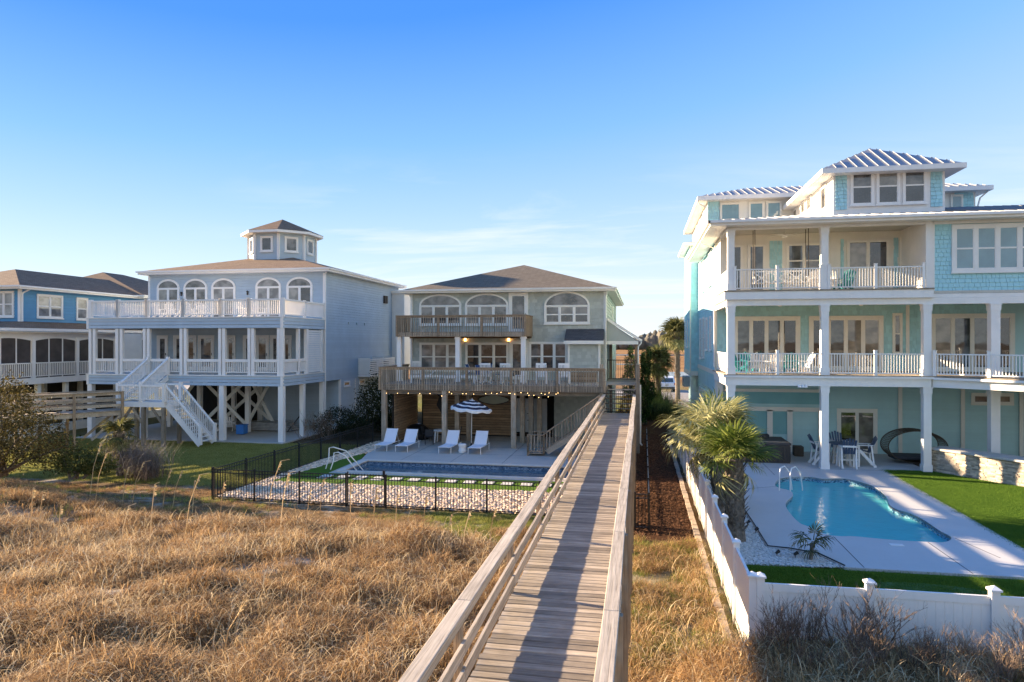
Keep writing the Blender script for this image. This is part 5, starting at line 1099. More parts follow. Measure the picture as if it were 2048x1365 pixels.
# ================================================================ FENCES
def vfence(name, label, pts, z0=-.2, h=1.78):
    t = thing(name, label, 'fence', (*pts[0], 0)); Wm = M['white_vinyl']
    for k, p in enumerate(pts):
        x, y = p; blk('post', Wm, x-.065, x+.065, y-.065, y+.065, z0-.3, z0+h, t)
        MB().add([(x-.09, y-.09, z0+h), (x+.09, y-.09, z0+h), (x+.09, y+.09, z0+h), (x-.09, y+.09, z0+h), (x-.09, y-.09, z0+h+.03), (x+.09, y-.09, z0+h+.03), (x+.09, y+.09, z0+h+.03), (x-.09, y+.09, z0+h+.03), (x, y, z0+h+.09)],
                 [(3,2,1,0),(0,1,5,4),(1,2,6,5),(2,3,7,6),(3,0,4,7),(4,5,8),(5,6,8),(6,7,8),(7,4,8)]).build('post_cap', Wm, t)
    cm_ = cube_mesh(Wm)
    for k in range(len(pts)-1):
        a, b_ = Vector((*pts[k], 0)), Vector((*pts[k+1], 0)); d = (b_-a).normalized(); L = (b_-a).length-.13; a = a+d*.065; rz = math.atan2(d.y, d.x)
        sag = random.uniform(-.012, .012)
        piece('top_rail', cm_, a+d*L/2+UP*(z0+h-.16+sag), t, rz, (L, .05, .14)); piece('bottom_rail', cm_, a+d*L/2+UP*(z0+.12), t, rz, (L, .05, .14))
        n = 13
        for i in range(n): piece('board', cm_, a+d*L*(i+.5)/n+UP*(z0+(h-.10)/2+.08), t, rz, (L/n-.003, .024, h-.33-.05))
    return t
vfence('vinyl_fence', 'white vinyl privacy fence running back along the mulch strip, brightly sunlit', [(1.96, 12.7+2.07*k) for k in range(12)])
vfence('vinyl_fence', 'white vinyl privacy fence in shade behind the dry twiggy shrubs', [(1.96+.131, 12.7-.02)]+[(1.96+1.93*k, 12.7) for k in range(1, 7)])
def bfence(name, label, pts, h=1.12, z0=-.06, gate=None, skip=()):
    t = thing(name, label, 'fence', (*pts[0], 0)); Bm = M['black_metal']; cm_ = cube_mesh(Bm); tot = 0
    for k, p in enumerate(pts): blk('post', Bm, p[0]-.027, p[0]+.027, p[1]-.027, p[1]+.027, z0-.1, z0+h+.05, t)
    for k in range(len(pts)-1):
        if k in skip: continue
        a, b_ = Vector((*pts[k], 0)), Vector((*pts[k+1], 0)); d = (b_-a).normalized(); L = (b_-a).length; rz = math.atan2(d.y, d.x); m_ = (a+b_)/2
        for z in (h-.02, h-.14, .09): piece('rail', cm_, m_+UP*(z0+z), t, rz, (L-.05, .026, .028))
        n = int(L/.105)
        for i in range(1, n): piece('picket', cm_, a+d*L*i/n+UP*(z0+.07+(h-.09)/2), t, rz, (.017, .017, h-.09))
    return t
FY = lambda x: 22.72-.02*(x+15)
fp = [XX(p, 22.7) for p in (424, 509, 600, 694, 774, 874, 976, 1081)]
bfence('metal_fence', 'black picket fence along the front of the river stone bed', [(x, FY(x)) for x in fp]+[(-1.2, 22.4)], skip=(3,))
bfence('metal_fence', 'black picket fence along the left side of the river stone bed beside the lawn', [(fp[0]+.07*k*1.0, FY(fp[0])+.06+2.02*k) for k in range(8)])
bfence('metal_fence', 'black picket fence on the mulch to the right of the boardwalk', [(-.15, 21.4), (.27, 21.4)]+[(.27+.012*k, 21.4+2.3*k) for k in range(1, 8)])
gt = thing('pool_gate', 'black picket gate in the front fence of the stone bed', 'gate', (fp[3], 22.7, 0)); x0, x1 = fp[3]+.05, fp[4]-.05; yy = FY(x0)
b = MB(); b.box(x0, x0+.035, yy-.018, yy+.018, .0, 1.16).box(x1-.035, x1, yy-.018, yy+.018, .0, 1.16)
for z in (1.04, .93, .04): b.box(x0+.036, x1-.036, yy-.013, yy+.013, z, z+.028)
b.build('gate_frame', M['black_metal'], gt)
for i in range(1, 13): x = x0+(x1-x0)*i/13; blk('picket', M['black_metal'], x-.009, x+.009, yy-.009, yy+.009, .0, 1.1, gt)
blk('latch', M['black_metal'], x1-.06, x1+.02, yy-.06, yy-.02, 1.0, 1.25, gt)
# timber edging along the mulch
te = thing('landscape_timbers', 'line of short weathered timbers edging the mulch beside the white fence', 'edging', (1.7, 14, 0)); y = 12.9
while y < 42:
    blk('timber', M['timber_edge'], 1.60+random.uniform(-.015, .015), 1.76+random.uniform(-.01, .01), y, y+.60+random.uniform(-.02, .0), -.2, -.02+random.uniform(-.015, .01), te); y += .62
# ================================================================ FURNITURE
def adir(mat, back='', tall=0, seat_mat=None):
    def mk():
        t = local_thing('adirondack_chair', 'x', 'chair'); Wm = M[mat]; Bm = M[back or mat]; s = tall
        for x in (-.30, .30):
            MB().bar((x, -.30, 0), (x, -.30, .56+s), .07, .07).build('leg', Wm, t); MB().bar((x*.93, .42, 0), (x*.93, -.26, .34+s), .04, .11).build('leg', Wm, t)
            MB().box(x-.075, x+.075, -.40, .30, .56+s, .585+s).build('arm', Wm, t)
            if tall: MB().bar((x, .34, 0), (x, .22, .56+s), .06, .06).build('leg', Wm, t)
        if tall: MB().box(-.3, .3, -.36, -.30, .28, .34).build('foot_rest', Wm, t)
        for i in range(5): y0 = -.33+i*.105; z = .37-.028*i+s; MB().box(-.27, .27, y0, y0+.09, z-.02, z).build('seat_slat', Bm if tall else Wm, t)
        for i in range(5):
            x = -.22+i*.11; k = .09*(1-abs(i-2)/2)
            MB().bar((x, .17, .24+s), (x*1.15, .47, .90+k+s), .09, .02, Vector((0, 1, 0))).build('back_slat', Bm, t)
        MB().box(-.28, .28, .34, .37, .56+s, .64+s).build('back_rail', Wm, t); return t
    return Reuse(mk)
def rocker():
    t = local_thing('rocking_chair', 'x', 'chair'); Wm = M['white']
    for x in (-.27, .27):
        MB().tube([(x, -.45, .07), (x, -.2, .025), (x, .1, .02), (x, .4, .06), (x, .6, .13)], .022, 5).build('rocker', Wm, t)
        MB().bar((x, -.25, .03), (x, -.25, .64), .045).build('leg', Wm, t); MB().bar((x, .18, .03), (x, .36, 1.12), .045).build('leg', Wm, t); MB().box(x-.06, x+.06, -.30, .24, .64, .665).build('arm', Wm, t)
    for i in range(6): MB().box(-.25, .25, -.26+i*.078, -.26+i*.078+.065, .40, .42).build('seat_slat', Wm, t)
    for i in range(6): x = -.2+i*.08; MB().bar((x, .22, .48), (x, .35, 1.07), .05, .015, Vector((0, 1, 0))).build('back_slat', Wm, t)
    MB().bar((-.29, .36, 1.10), (.29, .36, 1.10), .03, .11).build('back_rail', Wm, t); MB().bar((-.26, .215, .46), (.26, .215, .46), .03, .05).build('back_rail', Wm, t); return t
def lounger():
    t = local_thing('sun_lounger', 'x', 'lounger'); Wm = M['white']; f = MB()
    for x in (-.33, .33): MB().tube([(x, 0, .33), (x, 1.95, .33)], .018, 6).build('side_rail', Wm, t)
    for (x, y) in ((-.33, .06), (.33, .06), (-.33, 1.75), (.33, 1.75)): MB().tube([(x, y, .33), (x, y-.02, 0)], .017, 6).build('leg', Wm, t)
    MB().tube([(-.33, .0, .33), (.33, .0, .33)], .017, 6).build('end_rail', Wm, t)
    MB().box(-.30, .30, .02, 1.15, .325, .345).build('seat_sling', M['white_mesh'], t)
    MB().add([(-.30, 1.16, .335), (.30, 1.16, .335), (.30, 1.62, 1.0), (-.30, 1.62, 1.0), (-.30, 1.18, .32), (.30, 1.18, .32), (.30, 1.64, .985), (-.30, 1.64, .985)], [(0,1,2,3),(7,6,5,4),(0,4,5,1),(1,5,6,2),(2,6,7,3),(3,7,4,0)]).build('back_sling', M['white_mesh'], t)
    for x in (-.32, .32): MB().tube([(x, 1.16, .335), (x, 1.63, 1.01)], .016, 6).tube([(x*.95, 1.5, .8), (x*.95, 1.72, .33)], .010, 5).build('back_frame', Wm, t)
    return t
L = Reuse(lounger)
for x, y, lab in ((-13.35, 33.85, 'white sling pool lounger, leftmost of the four beside the blue pool'), (-12.2, 33.8, 'white sling pool lounger, second from the left, near the dark fold-up chairs'), (-9.85, 33.75, 'white sling pool lounger just left of the striped umbrella pole'), (-8.3, 33.8, 'white sling pool lounger right of the small white drum table')):
    L.put(x, y, 0, R(-2), lab, 'pool loungers')
def chaise():
    t = local_thing('chaise', 'x', 'lounger'); Wm = M['white']
    for x in (-.3, .3): MB().box(x-.02, x+.02, 0, 1.9, .30, .40).build('side_rail', Wm, t)
    for (x, y) in ((-.3, .1), (.3, .1), (-.3, 1.7), (.3, 1.7)): MB().box(x-.03, x+.03, y-.03, y+.03, 0, .3).build('leg', Wm, t)
    for i in range(11): MB().box(-.28, .28, .02+i*.105, .11+i*.105, .40, .42).build('seat_slat', Wm, t)
    for i in range(6): MB().bar((-.28, 1.2+i*.085, .45+i*.075), (.28, 1.2+i*.085, .45+i*.075), .10, .02, Vector((0, -.7, .7))).build('back_slat', Wm, t)
    return t
Cc = Reuse(chaise); Cc.put(-13.0, 37.4, 3.4, R(-70), 'white slatted chaise near the left end of the middle house deck', 'deck chaises'); Cc.put(-10.9, 37.2, 3.4, R(-70), 'white slatted chaise, right of the other one, before the left deck window', 'deck chaises')
b = MB(); b.lathe([(.19, 0), (.21, .1), (.17, .24), (.21, .4), (.20, .45)], (-9.05, 34.3, 0), 18); o = b.build('side_table', M['white'], smooth=False); tag(o, 'small white drum table between the two loungers under the striped umbrella', 'side table')
# striped umbrella
um = thing('umbrella', 'black and white striped scalloped umbrella over the pool loungers', 'umbrella', (-8.95, 36.0, 0))
paint('stripe_black', (.03, .03, .05), .8, .02); paint('stripe_white', (.78, .78, .76), .8, .02)
apex = Vector((-8.95, 36.0, 2.60)); tilt = Matrix.Rotation(R(5), 3, 'Y')
def upt(r, k, n=24): a = 2*math.pi*k/n; sag = .035*(0 if k % 3 == 0 else 1)*(r/1.15); z = -.46*(r/1.15)**1.25-sag; return apex+tilt@Vector((r*math.cos(a), r*math.sin(a), z))
rs = [0, .17, .37, .50, .71, .82, 1.02, 1.12]
for i in range(len(rs)-1):
    b = MB(); V = [upt(rs[i], k) for k in range(24)]+[upt(rs[i+1], k) for k in range(24)]; b.add(V, [(k, (k+1) % 24, 24+(k+1) % 24, 24+k) for k in range(24)]); b.build('canopy_stripe', M['stripe_white' if i % 2 == 0 else 'stripe_black'], um, fixn=False)
b = MB(); V = [upt(1.121, k) for k in range(24)]+[upt(1.125, k)-UP*(.13 if k % 3 else .09) for k in range(24)]; b.add(V, [(k, (k+1) % 24, 24+(k+1) % 24, 24+k) for k in range(24)]); b.build('valance', M['stripe_white'], um, fixn=False)
MB().tube([(-9.0, 36.0, 0), apex+UP*.08], .02, 8).build('pole', M['cream_trim'], um); MB().lathe([(.22, 0), (.22, .05), (.05, .09), (.03, .25)], (-9.0, 36, 0), 14).build('base', M['charcoal'], um)
for k in range(0, 24, 3): MB().bar(apex-UP*.1, upt(1.1, k)-UP*.02, .012).build('rib', M['cream_trim'], um)
# plastic table, folding chairs, covered grill under the deck
tb = thing('plastic_table', 'round white plastic table in the shade under the deck', 'table', (-11.2, 37.6, 0)); MB().lathe([(.45, .66), (.46, .70), (.44, .72)], (-11.2, 37.6, 0), 20).build('table_top', M['white'], tb)
for a in range(4): dx_, dy_ = .33*math.cos(a*1.57+.8), .33*math.sin(a*1.57+.8); MB().tube([(-11.2+dx_, 37.6+dy_, .66), (-11.2+dx_*1.2, 37.6+dy_*1.2, 0)], [.05, .035], 7).build('leg', M['white'], tb)
def fold():
    t = local_thing('patio_chair', 'x', 'chair'); Bm = M['charcoal']
    for x in (-.22, .22): MB().tube([(x, -.22, 0), (x, -.2, .43), (x, .2, .43), (x, .32, .88)], .014, 5).build('frame', Bm, t); MB().tube([(x, .25, 0), (x, .18, .43)], .014, 5).build('leg', Bm, t)
    MB().box(-.22, .22, -.22, .2, .42, .445).build('seat', Bm, t); MB().bar((0, .21, .48), (0, .31, .86), .44, .015, Vector((0, 1, 0))).build('backrest', Bm, t); return t
Fc = Reuse(fold); Fc.put(-11.6, 36.7, 0, R(200), 'dark patio chair in front of the white plastic table under the deck'); Fc.put(-12.1, 37.9, 0, R(90), 'dark patio chair left of the white plastic table under the deck'); Fc.put(-10.35, 37.8, 0, R(-80), 'dark patio chair right of the white plastic table, behind a deck post')
b = MB(); b.lathe([(.75, 0), (.8, .25), (.68, .6), (.4, .82), (.1, .9)], (-13.0, 38.8, 0), 20); tag(b.build('covered_fire_pit', M['black_metal'], smooth=True), 'low round shape under a black cover behind the left pool loungers', 'fire pit')
# deck set
RK = Reuse(rocker)
for px, Y, rz, lab in ((973, 37.2, 180, 'white rocking chair with its back to the sea, left of the middle deck post'), (1013, 37.2, 178, 'white rocking chair second from the left on the middle house deck'), (1083, 37.3, 12, 'white rocking chair third from the left, before the right deck window'), (1129, 37.3, 14, 'white rocking chair nearest the shingled bay on the middle house deck')):
    RK.put(XX(px, Y), Y, 3.4, R(rz), lab, 'white rocking chairs on the deck')
RK.put(XX(833, 40), 40.0, 3.4, R(20), 'white rocking chair behind the chaises by the left corner of the deck', 'white rocking chairs on the deck')
def sling():
    t = local_thing('dining_chair', 'x', 'chair'); Wm = M['white']
    for x in (-.25, .25): MB().tube([(x, -.25, 0), (x, -.27, .62), (x, .15, .64), (x, .32, .98)], .015, 6).build('frame', Wm, t); MB().tube([(x, .3, 0), (x, -.2, .42)], .015, 6).build('leg', Wm, t)
    MB().box(-.24, .24, -.24, .2, .42, .44).build('seat', M['blue_fabric'], t); MB().bar((0, .2, .46), (0, .34, 1.0), .48, .015, Vector((0, 1, 0))).build('backrest', M['blue_fabric'], t); return t
SC = Reuse(sling)
for px, Y, rz, lab in ((943, 39.3, 80, 'blue sling dining chair on the left of the deck table'), (961, 38.6, 185, 'blue sling dining chair in front of the deck table'), (975, 40.2, 5, 'blue sling dining chair behind the deck table by the window'), (999, 39.2, -85, 'blue sling dining chair on the right of the deck table')): SC.put(XX(px, Y), Y, 3.4, R(rz), lab, 'blue sling chairs round the deck table')
tb = thing('dining_table', 'round glass-topped patio table among the blue sling chairs', 'table', (XX(972, 39.4), 39.4, 3.4)); MB().lathe([(.55, .70), (.56, .73)], (XX(972, 39.4), 39.4, 3.4), 24).build('table_top', M['glass_dusk'], tb); MB().lathe([(.3, 0), (.3, .03), (.04, .05), (.04, .70)], (XX(972, 39.4), 39.4, 3.4), 12).build('pedestal', M['white'], tb)
b = thing('side_table', 'small white slatted side table between the rocking chairs', 'side table', (XX(1040, 37.3), 37.3, 3.4)); x = XX(1040, 37.3)
for i in range(4): MB().box(x-.26+i*.13, x-.26+i*.13+.12, 37.05, 37.55, 3.86, 3.88).build('slat', M['white'], b)
for (sx, sy) in ((-.22, -.2), (.22, -.2), (-.22, .2), (.22, .2)): MB().box(x+sx-.02, x+sx+.02, 37.3+sy-.02, 37.3+sy+.02, 3.4, 3.86).build('leg', M['white'], b)
b = thing('slatted_bench', 'brown slatted deck box against the shingled bay', 'bench', (XX(1168, 39.5), 39.5, 3.4)); x = XX(1168, 39.5)
for i in range(4): MB().box(x-.78, x+.78, 39.22, 39.25, 3.46+i*.12, 3.56+i*.12).build('slat', M['slat_wood_x'], b)
MB().box(x-.80, x+.80, 39.2, 39.7, 3.94, 3.98).build('lid', M['slat_wood_x'], b); MB().box(x-.76, x+.76, 39.26, 39.66, 3.42, 3.93).build('box', M['brown_wood_x'], b)
# aqua house porches
AW, AT = adir('white'), adir('teal_plastic')
for px, Y, rz, kind, lab in ((1484, 34.0, 60, 'T', 'teal adirondack chair nearest the left porch column of the aqua house'), (1512, 33.9, 175, 'W', 'white adirondack chair right of the leftmost teal chair on the porch'), (1549, 33.9, 185, 'W', 'white adirondack chair left of the middle railing post on the porch'), (1582, 34.1, 170, 'T', 'teal adirondack chair right of the first railing post on the porch'), (1606, 34.6, -80, 'W', 'white adirondack chair turned sideways before the shingled pier on the porch'), (1500, 35.8, 20, 'T', 'teal adirondack chair behind the others near the left sliding door')):
    (AW if kind == 'W' else AT).put(XX(px, Y), Y, F1, R(rz), lab, 'adirondack chairs on the porches')
b = thing('side_table', 'small white table between the adirondack chairs on the aqua house porch', 'side table', (XX(1530, 34.2), 34.2, F1)); x = XX(1530, 34.2); MB().box(x-.25, x+.25, 33.95, 34.45, F1+.42, F1+.45).build('table_top', M['white'], b)
for (sx, sy) in ((-.2, -.2), (.2, -.2), (-.2, .2), (.2, .2)): MB().box(x+sx-.02, x+sx+.02, 34.2+sy-.02, 34.2+sy+.02, F1, F1+.42).build('leg', M['white'], b)
AT.put(XX(1688, 34.3), 34.3, F2, R(200), 'teal adirondack chair on the top balcony right of the centre column', 'adirondack chairs on the porches'); AW.put(XX(1634, 34.2), 34.2, F2, R(170), 'white adirondack chair on the top balcony left of the centre column', 'adirondack chairs on the porches'); AW.put(XX(1664, 34.4), 34.4, F2, R(150), 'white adirondack chair on the top balcony right behind the centre column', 'adirondack chairs on the porches')
sw = thing('porch_swing', 'white x-back porch swing hanging on ropes from the top balcony ceiling', 'swing', (XX(1562, 34.3), 34.3, F2)); x0, x1 = XX(1508, 34.3), XX(1614, 34.3); z = F2+.42
for i in range(5): MB().box(x0, x1, 34.0+i*.11, 34.1+i*.11, z, z+.025).build('seat_slat', M['white'], sw)
MB().bar((x0, 34.6, z+.60), (x1, 34.6, z+.60), .04, .06).build('back_rail', M['white'], sw)
for k in range(3): a = x0+(x1-x0)*k/3; c = x0+(x1-x0)*(k+1)/3; MB().bar((a, 34.58, z+.02), (c, 34.6, z+.58), .03, .04).build('back_brace', M['white'], sw); MB().bar((c, 34.6, z+.02), (a, 34.62, z+.58), .03, .04).build('back_brace', M['white'], sw)
for x in (x0, x1): MB().box(x-.03, x+.03, 34.0, 34.6, z+.28, z+.31).bar((x, 34.02, z), (x, 34.02, z+.3), .04).bar((x, 34.6, z), (x, 34.6, z+.62), .04).build('arm', M['white'], sw)
for x in (x0, x1):
    for y in (34.03, 34.58): MB().tube([(x, y, z+.05), (x, y, 11.1)], .018, 5).build('rope', M['wicker'], sw)
def fan():
    t = local_thing('ceiling_fan', 'x', 'ceiling fan'); Wm = M['cream_trim']; MB().lathe([(.05, 0), (.03, -.04), (.02, -.2), (.13, -.22), (.14, -.32), (.05, -.38)], (0, 0, 0), 12).build('motor', Wm, t)
    for k in range(5): a = k*1.2566; d = Vector((math.cos(a), math.sin(a), 0)); MB().bar(d*.14+UP*-.27, d*.75+UP*-.29, .13, .012).build('blade', Wm, t)
    return t
FN = Reuse(fan)
for px, Y, z, lab in ((1560, 35.2, F2-.26, 'ceiling fan over the left half of the lower aqua porch'), (1722, 35.2, F2-.26, 'ceiling fan over the right half of the lower aqua porch'), (1570, 34.4, 11.09, 'ceiling fan over the swing on the top balcony')): FN.put(XX(px, Y), Y, z, .3, lab, 'porch ceiling fans')
TC = adir('white', 'navy_plastic', .42)
tx, ty_ = 9.25, 34.1; tb = thing('bar_table', 'round bar-height table with dark top by the centre patio column', 'table', (tx, ty_, 0)); MB().lathe([(.58, .98), (.60, 1.02)], (tx, ty_, 0), 22).build('table_top', M['navy_plastic'], tb)
for k in range(4): a = k*1.57+.78; MB().bar((tx+.42*math.cos(a), ty_+.42*math.sin(a), 0), (tx+.3*math.cos(a), ty_+.3*math.sin(a), .98), .07).build('leg', M['white'], tb)
for dx_, dy_, rz, lab in ((-.95, .1, 95, 'tall white chair with navy slats left of the bar table'), (.05, -.75, 175, 'tall white chair with navy slats on the near side of the bar table'), (.95, -.1, -95, 'tall white chair with navy slats right of the bar table'), (.1, .95, 5, 'tall white chair with navy slats behind the bar table by the glass door')): TC.put(tx+dx_, ty_+dy_, 0, R(rz), lab, 'bar chairs on the patio')
# hot tub
ht = thing('hot_tub', 'brown panelled hot tub under a folded dark cover behind the palms', 'hot tub', (5.8, 35.1, 0)); bm_ = MB().box(4.7, 6.95, 34.0, 36.2, 0, .84).build('cabinet', M['cover_brown'], ht)
for i in range(14): x = 4.72+i*.16; blk('panel', M['bronze'], x, x+.148, 33.975, 33.999, .06, .80, ht)
for i in range(14): y = 34.02+i*.155; blk('panel', M['bronze'], 6.951, 6.975, y, y+.145, .06, .80, ht)
for (a, c) in ((4.66, 5.82), (5.84, 7.0)): o = MB().box(a, c, 33.95, 36.25, .845, .96).build('cover', M['cover_brown'], ht); md = o.modifiers.new('e', 'BEVEL'); md.width = .04; md.segments = 3
MB().box(4.7, 6.9, 34.1, 34.4, .965, .985).build('strap', M['timber_edge'], ht); MB().box(4.75, 6.3, 35.6, 36.1, .97, 1.12).build('folded_cover', M['charcoal'], ht)
b = MB(); b.box(7.6, 8.05, 36.2, 36.7, 0, .5); o = b.build('planter_box', M['wicker']); md = o.modifiers.new('e', 'BEVEL'); md.width = .03; tag(o, 'low dark woven planter on the patio left of the centre column', 'planter')
# wicker daybed pod
pd = thing('wicker_daybed', 'large oval open wicker lounge pod standing by the right patio column', 'daybed', (12.7, 35.8, 0)); cxp, cyp, a_, c_ = XX(1827, 35.4), 35.4, 1.28, .76
def pell(t_, k=1): return Vector((cxp+a_*k*math.cos(t_), 0, .80+c_*k*math.sin(t_)))
for y in np.linspace(-.55, .55, 11): MB().tube([pell(t_, 1+.0*y)+Vector((0, cyp+y*1.0, 0)) for t_ in np.linspace(0, 2*math.pi, 41)], .022 if abs(y) > .5 else .011, 5, False).build('hoop', M['wicker'], pd)
nb = 60
for k in range(nb):
    t_ = 2*math.pi*k/nb; MB().tube([pell(t_)+Vector((0, cyp-.55, 0)), pell(t_+.07, 1.04)+Vector((0, cyp, 0)), pell(t_)+Vector((0, cyp+.55, 0))], .011, 4, False).build('cane', M['wicker'], pd)
o = MB().box(cxp-1.0, cxp+1.0, cyp-.48, cyp+.48, .18, .38).build('cushion', M['charcoal'], pd); md = o.modifiers.new('e', 'BEVEL'); md.width = .06; md.segments = 3
# pool handrails
ph = thing('pool_handrail', 'white looped handrail at the shallow end of the turquoise pool', 'handrail', (5.4, 28.2, 0))
for dx_ in (0, .38): MB().tube([(5.28+dx_, 27.75-dx_*.2, 0), (5.28+dx_, 27.78-dx_*.2, .62), (5.36+dx_, 27.95-dx_*.2, .85), (5.58+dx_, 28.3-dx_*.2, .86), (5.85+dx_, 28.7-dx_*.2, .55), (5.98+dx_, 28.95-dx_*.2, -.1), (6.0+dx_, 29.0-dx_*.2, -.5)], .024, 8).build('rail', M['white'], ph)
ph = thing('pool_handrail', 'pair of curved cream handrails at the left end of the long pool', 'handrail', (-13.6, 30, 0))
def hr_(x0, y0, x1, y1, h): return [(x0, y0, 0), (x0+.10, y0+.1, h*.5), (x0+.05, y0+.25, h*.95), (x0+.25, y0+.25, h), (x0+(x1-x0)*.55, y0+(y1-y0)*.5, h*.8), (x1, y1, -.2)]
MB().tube(hr_(-13.95, 28.75, -12.55, 29.7, .95), .026, 8).build('rail', M['cream_trim'], ph); MB().tube(hr_(-13.65, 28.6, -12.6, 29.2, .75), .026, 8).build('rail', M['cream_trim'], ph)
o = MB().box(6.95, 7.3, 20.85, 21.05, .002, .012).build('skimmer_lid', M['white']); tag(o, 'white skimmer lid set in the deck in front of the turquoise pool', 'skimmer lid')
for (x, y, lab) in ((3.3, 22.3, 'small black spotlight in the gravel by the palm trunk'), (3.42, 21.5, 'small black spotlight at the patio edge of the gravel'), (3.6, 19.25, 'small black spotlight in the middle of the gravel'), (4.05, 19.2, 'small black spotlight beside the little palm')):
    t = thing('spotlight', lab, 'garden light', (x, y, 0)); MB().tube([(x, y, 0), (x, y, .08)], .012, 5).build('stake', M['black_metal'], t); MB().tube([(x-.03, y, .08), (x+.07, y+.02, .15)], [.035, .05], 8).build('lamp_head', M['black_metal'], t)
# blue-grey house clutter and balcony chairs
for i, (px, lab) in enumerate(((262, 'white adirondack chair at the left end of the blue-grey house balcony'), (320, 'white adirondack chair behind the second balcony section of the blue-grey house'), (345, 'white adirondack chair left of the third balcony post'), (385, 'white adirondack chair in front of the second arched window'), (408, 'white adirondack chair beside the arched door on the balcony'), (490, 'white adirondack chair between the two arched doors'), (515, 'white adirondack chair before the right arched door'))):
    AW.put(XX(px, 38), 38.0, 7.14+.06, R(175+7*((i*37) % 5-2)), lab, 'adirondack chairs on the balcony')
t = thing('storage_bin', 'bright blue plastic bin under the blue-grey stilt house', 'bin', (XX(484, 38.6), 38.6, 0)); x = XX(484, 38.6); MB().box(x-.25, x+.25, 38.35, 38.85, .03, .55).build('tub', M['blue_bin'], t); MB().box(x-.28, x+.28, 38.32, 38.88, .551, .60).build('lid', M['blue_bin'], t)
AW.put(XX(435, 39), 39.0, .0, R(140), 'white adirondack chair on the slab under the blue-grey house'); AW.put(XX(458, 40), 40.0, .0, R(200), 'white adirondack chair deeper in the shade behind the blue bin')
b = MB(); 
for i in range(5):
    o = MB(); w0 = 2.0-.1*i; x = XX(560, 41)-.1*i
    o.add([(x-w0, 40.3+.1*i, .05+.09*i), (x+w0*.6, 40.2, .05+.09*i), (x+w0*.7, 41.6, .08+.1*i), (x-w0*.8, 41.8, .06+.09*i), (x-w0, 40.3+.1*i, .12+.09*i), (x+w0*.6, 40.2, .12+.09*i), (x+w0*.7, 41.6, .15+.1*i), (x-w0*.8, 41.8, .13+.09*i)], [(3,2,1,0),(4,5,6,7),(0,1,5,4),(1,2,6,5),(2,3,7,6),(3,0,4,7)])
    o = o.build('vinyl_sheet', M['old_tarp']); tag(o, ['lowest', 'second lowest', 'middle', 'second highest', 'topmost'][i]+' grey-white sheet in the pile on the slab under the stilt house', 'building material', 'stacked sheets under the stilt house')
o = MB().bar((XX(575, 39.8), 39.8, .05), (XX(606, 40.5), 40.6, 1.3), .06).build('loose_board', M['charcoal']); tag(o, 'dark board leaning over the sheet pile under the stilt house', 'board')
# hose pipe rail along the mulch: white rope-like border seen beside the boardwalk
# ================================================================ CARS
cx0, cy0 = G(1334, 784)[:2]
car = thing('parked_car', 'white suv seen from behind between the palms on the road', 'car', (cx0, cy0, -.04)); b = MB(); w2 = .92; pr = [(0, .35), (0, 1.05), (.12, 1.12), (.35, 1.62), (.6, 1.72), (2.6, 1.72), (3.3, 1.15), (4.4, 1.0), (4.5, .4)]
V = []; n = len(pr)
for s in (-1, 1):
    for (y, z) in pr: k = 1 if z < 1.2 else .86; V.append((cx0+s*w2*k, cy0+y, z-.04))
b.add(V, [tuple(range(n)), tuple(range(2*n-1, n-1, -1))]+[(i, (i+1) % n, n+(i+1) % n, n+i) for i in range(n)]); o = b.build('body', M['car_white'], car); md = o.modifiers.new('e', 'BEVEL'); md.width = .06; md.segments = 3
MB().add([(cx0-.72, cy0+.13, 1.10), (cx0+.72, cy0+.13, 1.10), (cx0+.66, cy0+.32, 1.55), (cx0-.66, cy0+.32, 1.55), (cx0-.72, cy0+.10, 1.10), (cx0+.72, cy0+.10, 1.10), (cx0+.66, cy0+.29, 1.55), (cx0-.66, cy0+.29, 1.55)], [(0,1,2,3),(7,6,5,4),(0,4,5,1),(1,5,6,2),(2,6,7,3),(3,7,4,0)]).build('rear_window', M['glass'], car)
for s in (-1, 1):
    MB().box(cx0+s*.87-.06, cx0+s*.87+.06, cy0-.02, cy0+.1, .78, 1.02).build('tail_light', M['red_lamp'], car)
    for y in (.85, 3.6): MB().tube([(cx0+s*.93, cy0+y, .31), (cx0+s*.70, cy0+y, .31)], .34, 16).build('wheel', M['tyre'], car)
    MB().box(cx0+s*1.0-.1, cx0+s*1.0+.1, cy0+2.9, cy0+3.0, 1.0, 1.15).build('mirror', M['charcoal'], car)
MB().box(cx0-.85, cx0+.85, cy0-.06, cy0-.0, .34, .55).build('bumper', M['charcoal'], car); MB().box(cx0-.2, cx0+.2, cy0-.02, cy0+.0, .7, .82).build('licence_plate', M['door_grey'], car)
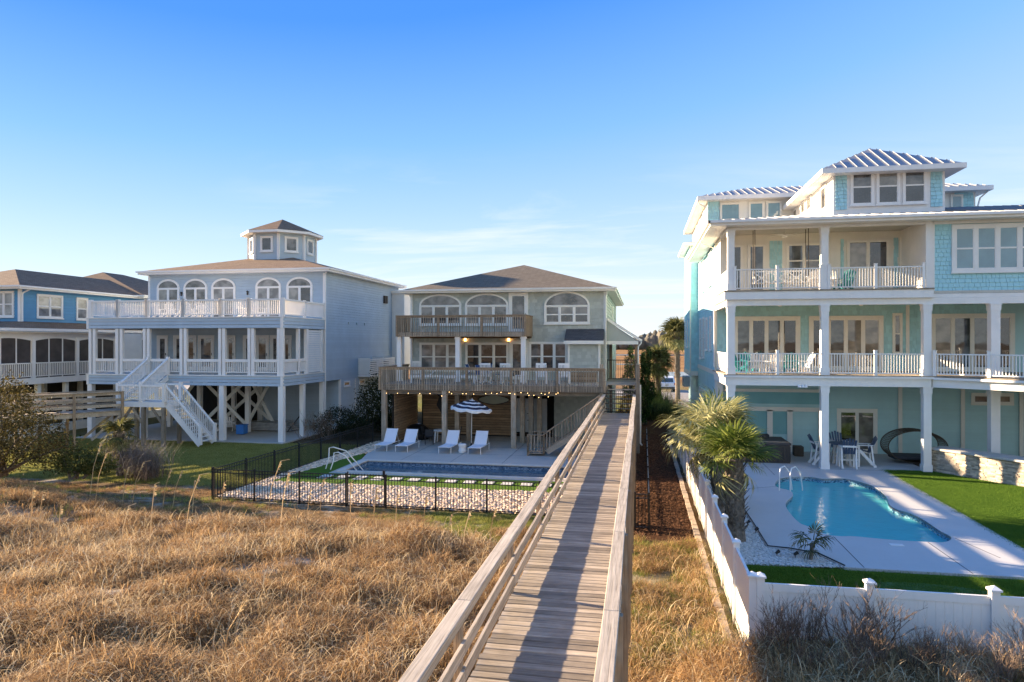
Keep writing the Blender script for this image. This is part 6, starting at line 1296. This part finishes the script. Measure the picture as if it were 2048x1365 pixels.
# ================================================================ VEGETATION
def leaf_mesh(name, mat, gen):
    m = bpy.data.meshes.new(name); V, F = gen(); m.from_pydata(V, [], F); m.materials.append(M[mat]); return m
rg = np.random.RandomState(11)
def cloud(n, lobes, size, jit=.35, shell=.55):
    """leaf quads spread through lumpy lobes; lobes = [(centre, radii)]"""
    V = []; F = []; wts = np.array([r[0]*r[1]*r[2] for _, r in lobes])**.67; wts /= wts.sum(); idx = rg.choice(len(lobes), n, p=wts)
    d = rg.normal(size=(n, 3)); d /= np.linalg.norm(d, axis=1)[:, None]; rad = (shell+(1-shell)*rg.rand(n)**.5)*(1+rg.uniform(-jit, jit, n)*.5)
    lump = np.array([1+.28*noise.noise((q[0]*2.3+i*.9, q[1]*2.3, q[2]*2.3)) for q, i in zip(d, idx)]); rad = rad*lump
    C = np.array([c for c, _ in lobes], dtype=float)[idx]; Rr = np.array([r for _, r in lobes], dtype=float)[idx]; P = C+d*Rr*rad[:, None]
    a = rg.normal(size=(n, 3))+d*.4; a /= np.linalg.norm(a, axis=1)[:, None]; b = np.cross(a, rg.normal(size=(n, 3))); b /= np.linalg.norm(b, axis=1)[:, None]
    s = size*rg.uniform(.6, 1.4, n)[:, None]; Q = np.stack([P-a*s, P+b*s*.45, P+a*s, P-b*s*.45], 1).reshape(-1, 3); Fi = np.arange(n*4).reshape(n, 4); return Q.tolist(), Fi.tolist()
def bush(name, label, cat, lobes, n, size, mat, group=None, stems=6, stem_mat='bark', shell=.5):
    c0 = lobes[0][0]; gz = min(c[2]-r[2] for c, r in lobes); t = thing(name, label, cat, (c0[0], c0[1], gz), 0, group); off = OFF[t.name]
    V, F = cloud(n, lobes, size, shell=shell); m = bpy.data.meshes.new('foliage'); m.from_pydata((np.array(V)-np.array(off)).tolist(), [], F); m.materials.append(M[mat]); o = bpy.data.objects.new('foliage', m); COL.objects.link(o); o.parent = t
    b = MB()
    for k in range(stems):
        c, r = lobes[k % len(lobes)]; q = Vector(c)+Vector((random.uniform(-.5, .5)*r[0], random.uniform(-.5, .5)*r[1], r[2]*.3)); p = Vector((c0[0]+random.uniform(-.2, .2), c0[1]+random.uniform(-.2, .2), gz-.1)); b.tube([p, p.lerp(q, .5)+Vector((random.uniform(-.1, .1), 0, .1)), q], [.06, .04, .015], 5)
    if stems: b.build('stems', M[stem_mat], t)['kind'] = 'stuff'
    return t
# --- palms
def frond_mesh(L, nl, mat, droop=.3, seed=0, wid=.035):
    r = random.Random(seed); b = MB(); pet = [Vector((L*.42*k/4, 0, .10*L*math.sin(k/4*1.3)-.05*L*(k/4)**2)) for k in range(5)]; b.tube(pet, [.018, .015, .013, .011, .009], 4, False); tip = pet[-1]
    for i in range(nl):
        f = (i+.5)/nl*2-1; a = f*R(118)+r.uniform(-.04, .04); ll = L*(.62-.16*abs(f))*r.uniform(.85, 1.05); d = Vector((math.cos(a), math.sin(a), .10-.12*abs(f)+r.uniform(-.07, .07))).normalized(); st = tip+Vector((-.03*abs(f), 0, 0))
        sd = Vector((-d.y, d.x, 0)).normalized()*wid*r.uniform(.8, 1.2); dr = droop*r.uniform(.5, 1.6)
        p1 = st+d*ll*.5-UP*dr*ll*.12; p2 = st+d*ll*.82-UP*dr*ll*.45; p3 = st+d*ll-UP*dr*ll*.95
        b.add([st, p1-sd, p1+sd, p2-sd*.6, p2+sd*.6, p3], [(0, 1, 2), (1, 3, 4, 2), (3, 5, 4)])
    return b.mesh('frond', M[mat])
def palm(name, label, x, y, z0, H, L, nf, mat, tr, lean=(0, 0), nl=26, droop=.35, dead=8, boots=True, seed=1, up=1.0, group=None, wid=.035):
    r = random.Random(seed); t = thing(name, label, 'palm tree', (x, y, z0), 0, group); top = Vector((x+lean[0], y+lean[1], z0+H)); P = [Vector((x, y, z0-.1)).lerp(top, k/8)+Vector((lean[0]*-.12*math.sin(k/8*3.14), 0, 0)) for k in range(9)]
    MB().tube(P, [tr*(1.15 if k == 0 else 1+.05*math.sin(k*2.1)) for k in range(9)], 10).build('trunk', M['bark'], t)
    if boots:
        b = MB(); nbt = int(H/.085*(5 if H < 5 else 4)); 
        for i in range(nbt):
            f = .12+.88*i/nbt if H < 5 else .35+.65*i/nbt; p = P[0].lerp(top, f); a = i*2.4+r.uniform(-.2, .2); d = Vector((math.cos(a), math.sin(a), 0)); s = Vector((-d.y, d.x, 0)); l = r.uniform(.14, .30); w_ = .06
            q = p+d*tr*.85; e = q+d*r.uniform(.07, .20)+UP*l; b.add([q-s*w_, q+s*w_, e+s*w_*.5, e-s*w_*.5, q-s*w_*.6-UP*.04-d*.02, q+s*w_*.6-UP*.04-d*.02], [(0, 1, 2, 3), (4, 5, 1, 0), (3, 2, 5, 4)])
        b.build('boots', M['bark'], t, fixn=False)['kind'] = 'stuff'
    ms = [frond_mesh(L, nl, mat, droop, s, wid) for s in range(4)]; md = frond_mesh(L*.9, nl, 'palm_dry', .9, 9, wid)
    for i in range(nf):
        el = R(r.uniform(-32, 78)*up+ (5 if up == 1 else 0)); az = i*2.39996+r.uniform(-.2, .2); o = piece('frond', ms[i % 4], top+Vector((math.cos(az)*.05, math.sin(az)*.05, r.uniform(-.12, .12))), t, sc=(1, 1, 1)*1); k = r.uniform(.82, 1.08); o.scale = (k, k, k); o.rotation_euler = (r.uniform(-.3, .3), -el, az)
    for i in range(dead):
        az = i*2.4+.7; o = piece('dead_frond', md, top-UP*.15, t); o.rotation_euler = (r.uniform(-.4, .4), R(r.uniform(35, 70)), az)
    return t
palm('palm', 'sabal palm with a rough booted trunk in the white gravel, nearest the turquoise pool', 2.72, 20.6, 0, 2.35, 1.35, 26, 'palm_leaf', .26, (-.05, 0), 26, .25, 2, seed=3, wid=.027)
palm('palm', 'wide feathery palm leaning over the white fence behind the nearer palm', 2.75, 23.6, 0, 2.55, 1.95, 34, 'palm_dry', .27, (-.35, .8), 28, .4, 4, seed=5, wid=.028)
palm('palm', 'palm with green centre fronds crowded behind the leaning palm', 3.0, 25.2, 0, 2.7, 1.6, 20, 'palm_leaf', .2, (-.3, .4), 24, .4, 3, seed=8, wid=.028)
palm('palm', 'tiny young palm planted in the white gravel at the patio edge', 4.42, 19.15, -.02, .45, .62, 11, 'palm_far', .05, (.05, 0), 14, .5, 0, seed=12, wid=.018, boots=False)
palm('palm', 'tall slender palm beyond the white car on the right', G(1352, 797)[0], 68, -.1, 6.6, 1.9, 40, 'palm_far', .24, (-.1, 0), 24, .5, 8, seed=21, group=None, wid=.05)
palm('palm', 'shorter palm in front of the white car by the middle house', XX(1316, 58), 58, -.1, 4.1, 1.7, 40, 'palm_far', .26, (-.05, 0), 24, .5, 8, seed=23, wid=.05)
palm('palm', 'small sunlit palm on the dune edge before the blue-grey house stairs', XX(240, 26), 26, .0, 1.75, .95, 18, 'palm_far', .14, (.0, 0), 20, .5, 4, seed=31, wid=.03)
# --- shrubs
bush('wax_myrtle', 'big dense olive-brown wax myrtle at the left edge of the dune', 'shrub', [((-25.0, 22.9, 2.2), (1.7, 1.6, 1.7)), ((-25.0, 23.0, 3.4), (1.0, 1.2, 1.05)), ((-23.1, 22.6, 2.0), (1.15, 1.2, 1.0)), ((-22.3, 22.8, 1.4), (.9, .9, .7)), ((-25.2, 22.0, 1.6), (1.5, 1.3, 1.0))], 15000, .052, 'bush_myrtle', stems=9)
bush('shrub', 'low olive shrub at the foot of the big wax myrtle', 'shrub', [((-21.5, 23.0, 1.1), (.9, .8, .5)), ((-20.9, 23.4, .9), (.7, .6, .4))], 4500, .05, 'bush_olive')
bush('round_shrub', 'tall dark rounded evergreen against the side wall of the blue-grey house', 'shrub', [((-16.7, 42.5, 1.7), (1.75, 1.6, 1.8)), ((-16.0, 41.5, 1.4), (1.2, 1.2, 1.4))], 9000, .07, 'bush_dark')
bush('round_shrub', 'low dark rounded evergreen between the bare twiggy bush and the taller evergreen', 'shrub', [((-17.9, 38.8, .75), (1.55, 1.3, 1.0)), ((-16.9, 38.6, .6), (1.0, 1, .8))], 6000, .06, 'bush_dark')
bush('juniper', 'twisted dark green juniper beside the side porch of the middle house', 'tree', [((.25, 49, 1.4), (.5, .6, 1.5)), ((.35, 49, 3.2), (.38, .5, 1.2)), ((.62, 49.3, 4.6), (.18, .2, .9)), ((.80, 49, 2.3), (.28, .35, .7)), ((.2, 49, 4.4), (.2, .3, .6))], 7000, .07, 'juniper')
bush('dwarf_conifer', 'small dark conifer seen through the porch gate', 'shrub', [((-.75, 55, 4.0), (.5, .5, .9)), ((-.75, 55, 5.0), (.22, .22, .5)), ((-.9, 55, 2.4), (.6, .5, 1.2))], 2500, .07, 'juniper')
bush('autumn_shrub', 'orange and yellow leaved shrub under the porch steps', 'shrub', [((-.9, 46.5, 1.2), (.6, .5, 1.0))], 900, .08, 'autumn_leaf')
# --- grass and twig clumps
def blades(n, h, spread, w, seed, curl=.9, segs=4, base=.08):
    r = random.Random(seed); b = MB()
    for i in range(n):
        a = r.uniform(0, 6.283); p = Vector((r.gauss(0, base), r.gauss(0, base), 0)); d = Vector((math.cos(a), math.sin(a), 0)); hh = h*r.uniform(.45, 1.1); th = r.uniform(0, spread); s = Vector((-d.y, d.x, 0))*w; k = curl*r.uniform(.3, 1.7); V = []; ang = th; q = p.copy()
        for j in range(segs+1):
            ww = (1-j/segs)**.6 if j < segs else 0
            V += [q-s*ww, q+s*ww] if j < segs else [q]
            q = q+(d*math.sin(ang)+UP*math.cos(ang))*hh/segs; ang += k*(j+1)/segs
        b.add(V, [(2*j, 2*j+1, 2*j+3, 2*j+2) for j in range(segs-1)]+[(2*segs-2, 2*segs-1, 2*segs)])
    return b
PC = {}
def proto(key, objs):
    c = bpy.data.collections.new(key)
    for i, (b, mat) in enumerate(objs):
        m = b.mesh(key, M[mat]); o = bpy.data.objects.new('%s_clump' % key, m); c.objects.link(o)
    PC[key] = c
proto('dry', [(blades(36, .50, .7, .0060, s, 1.35, 5, .12), 'dry_grass') for s in range(6)])
proto('tall', [(blades(9, .85, .55, .0065, s+80, 1.25, 6, .14), 'straw_grass') for s in range(5)])
proto('green', [(blades(40, .20, .7, .005, s+20, .8, 3, .10), 'green_grass') for s in range(4)])
proto('lawn', [(blades(60, .07, .8, .006, s+40, .6, 2, .16), 'lawn_grass') for s in range(4)])
proto('turf', [(blades(70, .035, .6, .004, s+60, .4, 2, .12), 'turf_blade') for s in range(3)])
def gn_scatter(name, key, pts, label, cat=None):
    P = np.array(pts, dtype=np.float32); m = bpy.data.meshes.new(name); m.from_pydata(P[:, :3].tolist(), [], [])
    for an, col, ty in (('rz', 3, 'FLOAT'), ('sc', 4, 'FLOAT'), ('tilt', 5, 'FLOAT')):
        a = m.attributes.new(an, ty, 'POINT'); a.data.foreach_set('value', P[:, col].copy())
    ai = m.attributes.new('pick', 'INT', 'POINT'); ai.data.foreach_set('value', np.random.randint(0, 100, len(P)).astype(np.int32))
    o = bpy.data.objects.new(name, m); COL.objects.link(o); t = bpy.data.node_groups.new(name, 'GeometryNodeTree')
    t.interface.new_socket('Geometry', in_out='INPUT', socket_type='NodeSocketGeometry'); t.interface.new_socket('Geometry', in_out='OUTPUT', socket_type='NodeSocketGeometry')
    gi = t.nodes.new('NodeGroupInput'); go = t.nodes.new('NodeGroupOutput'); ip = t.nodes.new('GeometryNodeInstanceOnPoints'); ci = t.nodes.new('GeometryNodeCollectionInfo')
    ci.inputs['Collection'].default_value = PC[key]; ci.inputs['Separate Children'].default_value = True; ci.inputs['Reset Children'].default_value = True
    def attr(nm, ty='FLOAT'):
        n = t.nodes.new('GeometryNodeInputNamedAttribute'); n.data_type = ty; n.inputs['Name'].default_value = nm; return n.outputs['Attribute']
    cx = t.nodes.new('ShaderNodeCombineXYZ'); t.links.new(attr('tilt'), cx.inputs[0]); t.links.new(attr('rz'), cx.inputs[2]); er = t.nodes.new('FunctionNodeEulerToRotation'); t.links.new(cx.outputs[0], er.inputs[0])
    t.links.new(gi.outputs[0], ip.inputs['Points']); t.links.new(ci.outputs[0], ip.inputs['Instance']); ip.inputs['Pick Instance'].default_value = True
    t.links.new(attr('pick', 'INT'), ip.inputs['Instance Index']); t.links.new(er.outputs[0], ip.inputs['Rotation']); t.links.new(attr('sc'), ip.inputs['Scale']); t.links.new(ip.outputs[0], go.inputs[0])
    md = o.modifiers.new('scatter', 'NODES'); md.node_group = t; return tag(o, label, cat, kind='stuff')
def infront(x, y, m=1.0):
    u = (x*C_+y*S_)/(-x*S_+y*C_) if (-x*S_+y*C_) > .5 else 9; return abs(u)*1365 < 1024*1.04+60/m
rr = random.Random(2)
def bare(x, y): return noise.noise((x*.30, y*.48, 9.1))+.35*noise.noise((x*1.5, y*1.9, 4))
pts = []; gp = []
while len(pts) < 23000:
    x, y = rr.uniform(-31, -2.05), rr.uniform(7.5, 24.2)
    if not infront(x, y) or y > FY(x)-.25 and x > -15.8: continue
    b_ = bare(x, y); dens = 1-.985*sm(-.02, .17, b_)
    if x < -10 and y > 18.8: dens *= .3
    if y > 20.2 and x > -13: dens *= .4
    if rr.random() > dens*.97+.03: continue
    s = rr.uniform(.55, 1.35)*(.85+.6*noise.noise((x*.9, y*.9, 2)))*(1-.62*sm(18.5, 21, y)); pts.append((x, y, ground_h(x, y)-.02, rr.uniform(0, 6.28), max(.35, s), rr.uniform(-.15, .15)))
for _ in range(14000):
    x, y = rr.uniform(-.15, 8.6), rr.uniform(7.2, 20.8)
    if (x > 1.55 and y > 12.4) or not infront(x, y): continue
    side = x < 1.6 and y > 12
    if noise.noise((x*.9, y*.8, 31)) > .18: continue
    if y > 20.6: continue
    if rr.random() < (.46 if side else .9): pts.append((x, y, ground_h(x, y)-.02, rr.uniform(0, 6.28), rr.uniform(.45, .95)*(1 if side else 1.25), rr.uniform(-.2, .2)))
    else: gp.append((x, y, ground_h(x, y)-.02, rr.uniform(0, 6.28), rr.uniform(.55, 1.25), 0))
for _ in range(9000):
    x, y = rr.uniform(-13, -2.0), rr.uniform(18, 22.3)
    if rr.random() < sm(-10, -4, x)*sm(17.5, 19.5, y)*(noise.noise((x*.6, y*.6, 44))+.75): gp.append((x, y, ground_h(x, y)-.01, rr.uniform(0, 6.28), rr.uniform(.4, .9), 0))
for _ in range(350):
    x, y = rr.uniform(-30, -12), rr.uniform(18, 24); gp.append((x, y, ground_h(x, y)-.01, rr.uniform(0, 6.28), rr.uniform(.5, 1.2), 0))
gn_scatter('dune_grass', 'dry', pts, 'curling golden dry grass covering the dune')
tl = [(p[0]+rr.uniform(-.2, .2), p[1]+rr.uniform(-.2, .2), p[2], rr.uniform(0, 6.28), rr.uniform(.55, 1.15), rr.uniform(-.2, .2)) for p in pts[::6] if p[1] < 18.6]
gn_scatter('straw_blades', 'tall', tl, 'longer pale straw blades arching above the dune grass')
gn_scatter('green_tufts', 'green', gp, 'short green and yellow tufts between the dry grass')
lp = []
while len(lp) < 14000:
    x, y = rr.uniform(-34, -15.2), rr.uniform(24.9, 36)
    if infront(x, y) and x < -15.2-.0: lp.append((x, y, ground_h(x, y)-.005, rr.uniform(0, 6.28), rr.uniform(.6, 1.3), 0))
gn_scatter('lawn_grass', 'lawn', lp, 'patchy green lawn beside the black fence')
tp = []; T1 = inpoly([(10.8, 33.0), (10.5, 20.1), (16, 20.1), (17, 27), (15.0, 29.9), (13.9, 31.2), (12.6, 33.1)])
while len(tp) < 16000:
    x, y = rr.uniform(2.1, 17), rr.uniform(12.9, 33)
    if T1(x, y) or (y < 18.3 and x < 12 and not inpoly([(5.0, 13), (12, 13), (12, 15.2), (9.2, 14.6), (7.5, 15.6), (5.2, 15.4)])(x, y)): tp.append((x, y, .008, rr.uniform(0, 6.28), rr.uniform(.8, 1.2), 0))
gn_scatter('turf_blades', 'turf', tp, 'short bright blades of the artificial turf by the turquoise pool')
# sea oats: tall thin stems with drooping heads
b = MB()
for (px, py, hgt, ln) in [(180, 985, 1.5, .5), (535, 1010, 1.5, .6), (640, 1005, .95, .1), (700, 1090, 1.35, -.05), (745, 1085, 1.2, .1), (385, 1010, .9, .0), (440, 1030, 1.0, .1), (560, 1060, 1.4, .3), (610, 1090, 1.2, .15), (300, 1080, 1.3, .1), (325, 1000, 1.1, .35), (345, 995, 1.05, .4), (370, 1070, 1.4, .55), (245, 995, 1.0, .2), (265, 990, 1.15, .5), (190, 1000, 1.4, .5), (60, 1080, 1.1, .0), (75, 1090, 1.1, .1), (240, 1110, 1.0, .25), (115, 1100, .9, .0), (890, 1105, 1.0, .2), (845, 1080, 1.0, .1), (925, 1090, .9, .25), (318, 1290, .9, .0), (440, 1320, .9, .6), (790, 1060, 1.0, .05), (980, 1070, .8, .15)]:
    hgt *= 1.25; p = G(px, py, .4); p.z = ground_h(p.x, p.y); top = p+Vector((ln*.7, .1, hgt)); mid = p+Vector((ln*.2, .05, hgt*.55)); tip = top+Vector((ln*.35+.1, .02, .06)); b.tube([p, mid, top, tip], [.015, .013, .010, .007], 3, False)
    for k in range(9): q = mid.lerp(top, .55+k*.05); b.add([q, q+Vector((.05+rr.uniform(-.03, .05), rr.uniform(-.04, .04), .015)), q+Vector((.02, 0, .05))], [(0, 1, 2)])
o = b.build('sea_oats', M['straw_grass'], fixn=False); tag(o, 'tall thin sea oat stems standing out of the dune grass', kind='stuff')
# twiggy dead shrubs before the white fence
def twigs(h, n, seed, spread=.8):
    r = random.Random(seed); b = MB()
    def br(p, d, l, rad, lev):
        q = p+d*l; m_ = p.lerp(q, .5)+Vector((r.uniform(-.04, .04), r.uniform(-.04, .04), 0))*l*3; b.tube([p, m_, q], [rad, rad*.8, rad*.6], 3, False)
        if lev > 0:
            for _ in range(r.choice((2, 3, 3))): dd = (d+Vector((r.uniform(-.6, .6), r.uniform(-.6, .6), r.uniform(-.1, .5)))).normalized(); br(p.lerp(q, r.uniform(.45, 1)), dd, l*r.uniform(.4, .7), rad*.6, lev-1)
    for _ in range(n): br(Vector((r.gauss(0, .12), r.gauss(0, .08), 0)), Vector((r.uniform(-spread, spread)*.6, r.uniform(-.4, .4), 1)).normalized(), h*r.uniform(.35, .55), .010, 3)
    return b
tm = [twigs(1.3, 17, s) for s in (1, 2, 3, 4)]; tms = [q.mesh('branches', M['twig']) for q in tm]
sp = [(2.15, 11.5, 1.25, 'against the corner of the white fence'), (2.75, 11.9, 1.1, 'just right of the white fence corner'), (3.3, 11.7, 1.25, 'below the first panel of the white fence'), (3.75, 11.95, 1.3, 'in front of the first white fence post from the corner'), (4.35, 11.6, .9, 'just right of the first white fence post'), (5.0, 11.8, .85, 'below the second panel of the white fence'), (5.45, 11.5, .95, 'left of the second white fence post'), (5.95, 11.9, 1.0, 'in front of the second white fence post'), (6.5, 11.6, .85, 'at the right edge below the white fence'), (4.6, 10.8, .7, 'low in front of the white fence near the lower right'), (5.6, 10.6, .7, 'lowest at the lower right of the frame'), (3.1, 10.8, .75, 'in the dry grass left of the other twigs'), (2.5, 10.9, .8, 'beside the end of the timber edging'), (6.3, 10.8, .8, 'near the lower right corner of the frame'), (4.15, 11.2, .95, 'between the two white fence posts, left of the gap'), (5.2, 11.1, .8, 'low and wide, between the two white fence posts'), (3.55, 11.3, 1.05, 'left of the first white fence post and nearer'), (2.35, 12.0, 1.0, 'tight against the white fence corner')]
for i, (x, y, s, lab) in enumerate(sp):
    t = thing('dead_shrub', 'bare dark twiggy shrub '+lab, 'shrub', (x, y, ground_h(x, y)), 0, 'bare shrubs before the white fence'); o = piece('branches', tms[i % 4], (x, y, ground_h(x, y)-.05), t, random.uniform(0, 6.28), (s*.85, s*.85, s*.76)); o.rotation_euler.z = random.uniform(0, 6)
t = thing('bare_bush', 'reddish bare twiggy bush against the corner stilt of the blue-grey house', 'shrub', (-19.0, 37.4, 0)); 
for k in range(5): o = piece('branches', twigs(1.9, 12, 50+k, 1.4).mesh('branches', M['twig_grey' if k % 2 else 'twig']), (-19.4+k*.4, 37.3+.2*(k % 2), 0), t)
# fountain grasses
def gclump(name, lab, x, y, z, h, n, mat, cat='ornamental grass', w=.008, spread=.6, curl=.8, base=.25, group=None):
    t = thing(name, lab, cat, (x, y, z), 0, group); bb = blades(n, h, spread, w, int(x*10) % 97, curl, 5, base); m = bb.mesh('blades', M[mat]); piece('blades', m, (x, y, z), t); return t
gclump('fountain_grass', 'grey-brown dead fountain grass left of the small dune palm', -22.2, 26.2, .35, 1.5, 700, 'twig_grey', base=.45, spread=.4)
gclump('fountain_grass', 'grey-brown dead fountain grass in front of the small dune palm', -21.1, 26.0, .3, 1.5, 700, 'twig_grey', base=.45, spread=.4)
gclump('fountain_grass', 'dark brown dead grass clump in the shade by the palm trunk on the dune', -20.2, 25.2, .1, 1.0, 500, 'twig', base=.35, spread=.5)
gclump('ornamental_grass', 'big golden green grass clump at the back end of the mulch strip', 1.5, 55, -.1, 2.1, 1500, 'green_grass', w=.014, spread=.6, base=.6); gclump('ornamental_grass', 'dark green grass clump beside the mulch in the shade of the middle house', .7, 53, -.1, 1.7, 1300, 'bush_olive', w=.014, spread=.8, base=.6); gclump('ornamental_grass', 'golden grass clump by the foot of the shorter palm', 2.3, 57.5, -.1, 1.8, 1200, 'dry_grass', w=.014, spread=.8, base=.6)
gclump('ornamental_grass', 'tall yellow-green grass clump just right of the juniper', 1.0, 57, -.1, 3.3, 900, 'green_grass', w=.014, spread=.5, base=.6)
# mulch chips
scatter_stones('mulch', 'loose reddish brown mulch chips along the boardwalk', lambda x, y: True, 5000, .02, .045, 'mulch_chip', (-.2, 1.6, 21, 44), lambda x, y: ground_h(x, y)) if paint('mulch_chip', (.11, .055, .03), .95, .2, 9, .2, .1, island=.5) else None
# far woods
V = []; F = []; bm = bmesh.new(); bmesh.ops.create_icosphere(bm, subdivisions=2, radius=1); bv = np.array([v.co[:] for v in bm.verts]); bf = np.array([[v.index for v in f.verts] for f in bm.faces]); bm.free(); k = 0
for i in range(2200):
    x = rg.uniform(-460, 330); y = rg.uniform(560, 680); h_ = rg.uniform(6, 11)*(1+.35*math.sin(x*.021)+.2*math.sin(x*.07)); r_ = rg.uniform(2.5, 5.5)
    v = bv*np.array([r_, r_*.7, h_*.62])*(1+rg.uniform(-.22, .22, (len(bv), 1)))+np.array([x, y, h_*.55-.8]); V.append(v); F.append(bf+k*len(bv)); k += 1
m = bpy.data.meshes.new('far_woods'); m.from_pydata(np.concatenate(V).tolist(), [], np.concatenate(F).tolist()); m.materials.append(M['far_leaf']); o = bpy.data.objects.new('far_woods', m); COL.objects.link(o); tag(o, 'hazy belt of woods across the marsh', 'woods', kind='stuff')
